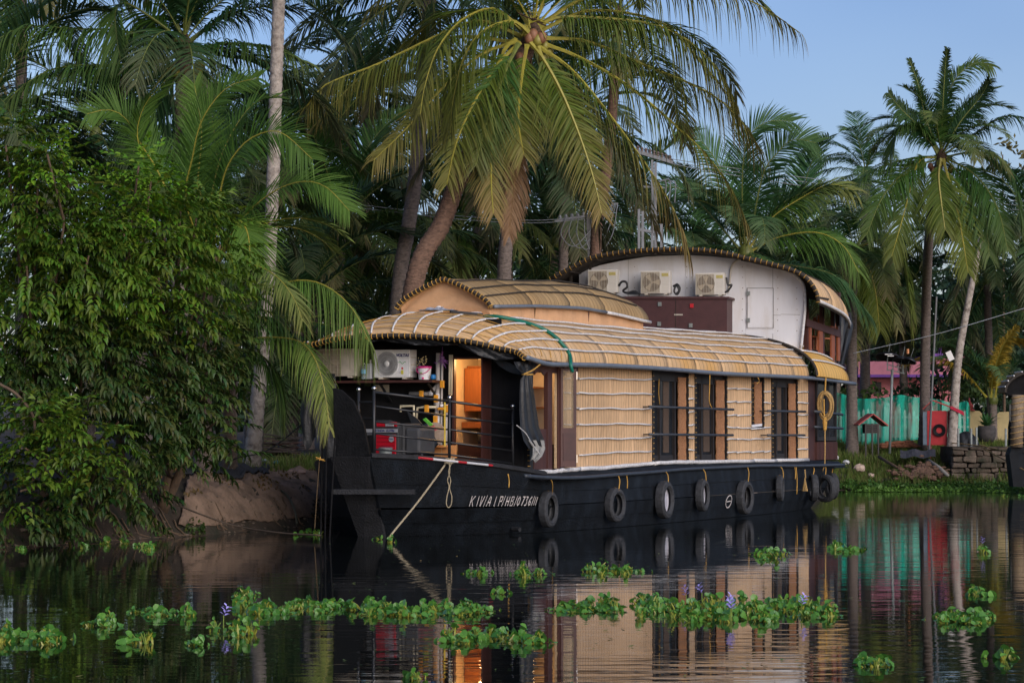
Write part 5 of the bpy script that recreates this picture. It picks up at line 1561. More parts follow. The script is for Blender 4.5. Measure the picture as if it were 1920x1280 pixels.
# net, hung in wavy folds on poles
nt_px = [(1567, 735), (1582, 739), (1600, 746), (1630, 747), (1660, 745), (1688, 740), (1712, 744), (1740, 746), (1765, 750), (1790, 756), (1812, 752), (1819, 762)]
cols = crom([Vector((x, y, 0)) for x, y in nt_px], 90)
YN = 117.0
P = []
for r in range(10):
    row = []
    for i, c in enumerate(cols):
        yb = 829 + 5 * math.sin(i * .09) - (4 if i > 70 else 0)
        y = c.y + (yb - c.y) * r / 9
        row.append(at(c.x, y, YN + .16 * math.sin(i * .75 + .3 * math.sin(r)) + .08 * math.sin(i * 1.9 + r * .4)))
    P.append(row)
o = empty('shade_net_fence', (P[9][45].x, YN, 1.5), 0, 'emerald green shade net fence strung along the far right bank', 'fence')
off_ = o.location
MB().grid([[p - off_ for p in r] for r in P]).build('green_net', M_net, o, smooth=True)
for px in (1568, 1581, 1600, 1641, 1690, 1724, 1765, 1812):
    yt = float(np.interp(px, [c.x for c in cols], [c.y for c in cols]))
    MB().tube([at(px, 838, YN + .25) - off_, at(px, yt - 1, YN + .25) - off_], .028, 6).build('net_pole', pm('dull_green_pole', (.02, .10, .07), .8), o)
YP = 119.0
e = empty('picket_fence', on_ground(1690, YP), 0, 'white picket fence with square posts behind the green net', 'fence')
pk0 = e.location
s_ = YP / FPX
me = None
px = 1568
while px < 1815:
    if abs(px - 1593) > 9 and abs(px - 1665) > 9 and abs(px - 1740) > 20:
        c = at(px, 828, YP) - pk0; t_ = at(px, 771 + (2 if px > 1700 else 0) + 2.5 * math.sin(px * .2), YP).z - pk0.z
        w = .055
        MB().prism([(c.x - w, 0, c.z), (c.x - w, 0, t_), (c.x, 0, t_ + .09), (c.x + w, 0, t_), (c.x + w, 0, c.z)], (0, .03, 0)).build('picket', M_picket, e)
    px += 8.6
for y in (782, 800, 816):
    MB().bar(at(1567, y, YP + .06) - pk0, at(1817, y, YP + .06) - pk0, .04, .07).build('fence_rail', M_picket, e)
for px in (1593, 1665, 1740):
    c = at(px, 830, YP) - pk0; zt_ = at(px, 768 if px == 1593 else 762, YP).z - pk0.z
    MB().box((c.x - .19, -.15, c.z), (c.x + .19, .2, zt_)).build('fence_post', M_picket, e)
    MB().lathe([(.2, 0), (.22, .05), (.02, .2)], (c.x, 0.02, zt_), 10).build('post_cap', M_picket, e)
# small lantern house with red roof
M_redroof = pm('red_tin_roof', (0.36, 0.055, 0.05), 0.6, 0.3, 8)
M_redcab = pm('red_cabinet_paint', (0.40, 0.02, 0.025), 0.6, 0.2, 4)
c = on_ground(1632, 113.5)
e = empty('lamp_shelter', c, R(12), 'little slatted dark box with a red gable roof on posts before the net', 'lantern house')
zb_ = at(1632, 812, 113.5).z - c.z
for z in np.arange(zb_, zb_ + .38, .085): MB().box((-.29, -.25, z), (.29, -.22, z + .045)).build('slat', M_dkwin, e)
for x in (-.29, .0, .27):
    MB().box((x - .03, -.25, -.2), (x + .03, -.19, zb_ + .42)).build('upright', M_dkwin, e)
MB().box((-.27, -.2, zb_), (.27, .25, zb_ + .4)).build('dark_box', M_black, e)
zr_ = zb_ + .36
MB().prism([(-.62, -.35, zr_ - .02), (0, -.35, zr_ + .42), (0, -.35, zr_ + .48), (-.66, -.35, zr_ + .02)], (0, .75, 0)).build('roof_panel', M_redroof, e)
MB().prism([(.66, -.35, zr_ - .06), (.02, -.35, zr_ + .42), (.02, -.35, zr_ + .48), (.70, -.35, zr_ - .01)], (0, .75, 0)).build('roof_panel', M_redroof, e)
# red cabinet
c = on_ground(1757, 112.5)
e = empty('red_cabinet', c, R(-10), 'tall red cabinet with lean-to red roof and coiled hose on the far bank', 'cabinet')
zt_ = at(1757, 770, 112.5).z - c.z; zb_ = at(1757, 834, 112.5).z - c.z
MB().box((-.40, -.3, zb_), (.42, .35, zt_)).build('cabinet_body', M_redcab, e)
MB().box((-.58, -.28, zb_), (-.41, .3, zt_ - .04)).build('side_panel', pm('blue_grey_panel', (.14, .19, .24), .6, .2), e)
MB().box((.43, -.2, zb_ + .5), (.75, .35, zt_)).build('cabinet_right_side', M_redroof, e)  # side box in the same red as the roof
for x in (-.3, .15): MB().box((x, -.1, zt_), (x + .05, -.05, zt_ + .4)).build('roof_strut', M_rim, e)
MB().prism([(-.55, -.5, zt_ + .06), (-.18, -.5, zt_ + .42), (-.16, -.5, zt_ + .47), (-.6, -.5, zt_ + .08)], (0, .9, 0)).build('roof_panel', M_redroof, e)
MB().prism([(-.18, -.5, zt_ + .42), (1.05, -.5, zt_ - .06), (1.07, -.5, zt_), (-.16, -.5, zt_ + .47)], (0, .9, 0)).build('roof_panel', M_redroof, e)
MB().prism([(.55, -.62, zt_ + .10), (1.15, -.62, zt_ - .22), (1.12, -.62, zt_ - .05), (.62, -.62, zt_ + .2)], (0, .05, 0)).build('cloth_flap', pm('crimson_cloth', (.42, .01, .04), .7), e)
for k in range(5):
    rr_ = .14 + .028 * k; MB().tube([(.10 + rr_ * math.cos(t), -.34 - .012 * k, zb_ + .62 + rr_ * 1.0 * math.sin(t)) for t in np.linspace(0, 2 * math.pi, 20, endpoint=False)], .016, 4, closed=True).build('hose_ring', M_rail, e)
for x in (-.3, .3): MB().box((x, -.2, zb_ - .6), (x + .06, -.14, zb_)).build('cabinet_leg', M_redroof, e)
# satellite dishes on a pole frame
c = on_ground(1671, 111)
e = empty('dish_mast', c, 0, 'steel pole frame holding three black satellite dishes on the far bank', 'dish mast')
W3 = lambda x, y, Y_=111: at(x, y, Y_) - c
MB().tube([(W3(1668, 850)), (W3(1673, 692))], .055, 8).build('mast_pole', M_zinc, e, smooth=True)
for p, q in (((1662, 693), (1696, 700)), ((1664, 670), (1664, 694)), ((1674, 676), (1674, 694)), ((1684, 680), (1684, 698)), ((1693, 684), (1693, 700)), ((1662, 683), (1690, 690))):
    MB().tube([W3(*p), W3(*q)], .025, 5).build('frame_bar', M_zinc, e)
def dish(x, y, w, tilt, k):
    d = MB().lathe([(.02, .10), (.25, .08), (.42, .02), (.52, -.06), (.535, -.055), (.43, .03), (.25, .095), (.02, .12)], n=22).build('dish', pm('black_dish', (.012, .012, .015), .45), e, smooth=True)
    d.location = W3(x, y) + Vector((0, -.3 * k, 0)); d.rotation_euler = (R(-16), R(tilt), 0); d.scale = (w, w * .9, 1.1)
    MB().tube([(0, .3, -.1), (0, -.1, .5)], .02, 4).build('feed_arm', M_zinc, d)
dish(1666, 668, 1.08, 8, 0); dish(1690, 675, .78, 12, 1); dish(1702, 676, .55, 20, 2)
MB().lathe([(.06, 0), (.06, .2)], tuple(W3(1702, 663)), 8).build('receiver', pm('orange_cap', (.6, .25, .1), .5), e)
for k, (dx, dz, w_) in enumerate(((-.13, .03, .16), (.06, .035, .12), (-.02, -.035, .26))):
    q = W3(1661, 667) + Vector((dx, -.62, dz)); MB().box(q, q + Vector((w_, .004, .035))).build('dish_print', M_white, e)
# thin poles
def pole(x0, y0, x1, y1, Y_, r, label, m=M_zinc):
    o = MB().tube([at(x0, y0, Y_), at(x1, y1, Y_)], r, 6).build('thin_pole', m, None); return tag(o, label, 'pole')
pole(1756, 556, 1742, 850, 111.5, .045, 'tall slim steel pole leaning in front of the red cabinet', pm('grey_pole', (.12, .125, .13), .5, .2))
pole(1797, 838, 1797, 803, 110, .045, 'short steel post at the left end of the stone quay'); pole(1821, 836, 1821, 803, 110, .05, 'short steel post in the middle of the stone quay'); pole(1831, 836, 1831, 801, 110, .045, 'short steel post right beside the middle one on the quay'); pole(1886, 836, 1886, 803, 110, .05, 'short steel post at the right end of the stone quay')
tag(MB().box((-.12, -.05, -.2), (.12, .05, .2)).build('floodlight', M_acw, None, loc=at(1781, 667, 112), rot=(0, R(-25), 0)), 'small white floodlight box on the leaning bare trunk', 'floodlight')
# pink house
YH = 138
M_pink1 = pm('pink_house_paint', (0.52, 0.19, 0.24), 0.8, 0.12, 1.5); M_pink2 = pm('salmon_pink_wall', (0.46, 0.15, 0.165), 0.8, 0.12, 1.5); M_pur = pm('violet_trim_paint', (0.16, 0.055, 0.30), 0.7, 0.1)
c = at(1705, 815, YH); c.z = 1.3
e = empty('pink_house', c, 0, 'low pink house with violet trim among palms behind the green net', 'house')
H3 = lambda x, y: at(x, y, YH) - c
def hb_(x0, x1, y0, y1, d0, d1, name, m):
    p, q = H3(x0, y1), H3(x1, y0); return MB().box((p.x, d0, p.z), (q.x, d1, q.z)).build(name, m, e)
hb_(1616, 1800, 708, 820, 0, 7, 'wall', M_pink2); hb_(1606, 1790, 678, 702.5, -.7, 8, 'roof_parapet', M_pink1); hb_(1605, 1791, 702.5, 707.5, -.8, 8.1, 'trim_band', M_pur)
hb_(1745, 1815, 668, 702, 1, 9, 'upper_wall', M_pink1); hb_(1752, 1778, 662, 668, .6, 9.4, 'trim_band', M_pur)
hb_(1779, 1784, 640, 664, 3, 3.4, 'vent_pipe', M_pur)
w = hb_(1764, 1770, 712, 730, -.12, .1, 'window', M_redroof); w = hb_(1772, 1778, 712, 730, -.12, .1, 'window', M_redroof)
w = hb_(1640, 1652, 716, 740, -.08, .05, 'window', M_dkwin); hb_(1690, 1702, 716, 740, -.08, .05, 'window', M_dkwin)
# yellow wall
c = at(1862, 815, 121); c.z = 1.3
e = empty('yellow_wall', c, 0, 'cream yellow compound wall with a scooped top right of the net', 'wall')
pts = [(1817, 840), (1817, 769), (1836, 770), (1843, 776), (1850, 790), (1856, 800), (1862, 792), (1866, 780), (1874, 772), (1905, 771), (1960, 771), (1960, 840)]
MB().prism([at(x, y, 121) - c for x, y in pts], (0, .25, 0)).build('wall_slab', pm('cream_yellow_wall', (.58, .47, .24), .85, .15, 2, bump=.3), e)
q = at(1819, 770, 120.8) - c
MB().lathe([(.28, 0), (.22, .06), (.12, .12), (.2, .2), (.14, .3), (.06, .42), (.02, .6)], (q.x, 0, q.z), 12).build('red_finial', M_redroof, e)
# potted plant in a black bag, tarp heap
c = on_ground(1850, 116)
bz = at(1850, 828, 116).z - c.z
e = empty('potted_plant', c, 0, 'bushy green plant with strap leaves growing in a dark cloth bag by the yellow wall', 'potted plant')
MB().lathe([(.30, 0), (.40, .25), (.42, .55), (.36, .70), (.30, .68)], (0, 0, bz), 14).build('cloth_bag', pm('dark_grow_bag', (.05, .045, .045), .9, .4), e, smooth=True)
M_strap = leafmat('strap_leaf', (.035, .10, .03), (.07, .16, .04), (.3, .2, .08))
rs = random.Random(5)
for k in range(34):
    az = rs.uniform(0, 6.28); ln = rs.uniform(.7, 1.15); el = rs.uniform(.5, 1.4); P = []
    for i in range(6):
        u = i / 5; r_ = ln * math.cos(el) * u; z_ = bz + .65 + ln * (math.sin(el) * u - .35 * u * u); w_ = .05 * math.sin(math.pi * min(1, u * .85 + .12))
        P.append([Vector((r_ * math.cos(az) - w_ * math.sin(az), r_ * math.sin(az) + w_ * math.cos(az), z_)), Vector((r_ * math.cos(az) + w_ * math.sin(az), r_ * math.sin(az) - w_ * math.cos(az), z_))])
    MB().grid(P).build('strap_leaf', M_strap, e)
P = [[at(1784 + 54 * i / 12, 838 - (30 * math.sin(math.pi * i / 12) ** .6) * math.sin(math.pi * j / 10), 114 + 1.2 * j / 10 + .15 * math.sin(i * 2 + j)) for i in range(13)] for j in range(11)]
o = MB().grid(P).build('tarp_heap', M_tarp, None, smooth=True); tag(o, 'heap under black plastic beside the steel posts and grow bag', 'tarp')
# quay of rough stone
e = empty('stone_quay', on_ground(1840, 108.6), 0, 'low rough stone quay wall at the far right bank', 'quay wall')
c = e.location
rs = random.Random(31); M_stone = pm('quay_stone', (.115, .088, .066), .95, .7, 2.2, c2=(.035, .04, .022), rnd=.35, bump=1)
q0, q1 = at(1788, 880, 108.6), at(1945, 838, 108.6)
MB().box(Vector((q0.x, 108.9, -.3)) - c, Vector((q1.x, 112, q1.z + .02)) - c).build('quay_core', M_ground, e)
z = .0; rws = 0
while z < q1.z - .1:
    h_ = rs.uniform(.18, .36); x = q0.x - .1
    while x < q1.x:
        w = rs.uniform(.22, .75)
        bb = MB().box(Vector((x + .015, 108.3 + rs.uniform(0, .2), z + .01)) - c, Vector((x + w - .015, 108.95, min(q1.z, z + h_) - .01)) - c)
        bb.v = [(vx + rs.uniform(-.05, .05), vy + rs.uniform(-.04, .04), vz + rs.uniform(-.045, .045)) for vx, vy, vz in bb.v]
        bb.build('stone', M_stone, e, bevel=.05)
        x += w
    z += h_
# logs, debris, soil
def log_(p, q, r, m, label): return tag(MB().tube([p, p.lerp(q, .5) + Vector((.03, 0, .03)), q], [r, r * .9, r * .8], 7).build('log', m, None, smooth=True), label, 'log')
log_(at(1648, 856, 110.5), at(1710, 897, 107.5), .07, pm('brown_log', (.16, .10, .06), .9, .4, 8), 'long brown bamboo log lying down the grassy bank')
log_(at(1739, 862, 110), at(1777, 891, 107.5), .09, pm('grey_log', (.33, .30, .26), .9, .3, 8), 'short pale grey log on the bank below the red cabinet')
rs = random.Random(77); M_rub = pm('brown_rubble', (.15, .085, .055), .95, .5, 3, rnd=.25); mb = MB()
for k in range(170):
    px = rs.gauss(1725, 22); py = rs.gauss(884, 7)
    if py > 900: continue
    c = at(px, py, 107.3 + (900 - py) * .06); rr_ = rs.uniform(.03, .15); mb.ball(tuple(c), rr_, 6, (rs.uniform(.8, 1.6), 1, rs.uniform(.4, .9)))
tag(mb.build('bank_rubble', M_rub), 'heap of reddish brown soil lumps at the foot of the far bank', 'rubble', kind='stuff')
mb = MB()
for k in range(60):
    c = at(rs.uniform(1655, 1720), rs.uniform(828, 838), 113.5); mb.ball(tuple(c), rs.uniform(.05, .16), 6, (1.6, 1, .5))
tag(mb.build('red_earth', pm('red_earth', (.24, .095, .05), .95, .3, 4)), 'strip of bare red earth under the green net', 'soil', kind='stuff')
P = [[at(1688 + 66 * i / 12, 843 + 14 * j / 6 + 2 * math.sin(i), 111.2 - .25 * j + .05 * math.sin(i * 2 + j)) for i in range(13)] for j in range(7)]
o = MB().grid(P).build('bank_sheet', pm('slate_sheet', (.05, .052, .065), .85, .4, 4), None); tag(o, 'dark slate plastic sheet on the far bank below the dish mast', 'plastic sheet')
for k, (px, py, r_, lab) in enumerate(((1613, 877, .17, 'crumpled beige paper bag in the grass near the stern'), (1795, 856, .16, 'white plastic bag on the bank left of the quay'), (1812, 869, .1, 'small white litter at the quay foot'), (1587, 866, .1, 'small white litter on the bank just beyond the stern'), (1634, 891, .1, 'pinkish litter at the waterline under the log'), (1566, 857, .12, 'white rag hanging in the bank grass behind the stern'))):
    r2 = random.Random(k); mb = MB(); mb.ball((0, 0, 0), r_, 8, (1.4, 1, .9)); mb.v = [(x * r2.uniform(.7, 1.3), y * r2.uniform(.7, 1.3), z * r2.uniform(.7, 1.3)) for x, y, z in mb.v]
    o = mb.build('litter', pm('beige_litter', (.50, .38, .30), .8, .3) if k in (0, 4) else pm('white_litter', (.6, .6, .6), .6, .2), None, loc=at(px, py, 107.8 + (890 - py) * .07)); tag(o, lab, 'litter')

# ---- boat at the right edge
YB = 101
c = at(1925, 905, YB); c.z = 0
e = empty('moored_boat', c, 0, 'second thatched boat cut off by the right edge, dark hull and bound pillar', 'houseboat')
B3 = lambda x, y, dy=0: at(x, y, YB) - c + Vector((0, dy, 0))
arc = crom([B3(x, y) for x, y in ((1884, 734), (1887, 722), (1897, 710), (1912, 701), (1935, 694), (1970, 690))], 18)
for k in range(2):
    P = [[p + Vector((0, .7 * k + .35 * i, 0)) for p in arc] for i in range(3)]
    MB().sheet(P, (0, 0, 1), .06, [[(.45 * i, j * .1) for j in range(18)] for i in range(3)]).build('roof_mat', M_roofold, e, smooth=True)
MB().tube([p + Vector((0, -.05, -.02)) for p in arc], .06, 6).build('roof_rim', M_rim, e)
for j in (2, 5, 8, 11, 14):
    MB().tube([arc[j] + Vector((-.02, dy, .05)) for dy in (-.1, .5, 1.0, 1.4)], .03, 5).build('roof_batten', M_pipew, e)
MB().prism([p + Vector((0, .2, -.06)) for p in arc] + [B3(1970, 745), B3(1900, 745)], (0, .3, 0)).build('roof_end', M_black, e)
pil = MB().tube([B3(1906, 838), B3(1909, 740)], .24, 12).build('bound_pillar', pm('pillar_matting', (.20, .15, .10), .85, .4, 6), e, smooth=True)
for k in range(9):
    MB().tube([B3(1906 + .3 * k, 832 - k * 11) + Vector((.25 * math.cos(t), .25 * math.sin(t), .05 * math.cos(t))) for t in np.linspace(0, 2 * math.pi, 14, endpoint=False)], .02, 4, closed=True).build('pillar_rope', M_rope, pil)
MB().box(B3(1893, 790), B3(1898, 758) + Vector((0, .1, 0))).build('side_rail', M_rail, e)
hp_ = [(1898, 838), (1893, 852), (1900, 912), (2050, 916), (2050, 834)]
MB().prism([B3(x, y) for x, y in hp_], (0, .9, 0)).build('hull', M_hull, e)
MB().prism([B3(x, y, .4) for x, y in ((1900, 836), (1900, 800), (1908, 745), (2040, 745), (2040, 836))], (0, .7, 0)).build('cabin', M_black, e)
grope([at(1836, 834, 108), at(1860, 840, 106), at(1885, 845, 103), at(1930, 848, 100.5)], .03, 'mooring_rope', M_rope, 'upper yellow mooring rope from the quay to the right edge boat', 'rope')
grope([at(1836, 835, 108), at(1865, 852, 105), at(1895, 868, 102), at(1935, 888, 100)], .025, 'mooring_rope', M_rope, 'lower tan mooring rope slanting down to the right edge boat', 'rope')
grope([at(1838, 836, 108.2), at(1815, 833, 110), at(1782, 830, 112)], .025, 'quay_rope', M_rope, 'yellow rope along the top of the quay toward the red cabinet', 'rope')

# ---- utility poles and wires
M_conc = pm('pale_concrete_pole', (.21, .22, .235), .85, .2, 4)
def member(e, c, x0, y0, x1, y1, Y_, w, name, m=M_conc):
    return MB().bar(at(x0, y0, Y_) - c, at(x1, y1, Y_) - c, w, w * .8).build(name, m, e)
c = at(1222, 560, 92); e = empty('utility_pole', c, 0, 'pale twin-post utility structure with crossarms behind the upper storey', 'utility pole')
for x, yt in ((1198, 392), (1205, 396), (1223, 300), (1229, 305), (1240, 420)):
    member(e, c, x, 560, x, yt, 92, .11, 'pole_post')
member(e, c, 1192, 284, 1262, 305, 92, .14, 'crossarm'); member(e, c, 1198, 430, 1242, 438, 92, .12, 'crossarm'); member(e, c, 1205, 350, 1245, 352, 92, .08, 'crossarm')
for k in range(9):
    q = at(1196 + 7.5 * k, 284 + 2.2 * k, 92) - c; MB().lathe([(.04, 0), (.07, .05), (.04, .1), (.07, .14), (.03, .2)], tuple(q), 8).build('insulator', pm('brown_insulator', (.16, .12, .11), .4, .3), e)
for x0, y0, x1, y1 in ((1234, 340, 1248, 345), (1243, 338, 1256, 345), (1252, 342, 1266, 350)):
    MB().tube(crom([at(x0, y0, 92) - c, at(x1, y0 + 1, 92) - c, at(x1 - 1, y1 + 30, 92) - c], 12), .02, 4).build('jumper_loop', M_conc, e)
c = at(1105, 560, 86); e = empty('utility_pole', c, 0, 'slim dark utility pole with a single wired arm beside a palm trunk', 'utility pole')
member(e, c, 1108, 560, 1103, 402, 86, .16, 'pole_post', pm('dark_pole', (.09, .09, .09), .85, .3)); member(e, c, 1040, 414, 1114, 403, 86, .1, 'crossarm')
rs = random.Random(55)
for k in range(6):
    x = 1050 + 11 * k; MB().lathe([(.04, 0), (.06, .08), (.03, .15)], tuple(at(x, 412 - 1.5 * k, 86) - c), 8).build('insulator', M_conc, e)
for k in range(5):
    x0 = 1060 + 12 * k
    MB().tube(crom([at(x0, 410, 85.9) - c, at(x0 - 8 + 3 * k, 440, 85.9) - c, at(x0 + 14, 462 + 3 * k, 85.9) - c, at(x0 + 40, 440, 85.9) - c, at(1150 + k * 2, 380, 85.9) - c], 22), .014, 4).build('hanging_wire', M_conc, e)
M_wire = pm('pale_wire', (.24, .26, .28), .6)
for k in range(3):
    P = [at(1250, 297 + 4 * k, 92), at(1330, 309 + 6 * k, 95), at(1500, 332 + 8 * k, 100), at(1640, 349 + 9 * k, 104), at(1800, 366 + 9 * k, 108), at(1990, 384 + 8 * k, 112)]
    grope(P, .013, 'overhead_wire', M_wire, ('uppermost of three overhead wires crossing to the right edge', 'middle of three overhead wires crossing to the right edge', 'lowest of three overhead wires crossing to the right edge')[k], 'wire')
grope([at(1600, 662, 108), at(1760, 625, 111), at(1940, 572, 114)], .014, 'overhead_wire', M_wire, 'single thin wire rising rightward past the palm trunks above the pink house', 'wire')
for k in range(2):
    grope([at(1105, 406 + 4 * k, 86), at(1000, 413 + 5 * k, 86), at(860, 405 + 6 * k, 87), at(640, 380 + 6 * k, 88)], .013, 'overhead_wire', M_wire, ('upper wire running left from the slim utility pole', 'lower wire running left from the slim utility pole')[k], 'wire')
# ================================================================ palms
M_trunk = pm('palm_trunk_bark', (.185, .150, .130), .9, .45, 7, stretch=(1, 1, 2.2), bump=1.0, bscale=14, rnd=.15)
M_trunkb = pm('brown_palm_trunk', (.150, .088, .060), .9, .5, 7, stretch=(1, 1, 2.5), bump=1.0, bscale=14)
M_trunkp = pm('pale_lichen_trunk', (.34, .30, .26), .9, .4, 6, c2=(.15, .12, .10), bump=1.0, bscale=14)
M_rach = pm('yellow_green_rachis', (.28, .25, .035), .5, .25, 5)
M_rachd = pm('green_rachis', (.13, .16, .035), .5, .3, 5)
M_rachb = pm('brown_rachis', (.20, .12, .05), .7, .3, 5)
M_sheath = pm('fibrous_palm_sheath', (.075, .045, .028), .95, .5, 12, bump=1)
M_coco = pm('green_coconut', (.22, .20, .035), .5, .3, 5); M_cocob = pm('brown_coconut', (.22, .10, .05), .6, .3, 5)
PAL = {
 'hero': leafmat('olive_frond', (.040, .090, .012), (.105, .155, .018), (.27, .18, .07)),
 'young': leafmat('fresh_green_frond', (.040, .108, .016), (.090, .185, .026), (.30, .24, .09)),
 'mid': leafmat('mid_green_frond', (.022, .085, .018), (.062, .140, .024), (.24, .16, .08)),
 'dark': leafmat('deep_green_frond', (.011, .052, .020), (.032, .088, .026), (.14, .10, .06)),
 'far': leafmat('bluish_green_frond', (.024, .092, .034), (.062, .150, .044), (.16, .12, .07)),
 'yellow': leafmat('yellowing_frond', (.16, .15, .02), (.42, .28, .03), (.30, .17, .06)),
 'dry': leafmat('dry_brown_frond', (.13, .08, .045), (.24, .15, .08), (.26, .16, .09)),
}
def frond_arrays(curve, up0, n=90, Lm=.95, wid=.045, droop=.35, fwd=.55, vee=.25, wither=.25, bare=.12, seed=0, jit=1.0, rr=.03, gravity=1.0):
    """curve: rachis points (list of Vector). returns V,F,lf, number of leaf faces first"""
    rs = np.random.RandomState(seed)
    C = np.array([tuple(p) for p in even(curve, 40)])
    T = np.gradient(C, axis=0); T /= np.linalg.norm(T, axis=1)[:, None]
    Nn = np.zeros_like(C); u = np.array(up0, dtype=float)
    for i in range(40):
        u = u - T[i] * u.dot(T[i]); u /= np.linalg.norm(u) + 1e-9; Nn[i] = u
    s = np.linspace(bare, 1.0, n)
    V = []; LF = []
    xi = s * 39; i0 = np.clip(xi.astype(int), 0, 38); w = (xi - i0)[:, None]
    Pc = C[i0] * (1 - w) + C[i0 + 1] * w; Tc = T[i0] * (1 - w) + T[i0 + 1] * w; Nc = Nn[i0] * (1 - w) + Nn[i0 + 1] * w
    q = (s - bare) / (1 - bare)
    Lp = Lm * (np.minimum(1, .35 + 2.6 * q) * (1 - .62 * q ** 2.2))
    fw = fwd + .75 * q ** 2
    K = 4
    allV = []; allA = []
    for side in (-1, 1):
        S = np.cross(Tc, Nc) * side
        js = rs.uniform(-.22, .22, (n, 1)) * jit
        D = S + Tc * (fw[:, None] + js) + Nc * (vee + rs.uniform(-.15, .15, (n, 1)) * jit)
        D /= np.linalg.norm(D, axis=1)[:, None]
        L = (Lp * rs.uniform(.82, 1.08, n) * np.where(rs.rand(n) < .09 * jit, .4, 1))[:, None]
        dr = (droop * rs.uniform(.6, 1.4, n))[:, None]
        G = np.array([0, 0, -1.0])[None, :] * gravity
        wv = Tc - D * (Tc * D).sum(1)[:, None]; wv /= np.linalg.norm(wv, axis=1)[:, None]
        tw = rs.uniform(-.7, .7, (n, 1)); nb = np.cross(D, wv); wv = wv * np.cos(tw) + nb * np.sin(tw)
        rnd_ = rs.rand(n)
        wi = np.clip(wither * (q ** 1.5 * 1.3 + rs.uniform(-.25, .25, n)), 0, 1)
        for k in range(K + 1):
            t = k / K
            p = Pc + D * L * t * (1 - .25 * dr * t) + G * (L * dr * t * t)
            hw = wid * (0.45, 1.0, .95, .62, .06)[k] * .5
            a = p - wv * hw; b_ = p + wv * hw
            allV.append(np.stack([a, b_], 1))
            tip = np.clip(wi + (wither * 1.2 * t ** 3 * rs.rand(n)), 0, 1)
            allA.append(np.stack([np.stack([tip, rnd_, np.full(n, t)], 1)] * 2, 1))
    VV = np.stack(allV, 0).reshape(2, K + 1, n, 2, 3); AA = np.stack(allA, 0).reshape(2, K + 1, n, 2, 3)
    VV = VV.transpose(0, 2, 1, 3, 4).reshape(-1, 3); AA = AA.transpose(0, 2, 1, 3, 4).reshape(-1, 3)
    base = np.arange(2 * n)[:, None] * (2 * (K + 1)) + np.arange(K)[None, :] * 2
    F = np.stack([base, base + 1, base + 3, base + 2], -1).reshape(-1, 4)
    return VV, F, AA, C
def frond_mesh(name, pal, curve, up0=(0, 0, 1), rach=None, rr=.03, **kw):
    V, F, A, C = frond_arrays(curve, up0, **kw)
    mb = MB(); mb.tube([Vector(c) for c in C[::2]] + [Vector(C[-1])], [rr * (1.5 if i == 0 else 1.0) * (1 - .8 * i / 20) for i in range(21)], 5)
    nv = len(V); V2 = np.vstack([V, np.array(mb.v)]); F2 = [tuple(f) for f in F.tolist()] + [tuple(i + nv for i in f) for f in mb.f]
    me = bpy.data.meshes.new(name); me.from_pydata(V2.tolist(), [], F2)
    me.materials.append(PAL[pal]); me.materials.append(rach or (M_rachb if pal == 'dry' else M_rach if pal in ('hero', 'yellow', 'young') else M_rachd))
    mi = np.zeros(len(F2), dtype=np.int32); mi[len(F):] = 1
    me.polygons.foreach_set('material_index', mi)
    at_ = me.attributes.new('lf', 'FLOAT_VECTOR', 'POINT')
    at_.data.foreach_set('vector', np.vstack([A, np.tile([[0, .5, 0]], (len(mb.v), 1))]).astype(np.float32).ravel())
    me.update()
    return me
# canonical fronds: rise along +x, local frame
def canon_curve(el, L, bend):
    P = [Vector((0, 0, 0))]; a = R(el); n = 14
    for i in range(n):
        a2 = a - R(bend) * ((i + 1) / n) ** 1.4
        P.append(P[-1] + Vector((math.cos(a2), .0, math.sin(a2))) * (L / n))
    return P
CAN = {}
ELS = [(76, 62), (66, 85), (55, 95), (38, 95), (20, 85), (0, 70), (-25, 50), (-50, 28)]
def canon(pal, k, dens=1):
    key = (pal, k, dens)
    if key not in CAN:
        el, bd = ELS[k % 8]
        CAN[key] = frond_mesh('frond', pal, canon_curve(el, 1.0 * 5.0, bd), (0, 0, 1) if el < 70 else (-1, 0, .4), n=92 if dens else 66, Lm=1.6 if k < 2 else 1.3, fwd=.85 if k < 2 else .55, wid=.046 if dens else .066, droop=.12 + .07 * k % 8 if k < 3 else .38 + .06 * (k % 3), wither=.12 + .05 * (k % 8), seed=k * 7 + len(pal), vee=.35 if k < 3 else .12)
    return CAN[key]
def trunk(e, pts, r0, r1, mat, org, rings=True):
    P = even(crom(pts, 60), max(20, int(sum((Vector(pts[i + 1]) - Vector(pts[i])).length for i in range(len(pts) - 1)) / .09)))
    n = len(P); rs = random.Random(n)
    rad = []
    for i in range(n):
        u = i / (n - 1)
        r = r0 + (r1 - r0) * u + r0 * .5 * math.exp(-u * 14)
        rad.append(r * (1.04 if i % 2 else .955) * rs.uniform(.985, 1.015))
    return MB().tube([p - org for p in P], rad, 12).build('trunk', mat, e, smooth=True)
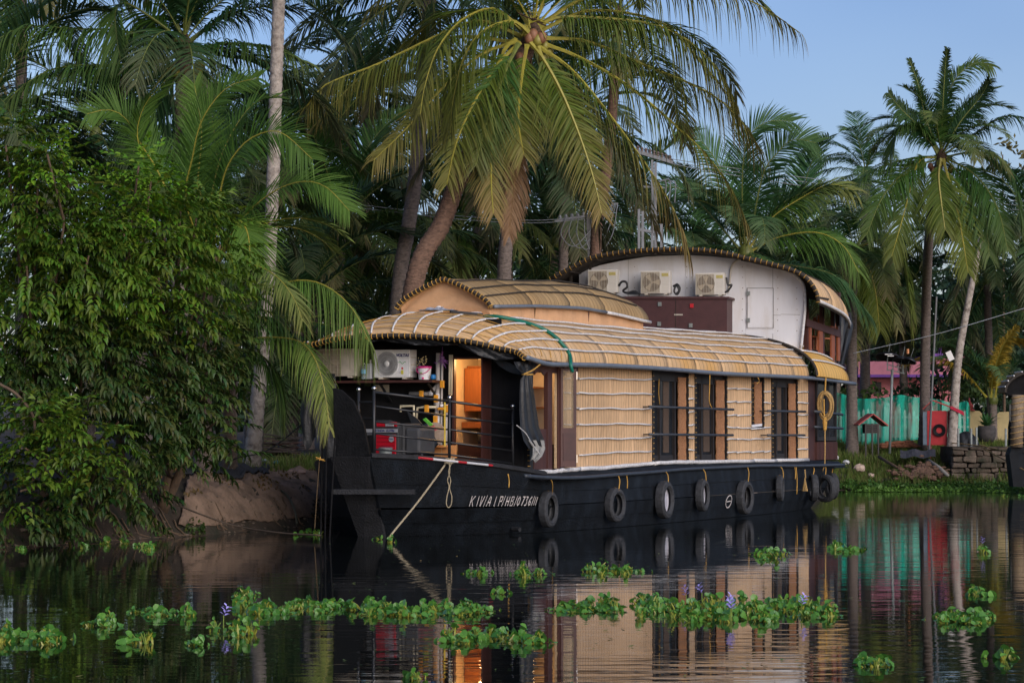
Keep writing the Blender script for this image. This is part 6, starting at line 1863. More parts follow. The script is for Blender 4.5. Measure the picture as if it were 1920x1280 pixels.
def palm(label, crown, tpts, r0, r1, pal, nf=20, L=5.0, seed=0, tm=None, hero=None, group=None, ks=None, coco=0, dens=1, skip=None, name='coconut_palm'):
    base = Vector(tpts[0]) if tpts else Vector(crown)
    e = empty(name, base, 0, label, 'palm tree', group)
    if tpts: trunk(e, tpts + [crown], r0, r1, tm or M_trunk, base)
    rs = random.Random(seed)
    cr = Vector(crown) - base
    if nf:
        for i in range(nf):
            u = (i + .5) / nf
            k = min(7, int(u ** .8 * 7.2)) if ks is None else ks[i % len(ks)]
            az = i * 2.39996 + seed + rs.uniform(-.2, .2)
            if skip and skip(az % (2 * math.pi), k): continue
            o = link('frond', canon(pal, k, dens), e, cr + Vector((0, 0, .15 - .04 * k)), (rs.uniform(-.15, .15), rs.uniform(-.12, .12), az), (L / 5.0) * rs.uniform(.85, 1.12))
    MB().lathe([(r1 * 1.0, -.35), (r1 * 1.3, -.1), (r1 * 1.0, .1), (r1 * .4, .28), (.02, .34)], tuple(cr), 10).build('crown_sheath', M_sheath if coco else M_rachd, e, smooth=True)
    for i in range(coco):
        a = rs.uniform(0, 6.28); p = cr + Vector((.42 * math.cos(a), .42 * math.sin(a), -.35 - rs.uniform(0, .4)))
        mb = MB(); mb.ball(tuple(p), rs.uniform(.11, .15), 10, (1, 1, 1.2)); mb.build('coconut', M_coco if rs.random() < .6 else M_cocob, e, smooth=True)
    for j, h in enumerate(hero or []):
        pts, Y0, Y1, kw = h[0], h[1], h[2], dict(h[3]) if len(h) > 3 else {}
        m_ = len(pts)
        P = [at(x, y, Y0 + (Y1 - Y0) * i / (m_ - 1)) - base for i, (x, y) in enumerate(pts)]
        cur = crom(P, 40)
        p_ = kw.pop('pal', pal); up = kw.pop('up', (0, 0, 1))
        me = frond_mesh('frond', p_, cur, up, seed=j * 13 + seed, **kw)
        link('frond', me, e)
    return e
def gpt(px, Y): return on_ground(px, Y, -.2)
# --- main palm with hand placed fronds
YM = 71.0
HK = dict(n=100, Lm=1.25, wid=.042, droop=.9, wither=.25, rr=.055)
def H(pts, Y0=YM, Y1=YM - 2, **kw):
    k = dict(HK); k.update(kw); return (pts, Y0, Y1, k)
heroes = [
 H([(985, 62), (930, 18), (880, 30), (845, 58), (816, 102), (796, 165), (788, 215)], YM, YM - 3, wither=.3, droop=1.0),
 H([(980, 70), (905, 40), (845, 56), (714, 118), (650, 142), (605, 163), (575, 200)], YM + .3, YM - 2, wither=.3, droop=1.3),
 H([(965, 80), (850, 70), (714, 118), (640, 180), (583, 243)], YM + .6, YM - .5, wither=.4, droop=1.1, Lm=.9),
 H([(968, 75), (944, 97), (930, 180), (922, 270), (921, 345), (925, 400)], YM - .6, YM - 1.6, up=(0, -1, .3), wither=.6, droop=.35, vee=-.02, fwd=.72, Lm=1.2),
 H([(995, 82), (1018, 110), (1052, 171), (1085, 250), (1111, 328), (1128, 400)], YM - .6, YM - 1.8, up=(0, -1, .3), wither=.5, droop=.28, vee=-.05, fwd=.62, Lm=1.15, rr=.055),
 H([(975, 80), (930, 125), (885, 200), (855, 270), (838, 345)], YM - .9, YM - 1.8, up=(-.3, -1, .4), wither=.35, droop=.5),
 H([(972, 82), (945, 140), (912, 230), (892, 310)], YM - 1.0, YM - 1.6, up=(-.1, -1, .3), wither=.3, droop=.4, pal='mid'),
 H([(990, 60), (960, 40), (905, 60), (870, 110), (850, 190), (845, 250)], YM - .8, YM - 2.5, wither=.25, droop=1.0),
 H([(988, 84), (978, 150), (972, 225), (982, 290)], YM - .8, YM - 1.2, up=(0, -1, .3), wither=.35, droop=.4),
 H([(1008, 88), (1035, 150), (1075, 230), (1110, 270)], YM - .7, YM - 1.0, up=(.2, -1, .4), wither=.35, droop=.6),
 H([(968, 78), (900, 104), (830, 165), (763, 240), (701, 300)], YM - .2, YM - 1.2, up=(-.3, -1, .6), wither=.4, droop=.7),
 H([(1010, 60), (1040, 34), (1150, 36), (1240, 50), (1300, 84), (1345, 130), (1380, 192)], YM, YM - 1, wither=.3, droop=1.4),
 H([(1015, 72), (1100, 78), (1202, 120), (1311, 165), (1375, 210), (1429, 284)], YM, YM + 1, wither=.4, droop=1.3),
 H([(1012, 80), (1080, 105), (1161, 150), (1225, 199), (1319, 285), (1370, 355), (1401, 420)], YM - .3, YM, wither=.4, droop=1.3),
 H([(1005, 85), (1070, 130), (1146, 220), (1225, 330), (1268, 405), (1293, 480)], YM - .5, YM - 1, wither=.6, droop=1.2),
 H([(1008, 50), (1080, 5), (1180, -30), (1300, -25), (1412, 4), (1500, 62)], YM + .5, YM + 2, wither=.4, droop=1.3),
 H([(1010, 60), (1110, 20), (1244, 45), (1319, 124), (1365, 180), (1385, 230)], YM + .7, YM + 2.5, wither=.5, droop=1.2),
 H([(1000, 90), (985, 180), (968, 310), (962, 370), (955, 440)], YM + .4, YM - .2, pal='dry', up=(0, -1, .2), wither=.9, droop=.5, vee=0, Lm=.75, fwd=1.0, bare=.5, rr=.03),
 H([(1000, 88), (1030, 180), (1050, 270), (1075, 350)], YM + .8, YM + 1.2, pal='dark', up=(0, -1, .2), droop=.4, Lm=.9),
 H([(990, 45), (930, -30), (850, -60), (760, -40), (690, 20)], YM + .8, YM + 1, wither=.3),
 H([(990, 85), (930, 150), (860, 220), (800, 300), (770, 350)], YM + 1, YM + 1.2, pal='dark', droop=.5, wither=.5),
 H([(1000, 84), (960, 160), (920, 240), (890, 330)], YM + .9, YM + 1.5, pal='dark', up=(0, -1, .4), droop=.4),
 H([(1008, 84), (1080, 160), (1150, 260), (1200, 350), (1230, 430)], YM + 1, YM + 1.8, pal='mid', droop=.5, wither=.5),
]
crown = at(1000, 62, YM)
e = palm('big leaning coconut palm with drooping olive fronds and fruit directly above the houseboat', crown, [gpt(735, 70.3), at(775, 540, 70.4), at(828, 420, 70.6), at(862, 330, 70.7), at(905, 240, 70.8), at(960, 150, 70.9)], .29, .22, 'hero', nf=9, ks=[0, 1, 1, 2, 2, 3], L=5.4, seed=3, tm=M_trunkb, hero=heroes, coco=6)
b_ = Vector(e.location)
for x, y, m_ in ((1000, 66, M_cocob), (1008, 76, M_coco), (992, 72, M_cocob), (1016, 70, M_cocob), (985, 58, M_coco)):
    mb = MB(); mb.ball((0, 0, 0), .15, 12, (.9, .9, 1.2)); o = mb.build('coconut', m_, e, smooth=True, loc=at(x, y, YM - .55) - b_)
for k in range(12):
    rs = random.Random(k); mb = MB()
    mb.tube(crom([at(1003, 40, YM - .4) - b_, at(1003 + rs.uniform(-22, 22), 40 + rs.uniform(-20, 10), YM - .6) - b_, at(1003 + rs.uniform(-35, 35), 50 + rs.uniform(-30, 25), YM - .7) - b_], 8), .018, 4); mb.build('flower_stalk', M_rach if k % 2 else M_sheath, e)
# --- palm with pale trunk
palm('palm with a straight pale lichen-spotted trunk left of centre, crown above the picture', at(530, -150, 64), [gpt(470, 66), at(500, 560, 64.9), at(512, 330, 64.5), at(516, 200, 64.3), at(523, 0, 64)], .175, .15, 'dark', nf=9, ks=[1, 2, 3, 4], L=4.6, seed=11, tm=M_trunkp)
# --- left palm
YL = 67
HD = lambda pts, Y0=YL, Y1=YL - 2, **kw: (pts, Y0, Y1, dict(dict(n=104, Lm=1.5, wid=.046, droop=.9, wither=.15, rr=.04), **kw))
palm('dark coconut palm with fruit clusters in the upper left', at(345, 85, YL), [gpt(330, YL + 1), at(338, 500, YL + .6), at(342, 300, YL + .3)], .24, .2, 'dark', nf=18, ks=[0, 1, 1, 2, 3, 4, 5], L=4.8, seed=5, coco=9, hero=[
 HD([(330, 80), (320, 60), (262, 19), (232, 6), (217, 22), (219, 71), (226, 110)], wither=.1, pal='mid', droop=.4),
 HD([(330, 95), (240, 60), (150, 55), (56, 50), (0, 72), (-50, 120)], Lm=1.6, pal='mid'), HD([(335, 105), (290, 118), (210, 122), (112, 127), (45, 160), (0, 210)], Lm=1.6, droop=1.0, pal='mid'),
 HD([(355, 95), (400, 85), (450, 82), (510, 90), (570, 115)], pal='mid', droop=.6), HD([(355, 80), (420, 30), (500, -20), (600, -30)], Lm=1.2), HD([(350, 100), (430, 130), (500, 190), (540, 270)], YL, YL + 1),
 HD([(340, 105), (300, 150), (262, 210), (250, 290)], YL - .3, YL - .5, pal='dark', up=(0, -1, .4)), HD([(350, 100), (380, 160), (400, 240), (410, 330)], YL, YL, up=(0, -1, .4))])
# --- young palm
YY = 59.5
HY = lambda pts, Y0=YY, Y1=YY - 1.5, **kw: (pts, Y0, Y1, dict(dict(n=112, Lm=1.3, wid=.032, droop=.14, wither=.05, rr=.03, vee=.2, jit=.5), **kw))
palm('young bright green palm with tall upright fronds behind the left shrubs', at(385, 520, YY), [gpt(380, 62)], .2, .18, 'young', nf=9, ks=[0, 1, 2, 3, 4], L=4.2, seed=2, hero=[
 HY([(372, 480), (349, 367), (360, 300), (379, 225), (425, 165), (484, 146)], up=(-1, -1, .3), Lm=1.1, fwd=.8), HY([(400, 470), (418, 337), (450, 277), (490, 250), (530, 250), (585, 298)], up=(-.3, -.5, 1), droop=.25),
 HY([(368, 490), (300, 330), (268, 277), (235, 222), (202, 206), (163, 214)], up=(.4, -.6, 1), droop=.1), HY([(410, 490), (450, 416), (506, 364), (562, 341), (610, 350), (655, 395)], up=(-.3, -.4, 1), droop=.25),
 HY([(370, 490), (290, 340), (258, 262), (270, 200), (310, 150)], up=(1, -1, .4), fwd=.8), HY([(390, 480), (395, 380), (420, 280), (470, 200), (520, 180)], YY + .5, YY + 1, up=(-1, -.6, .3), fwd=.8),
 HY([(380, 480), (370, 360), (378, 250), (365, 160)], YY + .7, YY + 1.2, up=(-.2, -1, .1), fwd=.9), HY([(400, 490), (440, 430), (450, 414), (465, 440), (470, 500)], YY - .5, YY - 1, pal='young', droop=.3)])
# --- low palm whose fronds hang over the bow
YF = 57.0
HF = lambda pts, Y0=YF, Y1=YF - 1.0, **kw: (pts, Y0, Y1, dict(dict(n=96, Lm=1.15, wid=.036, droop=1.1, wither=.15, rr=.028, vee=.0, jit=.7), **kw))
palm('low palm on the left bank with long fronds hanging over the bow roof', at(432, 650, 59.5), [gpt(428, 64.5)], .2, .18, 'young', nf=4, ks=[1, 2], L=2.6, seed=9, hero=[
 HF([(440, 640), (488, 555), (539, 529), (590, 528), (635, 552), (668, 590), (692, 640)], 59, 57.2, Lm=1.3, droop=1.3), HF([(440, 650), (483, 634), (553, 637), (586, 665), (606, 720), (619, 803)], 59, 57.2, Lm=1.05, droop=.7, wither=.35),
 HF([(438, 650), (470, 600), (520, 600), (550, 650), (560, 700)], 59.5, 59, pal='mid', droop=.9), HF([(432, 640), (425, 560), (445, 480), (480, 440)], 60, 60, droop=.3, pal='mid'), HF([(436, 655), (480, 660), (520, 700), (530, 770)], 59.5, 59.5, pal='mid', droop=.8)])
# --- trunks behind the boat
palm('palm with a thin grey leaning trunk just left of the big leaning palm', at(808, -30, 77), [gpt(725, 76), at(748, 540, 76.2), at(765, 430, 76.4), at(780, 320, 76.6), at(797, 120, 76.8)], .23, .19, 'dark', nf=18, L=5.2, seed=8, hero=[
 HD([(803, 10), (720, 15), (642, 36), (590, 60), (545, 95)], 77, 76, Lm=1.2, droop=.6, pal='dark')])
palm('palm with a brown trunk rising behind the clerestory roof', at(1000, 180, 82), [gpt(938, 81), at(945, 525, 81.2), at(953, 430, 81.4), at(970, 340, 81.6)], .24, .20, 'dark', nf=16, L=4.8, seed=21)
palm('palm with a slim brown trunk behind the left end of the upper storey', at(1160, 30, 84), [gpt(1108, 83), at(1117, 470, 83.3), at(1128, 380, 83.5), at(1140, 290, 83.6), at(1150, 180, 83.8)], .21, .16, 'mid', nf=14, L=5.4, seed=14, ks=[1, 2, 3, 4, 5, 6], tm=M_trunkb, coco=4)
# --- right centre cluster
HR = lambda pts, Y0=97, Y1=96, **kw: (pts, Y0, Y1, dict(dict(n=110, Lm=1.9, wid=.05, droop=.2, wither=.1, rr=.045, vee=.15, jit=.6), **kw))
palm('wide low palm with upright feathery fronds behind the upper storey roof', at(1398, 470, 97), [gpt(1400, 99)], .28, .25, 'far', nf=14, ks=[1, 1, 2, 3, 4, 5], L=4.6, seed=4, dens=1, hero=[
 HR([(1398, 460), (1392, 375), (1394, 300), (1405, 255), (1440, 228), (1485, 228)], up=(-1, -1, .2), fwd=.9), HR([(1405, 465), (1446, 410), (1503, 371), (1555, 346), (1600, 356)], up=(0, -.4, 1), pal='young', droop=.45, wither=.3),
 HR([(1408, 440), (1430, 330), (1455, 290), (1487, 262), (1530, 268)], up=(-1, -1, .4)), HR([(1390, 460), (1360, 340), (1320, 270), (1280, 245)], up=(1, -1, .4)), HR([(1385, 465), (1310, 380), (1260, 350), (1225, 370)], up=(.2, -.5, 1), droop=.4),
 HR([(1410, 470), (1460, 445), (1530, 436), (1580, 460), (1610, 510)], up=(0, -.4, 1), pal='young', droop=.5), HR([(1400, 470), (1430, 490), (1500, 500), (1570, 520), (1630, 590)], 98, 99, up=(0, -.4, 1), droop=.6)])
# --- right tall palm
YR = 103
HP = lambda pts, Y0=YR, Y1=YR - 1, **kw: (pts, Y0, Y1, dict(dict(n=100, Lm=1.35, wid=.052, droop=.5, wither=.15, rr=.045, jit=.7), **kw))
palm('tall coconut palm with yellow ribbed hanging fronds standing against the sky at right', at(1765, 292, YR), [gpt(1733, 114), at(1736, 600, 113), at(1742, 440, 108), at(1754, 340, 104)], .22, .17, 'mid', nf=14, ks=[0, 1, 2, 3, 1, 2, 4], L=3.7, seed=6, coco=5, tm=M_trunk, hero=[
 HP([(1765, 285), (1768, 200), (1772, 130), (1776, 92)], up=(-.3, -1, 0), fwd=1.1, Lm=.9, pal='dark', vee=.05), HP([(1763, 285), (1770, 210), (1790, 150), (1830, 118), (1860, 125)], up=(-1, -1, .3), fwd=.8),
 HP([(1760, 285), (1735, 220), (1722, 160), (1705, 112)], up=(.4, -1, .2), fwd=1.0, pal='dark', Lm=.8), HP([(1760, 287), (1725, 240), (1690, 205), (1666, 175)], up=(.4, -1, .5), pal='dark'),
 HP([(1768, 287), (1800, 230), (1840, 180), (1855, 150)], up=(-.5, -1, .3), pal='dark', fwd=.9), HP([(1770, 290), (1830, 250), (1880, 220), (1925, 225), (1950, 260)], droop=.6, pal='dark'),
 HP([(1770, 295), (1830, 285), (1880, 300), (1905, 360), (1915, 430)], droop=.7), HP([(1758, 290), (1740, 262), (1705, 235), (1680, 250), (1668, 290)], droop=.6, pal='mid'),
 HP([(1760, 295), (1720, 295), (1660, 310), (1620, 330), (1590, 370)], droop=.6), HP([(1760, 298), (1700, 320), (1655, 370), (1625, 440)], up=(-.4, -1, .6)),
 HP([(1758, 295), (1725, 300), (1710, 340), (1695, 400), (1672, 480)], up=(0, -1, .3), pal='hero', vee=0), HP([(1764, 298), (1760, 330), (1765, 380), (1772, 430)], YR - .5, YR - 1.2, up=(0, -1, .2), pal='hero', vee=0, rr=.06),
 HP([(1768, 298), (1785, 360), (1800, 420), (1815, 510)], YR - .5, YR - 1.2, up=(0, -1, .2), pal='hero', vee=0, rr=.06), HP([(1772, 295), (1830, 330), (1870, 390), (1890, 470)], up=(.3, -1, .5)),
 HP([(1772, 297), (1810, 340), (1845, 400), (1855, 480)], up=(.2, -1, .4), pal='mid')])
palm('smaller palm tip showing above the cluster left of the tall right palm', at(1622, 325, 128), [gpt(1622, 128)], .26, .2, 'far', nf=20, L=3.9, seed=12)
palm('palm with a grey trunk right behind the stern whose fronds droop to the roof', at(1600, 470, 112), [gpt(1598, 114), at(1597, 640, 113.5), at(1598, 560, 113)], .24, .2, 'mid', nf=16, ks=[2, 3, 4, 5, 6, 7], L=4.4, seed=15, hero=[
 HP([(1600, 470), (1650, 450), (1690, 480), (1705, 560), (1708, 620)], 111, 110, droop=.7, pal='hero'), HP([(1600, 472), (1620, 480), (1640, 540), (1650, 620)], 111, 110.5, droop=.6, pal='hero', up=(0, -1, .4)), HP([(1600, 470), (1560, 450), (1540, 480), (1530, 540)], 111.5, 111, droop=.6)])
# bare trunk
b0 = gpt(1782, 112)
e = empty('dead_palm', b0, 0, 'bare leaning trunk without a crown beside the red cabinet', 'palm tree')
trunk(e, [b0, at(1795, 690, 112), at(1815, 570, 112), at(1833, 480, 112), at(1840, 440, 112)], .22, .11, M_trunkp, b0)
MB().lathe([(.12, -.1), (.09, .1), (.02, .25)], tuple(at(1840, 440, 112) - b0), 8).build('broken_top', M_sheath, e)
palm('young palm with golden yellow fronds at the far right', at(1862, 745, 119), [gpt(1862, 119)], .2, .18, 'far', nf=8, ks=[1, 2, 3], L=4.2, seed=13, hero=[
 HP([(1858, 745), (1863, 700), (1880, 650), (1905, 612)], 118, 117, pal='yellow', Lm=1.0, up=(-1, -1, .2), fwd=.9, wither=.1), HP([(1866, 745), (1875, 680), (1890, 640), (1925, 640)], 118, 117, pal='yellow', Lm=.9, wither=.2),
 HP([(1856, 745), (1840, 690), (1800, 640), (1760, 640)], 118, 118, pal='far', Lm=1.2), HP([(1850, 745), (1800, 690), (1740, 668), (1700, 680)], 118, 118.5, pal='yellow', Lm=1.0, wither=.2, droop=.5)])
# --- background palms, seen as overlapping crowns
BGP = [(-40, 250, 68, 'dark', 'left edge dark palm crown beside the picture border'), (40, -90, 80, 'mid', 'palm crown cut by the top left corner'), (180, 250, 80, 'dark', 'dark palm crown filling the gap above the left shrubs'), (470, 330, 84, 'mid', 'palm crown half hidden behind the pale trunk'),
 (600, 300, 92, 'dark', 'shadowy palm crown right of the pale trunk'), (690, 180, 96, 'dark', 'shadowy palm crown behind the big palm, upper left of it'), (640, 430, 88, 'mid', 'lower palm crown between pale trunk and grey leaning trunk'), (860, 440, 98, 'mid', 'low palm crown seen between the two leaning trunks'),
 (900, 300, 104, 'far', 'distant palm crown behind the hanging fronds of the big palm'), (1040, 450, 100, 'far', 'low distant palm crown above the clerestory roof'), (1060, 260, 96, 'dark', 'dark distant palm crown right under the big crown'), (1180, 420, 108, 'far', 'distant palm crown behind the twin-post utility structure'),
 (1300, 485, 112, 'far', 'distant palm crown above the left part of the upper roof'), (1500, 440, 116, 'far', 'distant palm crown between the feathery palm and tall right palm'), (1560, 500, 122, 'mid', 'distant palm crown above the stern end of the upper roof'),
 (1690, 560, 124, 'dark', 'shaded palm crown behind the tall right palm trunk'), (1850, 520, 122, 'far', 'shaded palm crown right of the bare leaning trunk'), (1930, 430, 118, 'dark', 'dark palm crown at the right picture edge'), (740, 480, 92, 'dark', 'low shaded palm crown left of the canvas gable'),
 (1440, 560, 118, 'far', 'low distant palm crown hidden by the upper roof'), (250, 420, 72, 'dark', 'shaded palm crown behind the middle shrubs'), (560, 600, 78, 'dark', 'low shaded palm crown behind the bow roof')]
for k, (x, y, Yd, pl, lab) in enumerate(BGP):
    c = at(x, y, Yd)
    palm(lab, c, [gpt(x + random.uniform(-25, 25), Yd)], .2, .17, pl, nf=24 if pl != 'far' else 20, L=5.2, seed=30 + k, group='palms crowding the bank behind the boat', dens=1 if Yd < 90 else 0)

# ================================================================ broadleaf shrubs
def leaf_patch(n, ln, wd, droop, seed):
    """compound spray: leaflets along a short twig, local +x outward"""
    rs = np.random.RandomState(seed); V = []; F = []; A = []
    tl = .62
    for i in range(n):
        u = (i + .6) / n; side = 1 if i % 2 else -1
        base = np.array([tl * u, 0, -.18 * u * u])
        ang = side * (1.05 - .6 * u) + rs.uniform(-.25, .25)
        if i == n - 1: ang = 0
        d = np.array([math.cos(ang), math.sin(ang), rs.uniform(-.15, .25)]); d /= np.linalg.norm(d)
        sdv = np.cross(d, [0, 0, 1]); sdv /= np.linalg.norm(sdv); upv = np.cross(sdv, d)
        L_ = ln * rs.uniform(.75, 1.15); W_ = wd * rs.uniform(.8, 1.1); fold = .28; r1 = rs.rand(); r0 = 1.0 if rs.rand() < .03 else rs.uniform(0, .12)
        o = len(V)
        pts = []
        for t, w in ((0, 0), (.28, .85), (.6, .9), (1, 0)):
            c = base + d * L_ * t * (1 - .2 * droop * t) + np.array([0, 0, -droop * L_ * t * t])
            pts.append((c, w))
        V += [pts[0][0], pts[1][0] - sdv * W_ * .5 * pts[1][1] + upv * W_ * fold, pts[1][0], pts[1][0] + sdv * W_ * .5 * pts[1][1] + upv * W_ * fold,
              pts[2][0] - sdv * W_ * .5 * pts[2][1] + upv * W_ * fold, pts[2][0], pts[2][0] + sdv * W_ * .5 * pts[2][1] + upv * W_ * fold, pts[3][0]]
        F += [(o, o + 1, o + 2), (o, o + 2, o + 3), (o + 1, o + 4, o + 5, o + 2), (o + 2, o + 5, o + 6, o + 3), (o + 4, o + 7, o + 5), (o + 5, o + 7, o + 6)]
        A += [(r0, r1, 0)] * 8
    return np.array(V), F, np.array(A)
def lf_mesh(name, V, F, A, mat):
    me = bpy.data.meshes.new(name); me.from_pydata(np.asarray(V).tolist(), [], F if isinstance(F, list) else F.tolist())
    me.materials.append(mat)
    a = me.attributes.new('lf', 'FLOAT_VECTOR', 'POINT'); a.data.foreach_set('vector', np.asarray(A, dtype=np.float32).ravel())
    me.update(); return me
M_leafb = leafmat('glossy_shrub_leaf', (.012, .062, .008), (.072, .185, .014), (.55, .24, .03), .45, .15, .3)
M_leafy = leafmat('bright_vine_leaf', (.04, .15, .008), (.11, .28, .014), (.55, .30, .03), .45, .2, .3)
M_leafd = leafmat('shaded_shrub_leaf', (.006, .034, .010), (.028, .092, .016), (.45, .2, .03), .45, .14, .3)  # darker copy of the shrub leaf, shade put into its greens
M_twig = pm('brown_twig', (.12, .08, .05), .9, .3, 8)
SPR = [leaf_patch(12, .215, .085, .6, s) for s in (1, 2, 3)] + [leaf_patch(8, .17, .11, .25, s) for s in (4, 5)]
def shrub(label, lobes, mat, seed, dens=9.5, kinds=(0, 1, 2), name='broadleaf_tree', nmax=300, sc=1.0, cat='tree', group=None, spray_name='leaf_spray'):
    rs = np.random.RandomState(seed)
    cs = [(at(x, y, Y), r * Y / FPX) for x, y, r, Y in lobes]
    lo = min(cs, key=lambda c: c[0].z)[0]
    bx = sum(c[0].x for c in cs) / len(cs); by = max(c[0].y for c in cs) + .2
    bx = min(bx, -7.6); by = max(by, float(sl(bx)) + 1.2)
    base = Vector((bx, by, 0)); base.z = tz(base.x, base.y) - .1
    e = empty(name, base, 0, label, cat, group)
    top = max(cs, key=lambda c: c[0].z)[0]
    MB().tube(crom([Vector((0, 0, -.2)), (top - base) * .4 + Vector((.2, 0, 0)), (top - base) * .85], 12), [.12 - .008 * i for i in range(12)], 7).build('trunk', M_twig, e, smooth=True)
    for c, r in cs:
        p0 = (top - base) * rs.uniform(.15, .5)
        MB().tube(crom([p0, (p0 + (c - base)) / 2 + Vector((0, 0, .1)), (c - base) + Vector((0, -.3 * r, .1))], 8), [.05 - .004 * i for i in range(8)], 5).build('limb', M_twig, e, smooth=True)
    items = []
    for c, r in cs:
        n = int(4 * math.pi * r * r * dens)
        for i in range(n):
            v = rs.normal(size=3); v /= np.linalg.norm(v)
            rad = r * (1 - .42 * rs.rand() ** 1.8) * (1 + .20 * math.sin(v[0] * 6 + c.x * 3) * math.sin(v[2] * 5 + c.z) + .16 * math.sin(v[2] * 8 + c.z * 2 + v[0] * 4))
            p = np.array(c) + v * rad * np.array([1, .8, 1])
            if p[2] < .12: continue
            items.append((p, v))
    # nearest first so that single sprays are the largest seen
    items.sort(key=lambda it: it[0][1] - .6 * it[1][1] * -1)
    ms = {}
    accV, accF, accA = [], [], []; nv = 0
    for i, (p, v) in enumerate(items):
        kd = kinds[rs.randint(len(kinds))]
        az = math.atan2(v[1], v[0]) + rs.uniform(-.5, .5); el = max(-.4, min(1.2, math.asin(v[2]) * .55 + rs.uniform(-.3, .2))); s = rs.uniform(.75, 1.2) * sc
        rot = (rs.uniform(-.35, .35), -el, az)
        if i < nmax:
            if kd not in ms: ms[kd] = lf_mesh('leaf_spray', *SPR[kd], mat)
            o = link(spray_name, ms[kd], e, Vector(p) - base, rot, s)
        else:
            V, F, A = SPR[kd]
            from mathutils import Euler
            Mx = np.array(Euler(rot).to_matrix()) * s
            accV.append(V @ Mx.T + (p - np.array(base))); accF += [tuple(j + nv for j in f) for f in F]; A2 = A.copy(); A2[:, 1] = np.clip(A2[:, 1] * .6 + rs.rand() * .8, 0, 1.6); accA.append(A2); nv += len(V)
    if accV:
        o = link('foliage', lf_mesh('foliage', np.vstack(accV), accF, np.vstack(accA), mat), e); o['kind'] = 'stuff'
    return e
shrub('tall vine-covered tree mass at the left edge, bright leaves on its top', [(15, 285, 75, 53), (75, 330, 60, 53), (30, 400, 90, 53), (125, 420, 75, 52.6), (55, 510, 95, 52.5), (170, 490, 70, 52.5), (-10, 610, 90, 52.5)], M_leafb, 1, kinds=(0, 1, 2, 3))
shrub('shrub with heart-shaped bright green vine leaves on its crest below the young palm', [(262, 322, 44, 54), (285, 350, 45, 54), (235, 390, 60, 54), (90, 300, 30, 52), (110, 260, 24, 53)], M_leafy, 2, kinds=(3, 4), dens=12, sc=.9)
shrub('drooping-leaved tree in the middle of the left shrub mass', [(235, 450, 75, 53.5), (310, 440, 60, 54), (370, 420, 55, 54.5), (415, 470, 55, 55), (300, 530, 80, 53.5), (200, 570, 80, 53), (370, 560, 55, 54.5), (340, 400, 40, 55)], M_leafb, 3, kinds=(0, 1, 4))
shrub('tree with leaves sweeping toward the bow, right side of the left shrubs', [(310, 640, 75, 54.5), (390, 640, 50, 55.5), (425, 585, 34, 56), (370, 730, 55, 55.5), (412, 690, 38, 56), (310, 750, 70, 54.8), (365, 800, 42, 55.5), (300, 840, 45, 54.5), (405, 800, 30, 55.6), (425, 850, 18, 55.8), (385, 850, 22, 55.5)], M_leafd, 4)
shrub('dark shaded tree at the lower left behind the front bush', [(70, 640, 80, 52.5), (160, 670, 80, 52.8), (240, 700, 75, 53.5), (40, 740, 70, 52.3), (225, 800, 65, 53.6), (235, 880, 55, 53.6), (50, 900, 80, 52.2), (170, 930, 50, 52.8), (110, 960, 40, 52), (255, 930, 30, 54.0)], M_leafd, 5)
shrub('light green bush with broad leaves low at the left, in front of the dark tree', [(110, 800, 55, 51), (165, 830, 50, 51), (75, 790, 40, 51), (190, 870, 36, 51), (50, 850, 40, 50.8), (40, 930, 30, 50.6)], M_leafb, 6, kinds=(3, 4, 1), dens=11)
o = MB().tube(crom([at(-5, 718, 51.2), at(30, 738, 51.1), at(60, 775, 51), at(66, 810, 51)], 12), .03, 6).build('bare_branch', M_twig, None, smooth=True); tag(o, 'pale bare branch arching out above the front bush at the left edge', 'branch')

# ---- distant bushes and woods
def leaf_cloud(lobes, n_per, size, seed, squash=1.0):
    rs = np.random.RandomState(seed); Vs, As = [], []
    for c, r in lobes:
        n = int(n_per * r * r)
        v = rs.normal(size=(n, 3)); v /= np.linalg.norm(v, axis=1)[:, None]
        rad = r * (1 - .5 * rs.rand(n, 1) ** 2) * (1 + .18 * np.sin(v[:, :1] * 5 + c[0]) + .14 * np.sin(v[:, 2:] * 7 + c[2] + v[:, :1] * 4))
        p = np.array(c)[None, :] + v * rad * np.array([[1, .8, squash]])
        t1 = rs.normal(size=(n, 3)); t1[:, 2] -= .6; t1 /= np.linalg.norm(t1, axis=1)[:, None]
        t2 = np.cross(t1, v + rs.normal(size=(n, 3)) * .5); t2 /= np.linalg.norm(t2, axis=1)[:, None]
        s = size * rs.uniform(.6, 1.3, (n, 1))
        q = np.stack([p, p + t1 * s * .5 + t2 * s * .24, p + t1 * s, p + t1 * s * .5 - t2 * s * .24], 1)
        Vs.append(q.reshape(-1, 3)); a = np.stack([rs.rand(n) * .1, rs.rand(n), np.zeros(n)], 1); As.append(np.repeat(a, 4, 0))
    V = np.vstack(Vs); A = np.vstack(As); F = np.arange(len(V)).reshape(-1, 4)
    V[:, 2] = np.maximum(V[:, 2], 0.02)
    return V, F, A
M_far = leafmat('far_wood_leaf', (.010, .034, .020), (.030, .066, .034), (.06, .06, .03), .6, .15, .2)
M_farl = leafmat('far_bush_leaf', (.030, .075, .022), (.075, .130, .036), (.1, .1, .03), .6, .2, .2)
rs = np.random.RandomState(9)
lobes = []
for x in np.arange(-30, 60, 3.2):
    for k in range(4 if x < 8 else 3):
        lobes.append((np.array([x + rs.uniform(-1.5, 1.5), 150 + rs.uniform(-6, 12), 1.5 + k * 3.0 + rs.uniform(-.5, .8)]), rs.uniform(2.2, 3.4)))
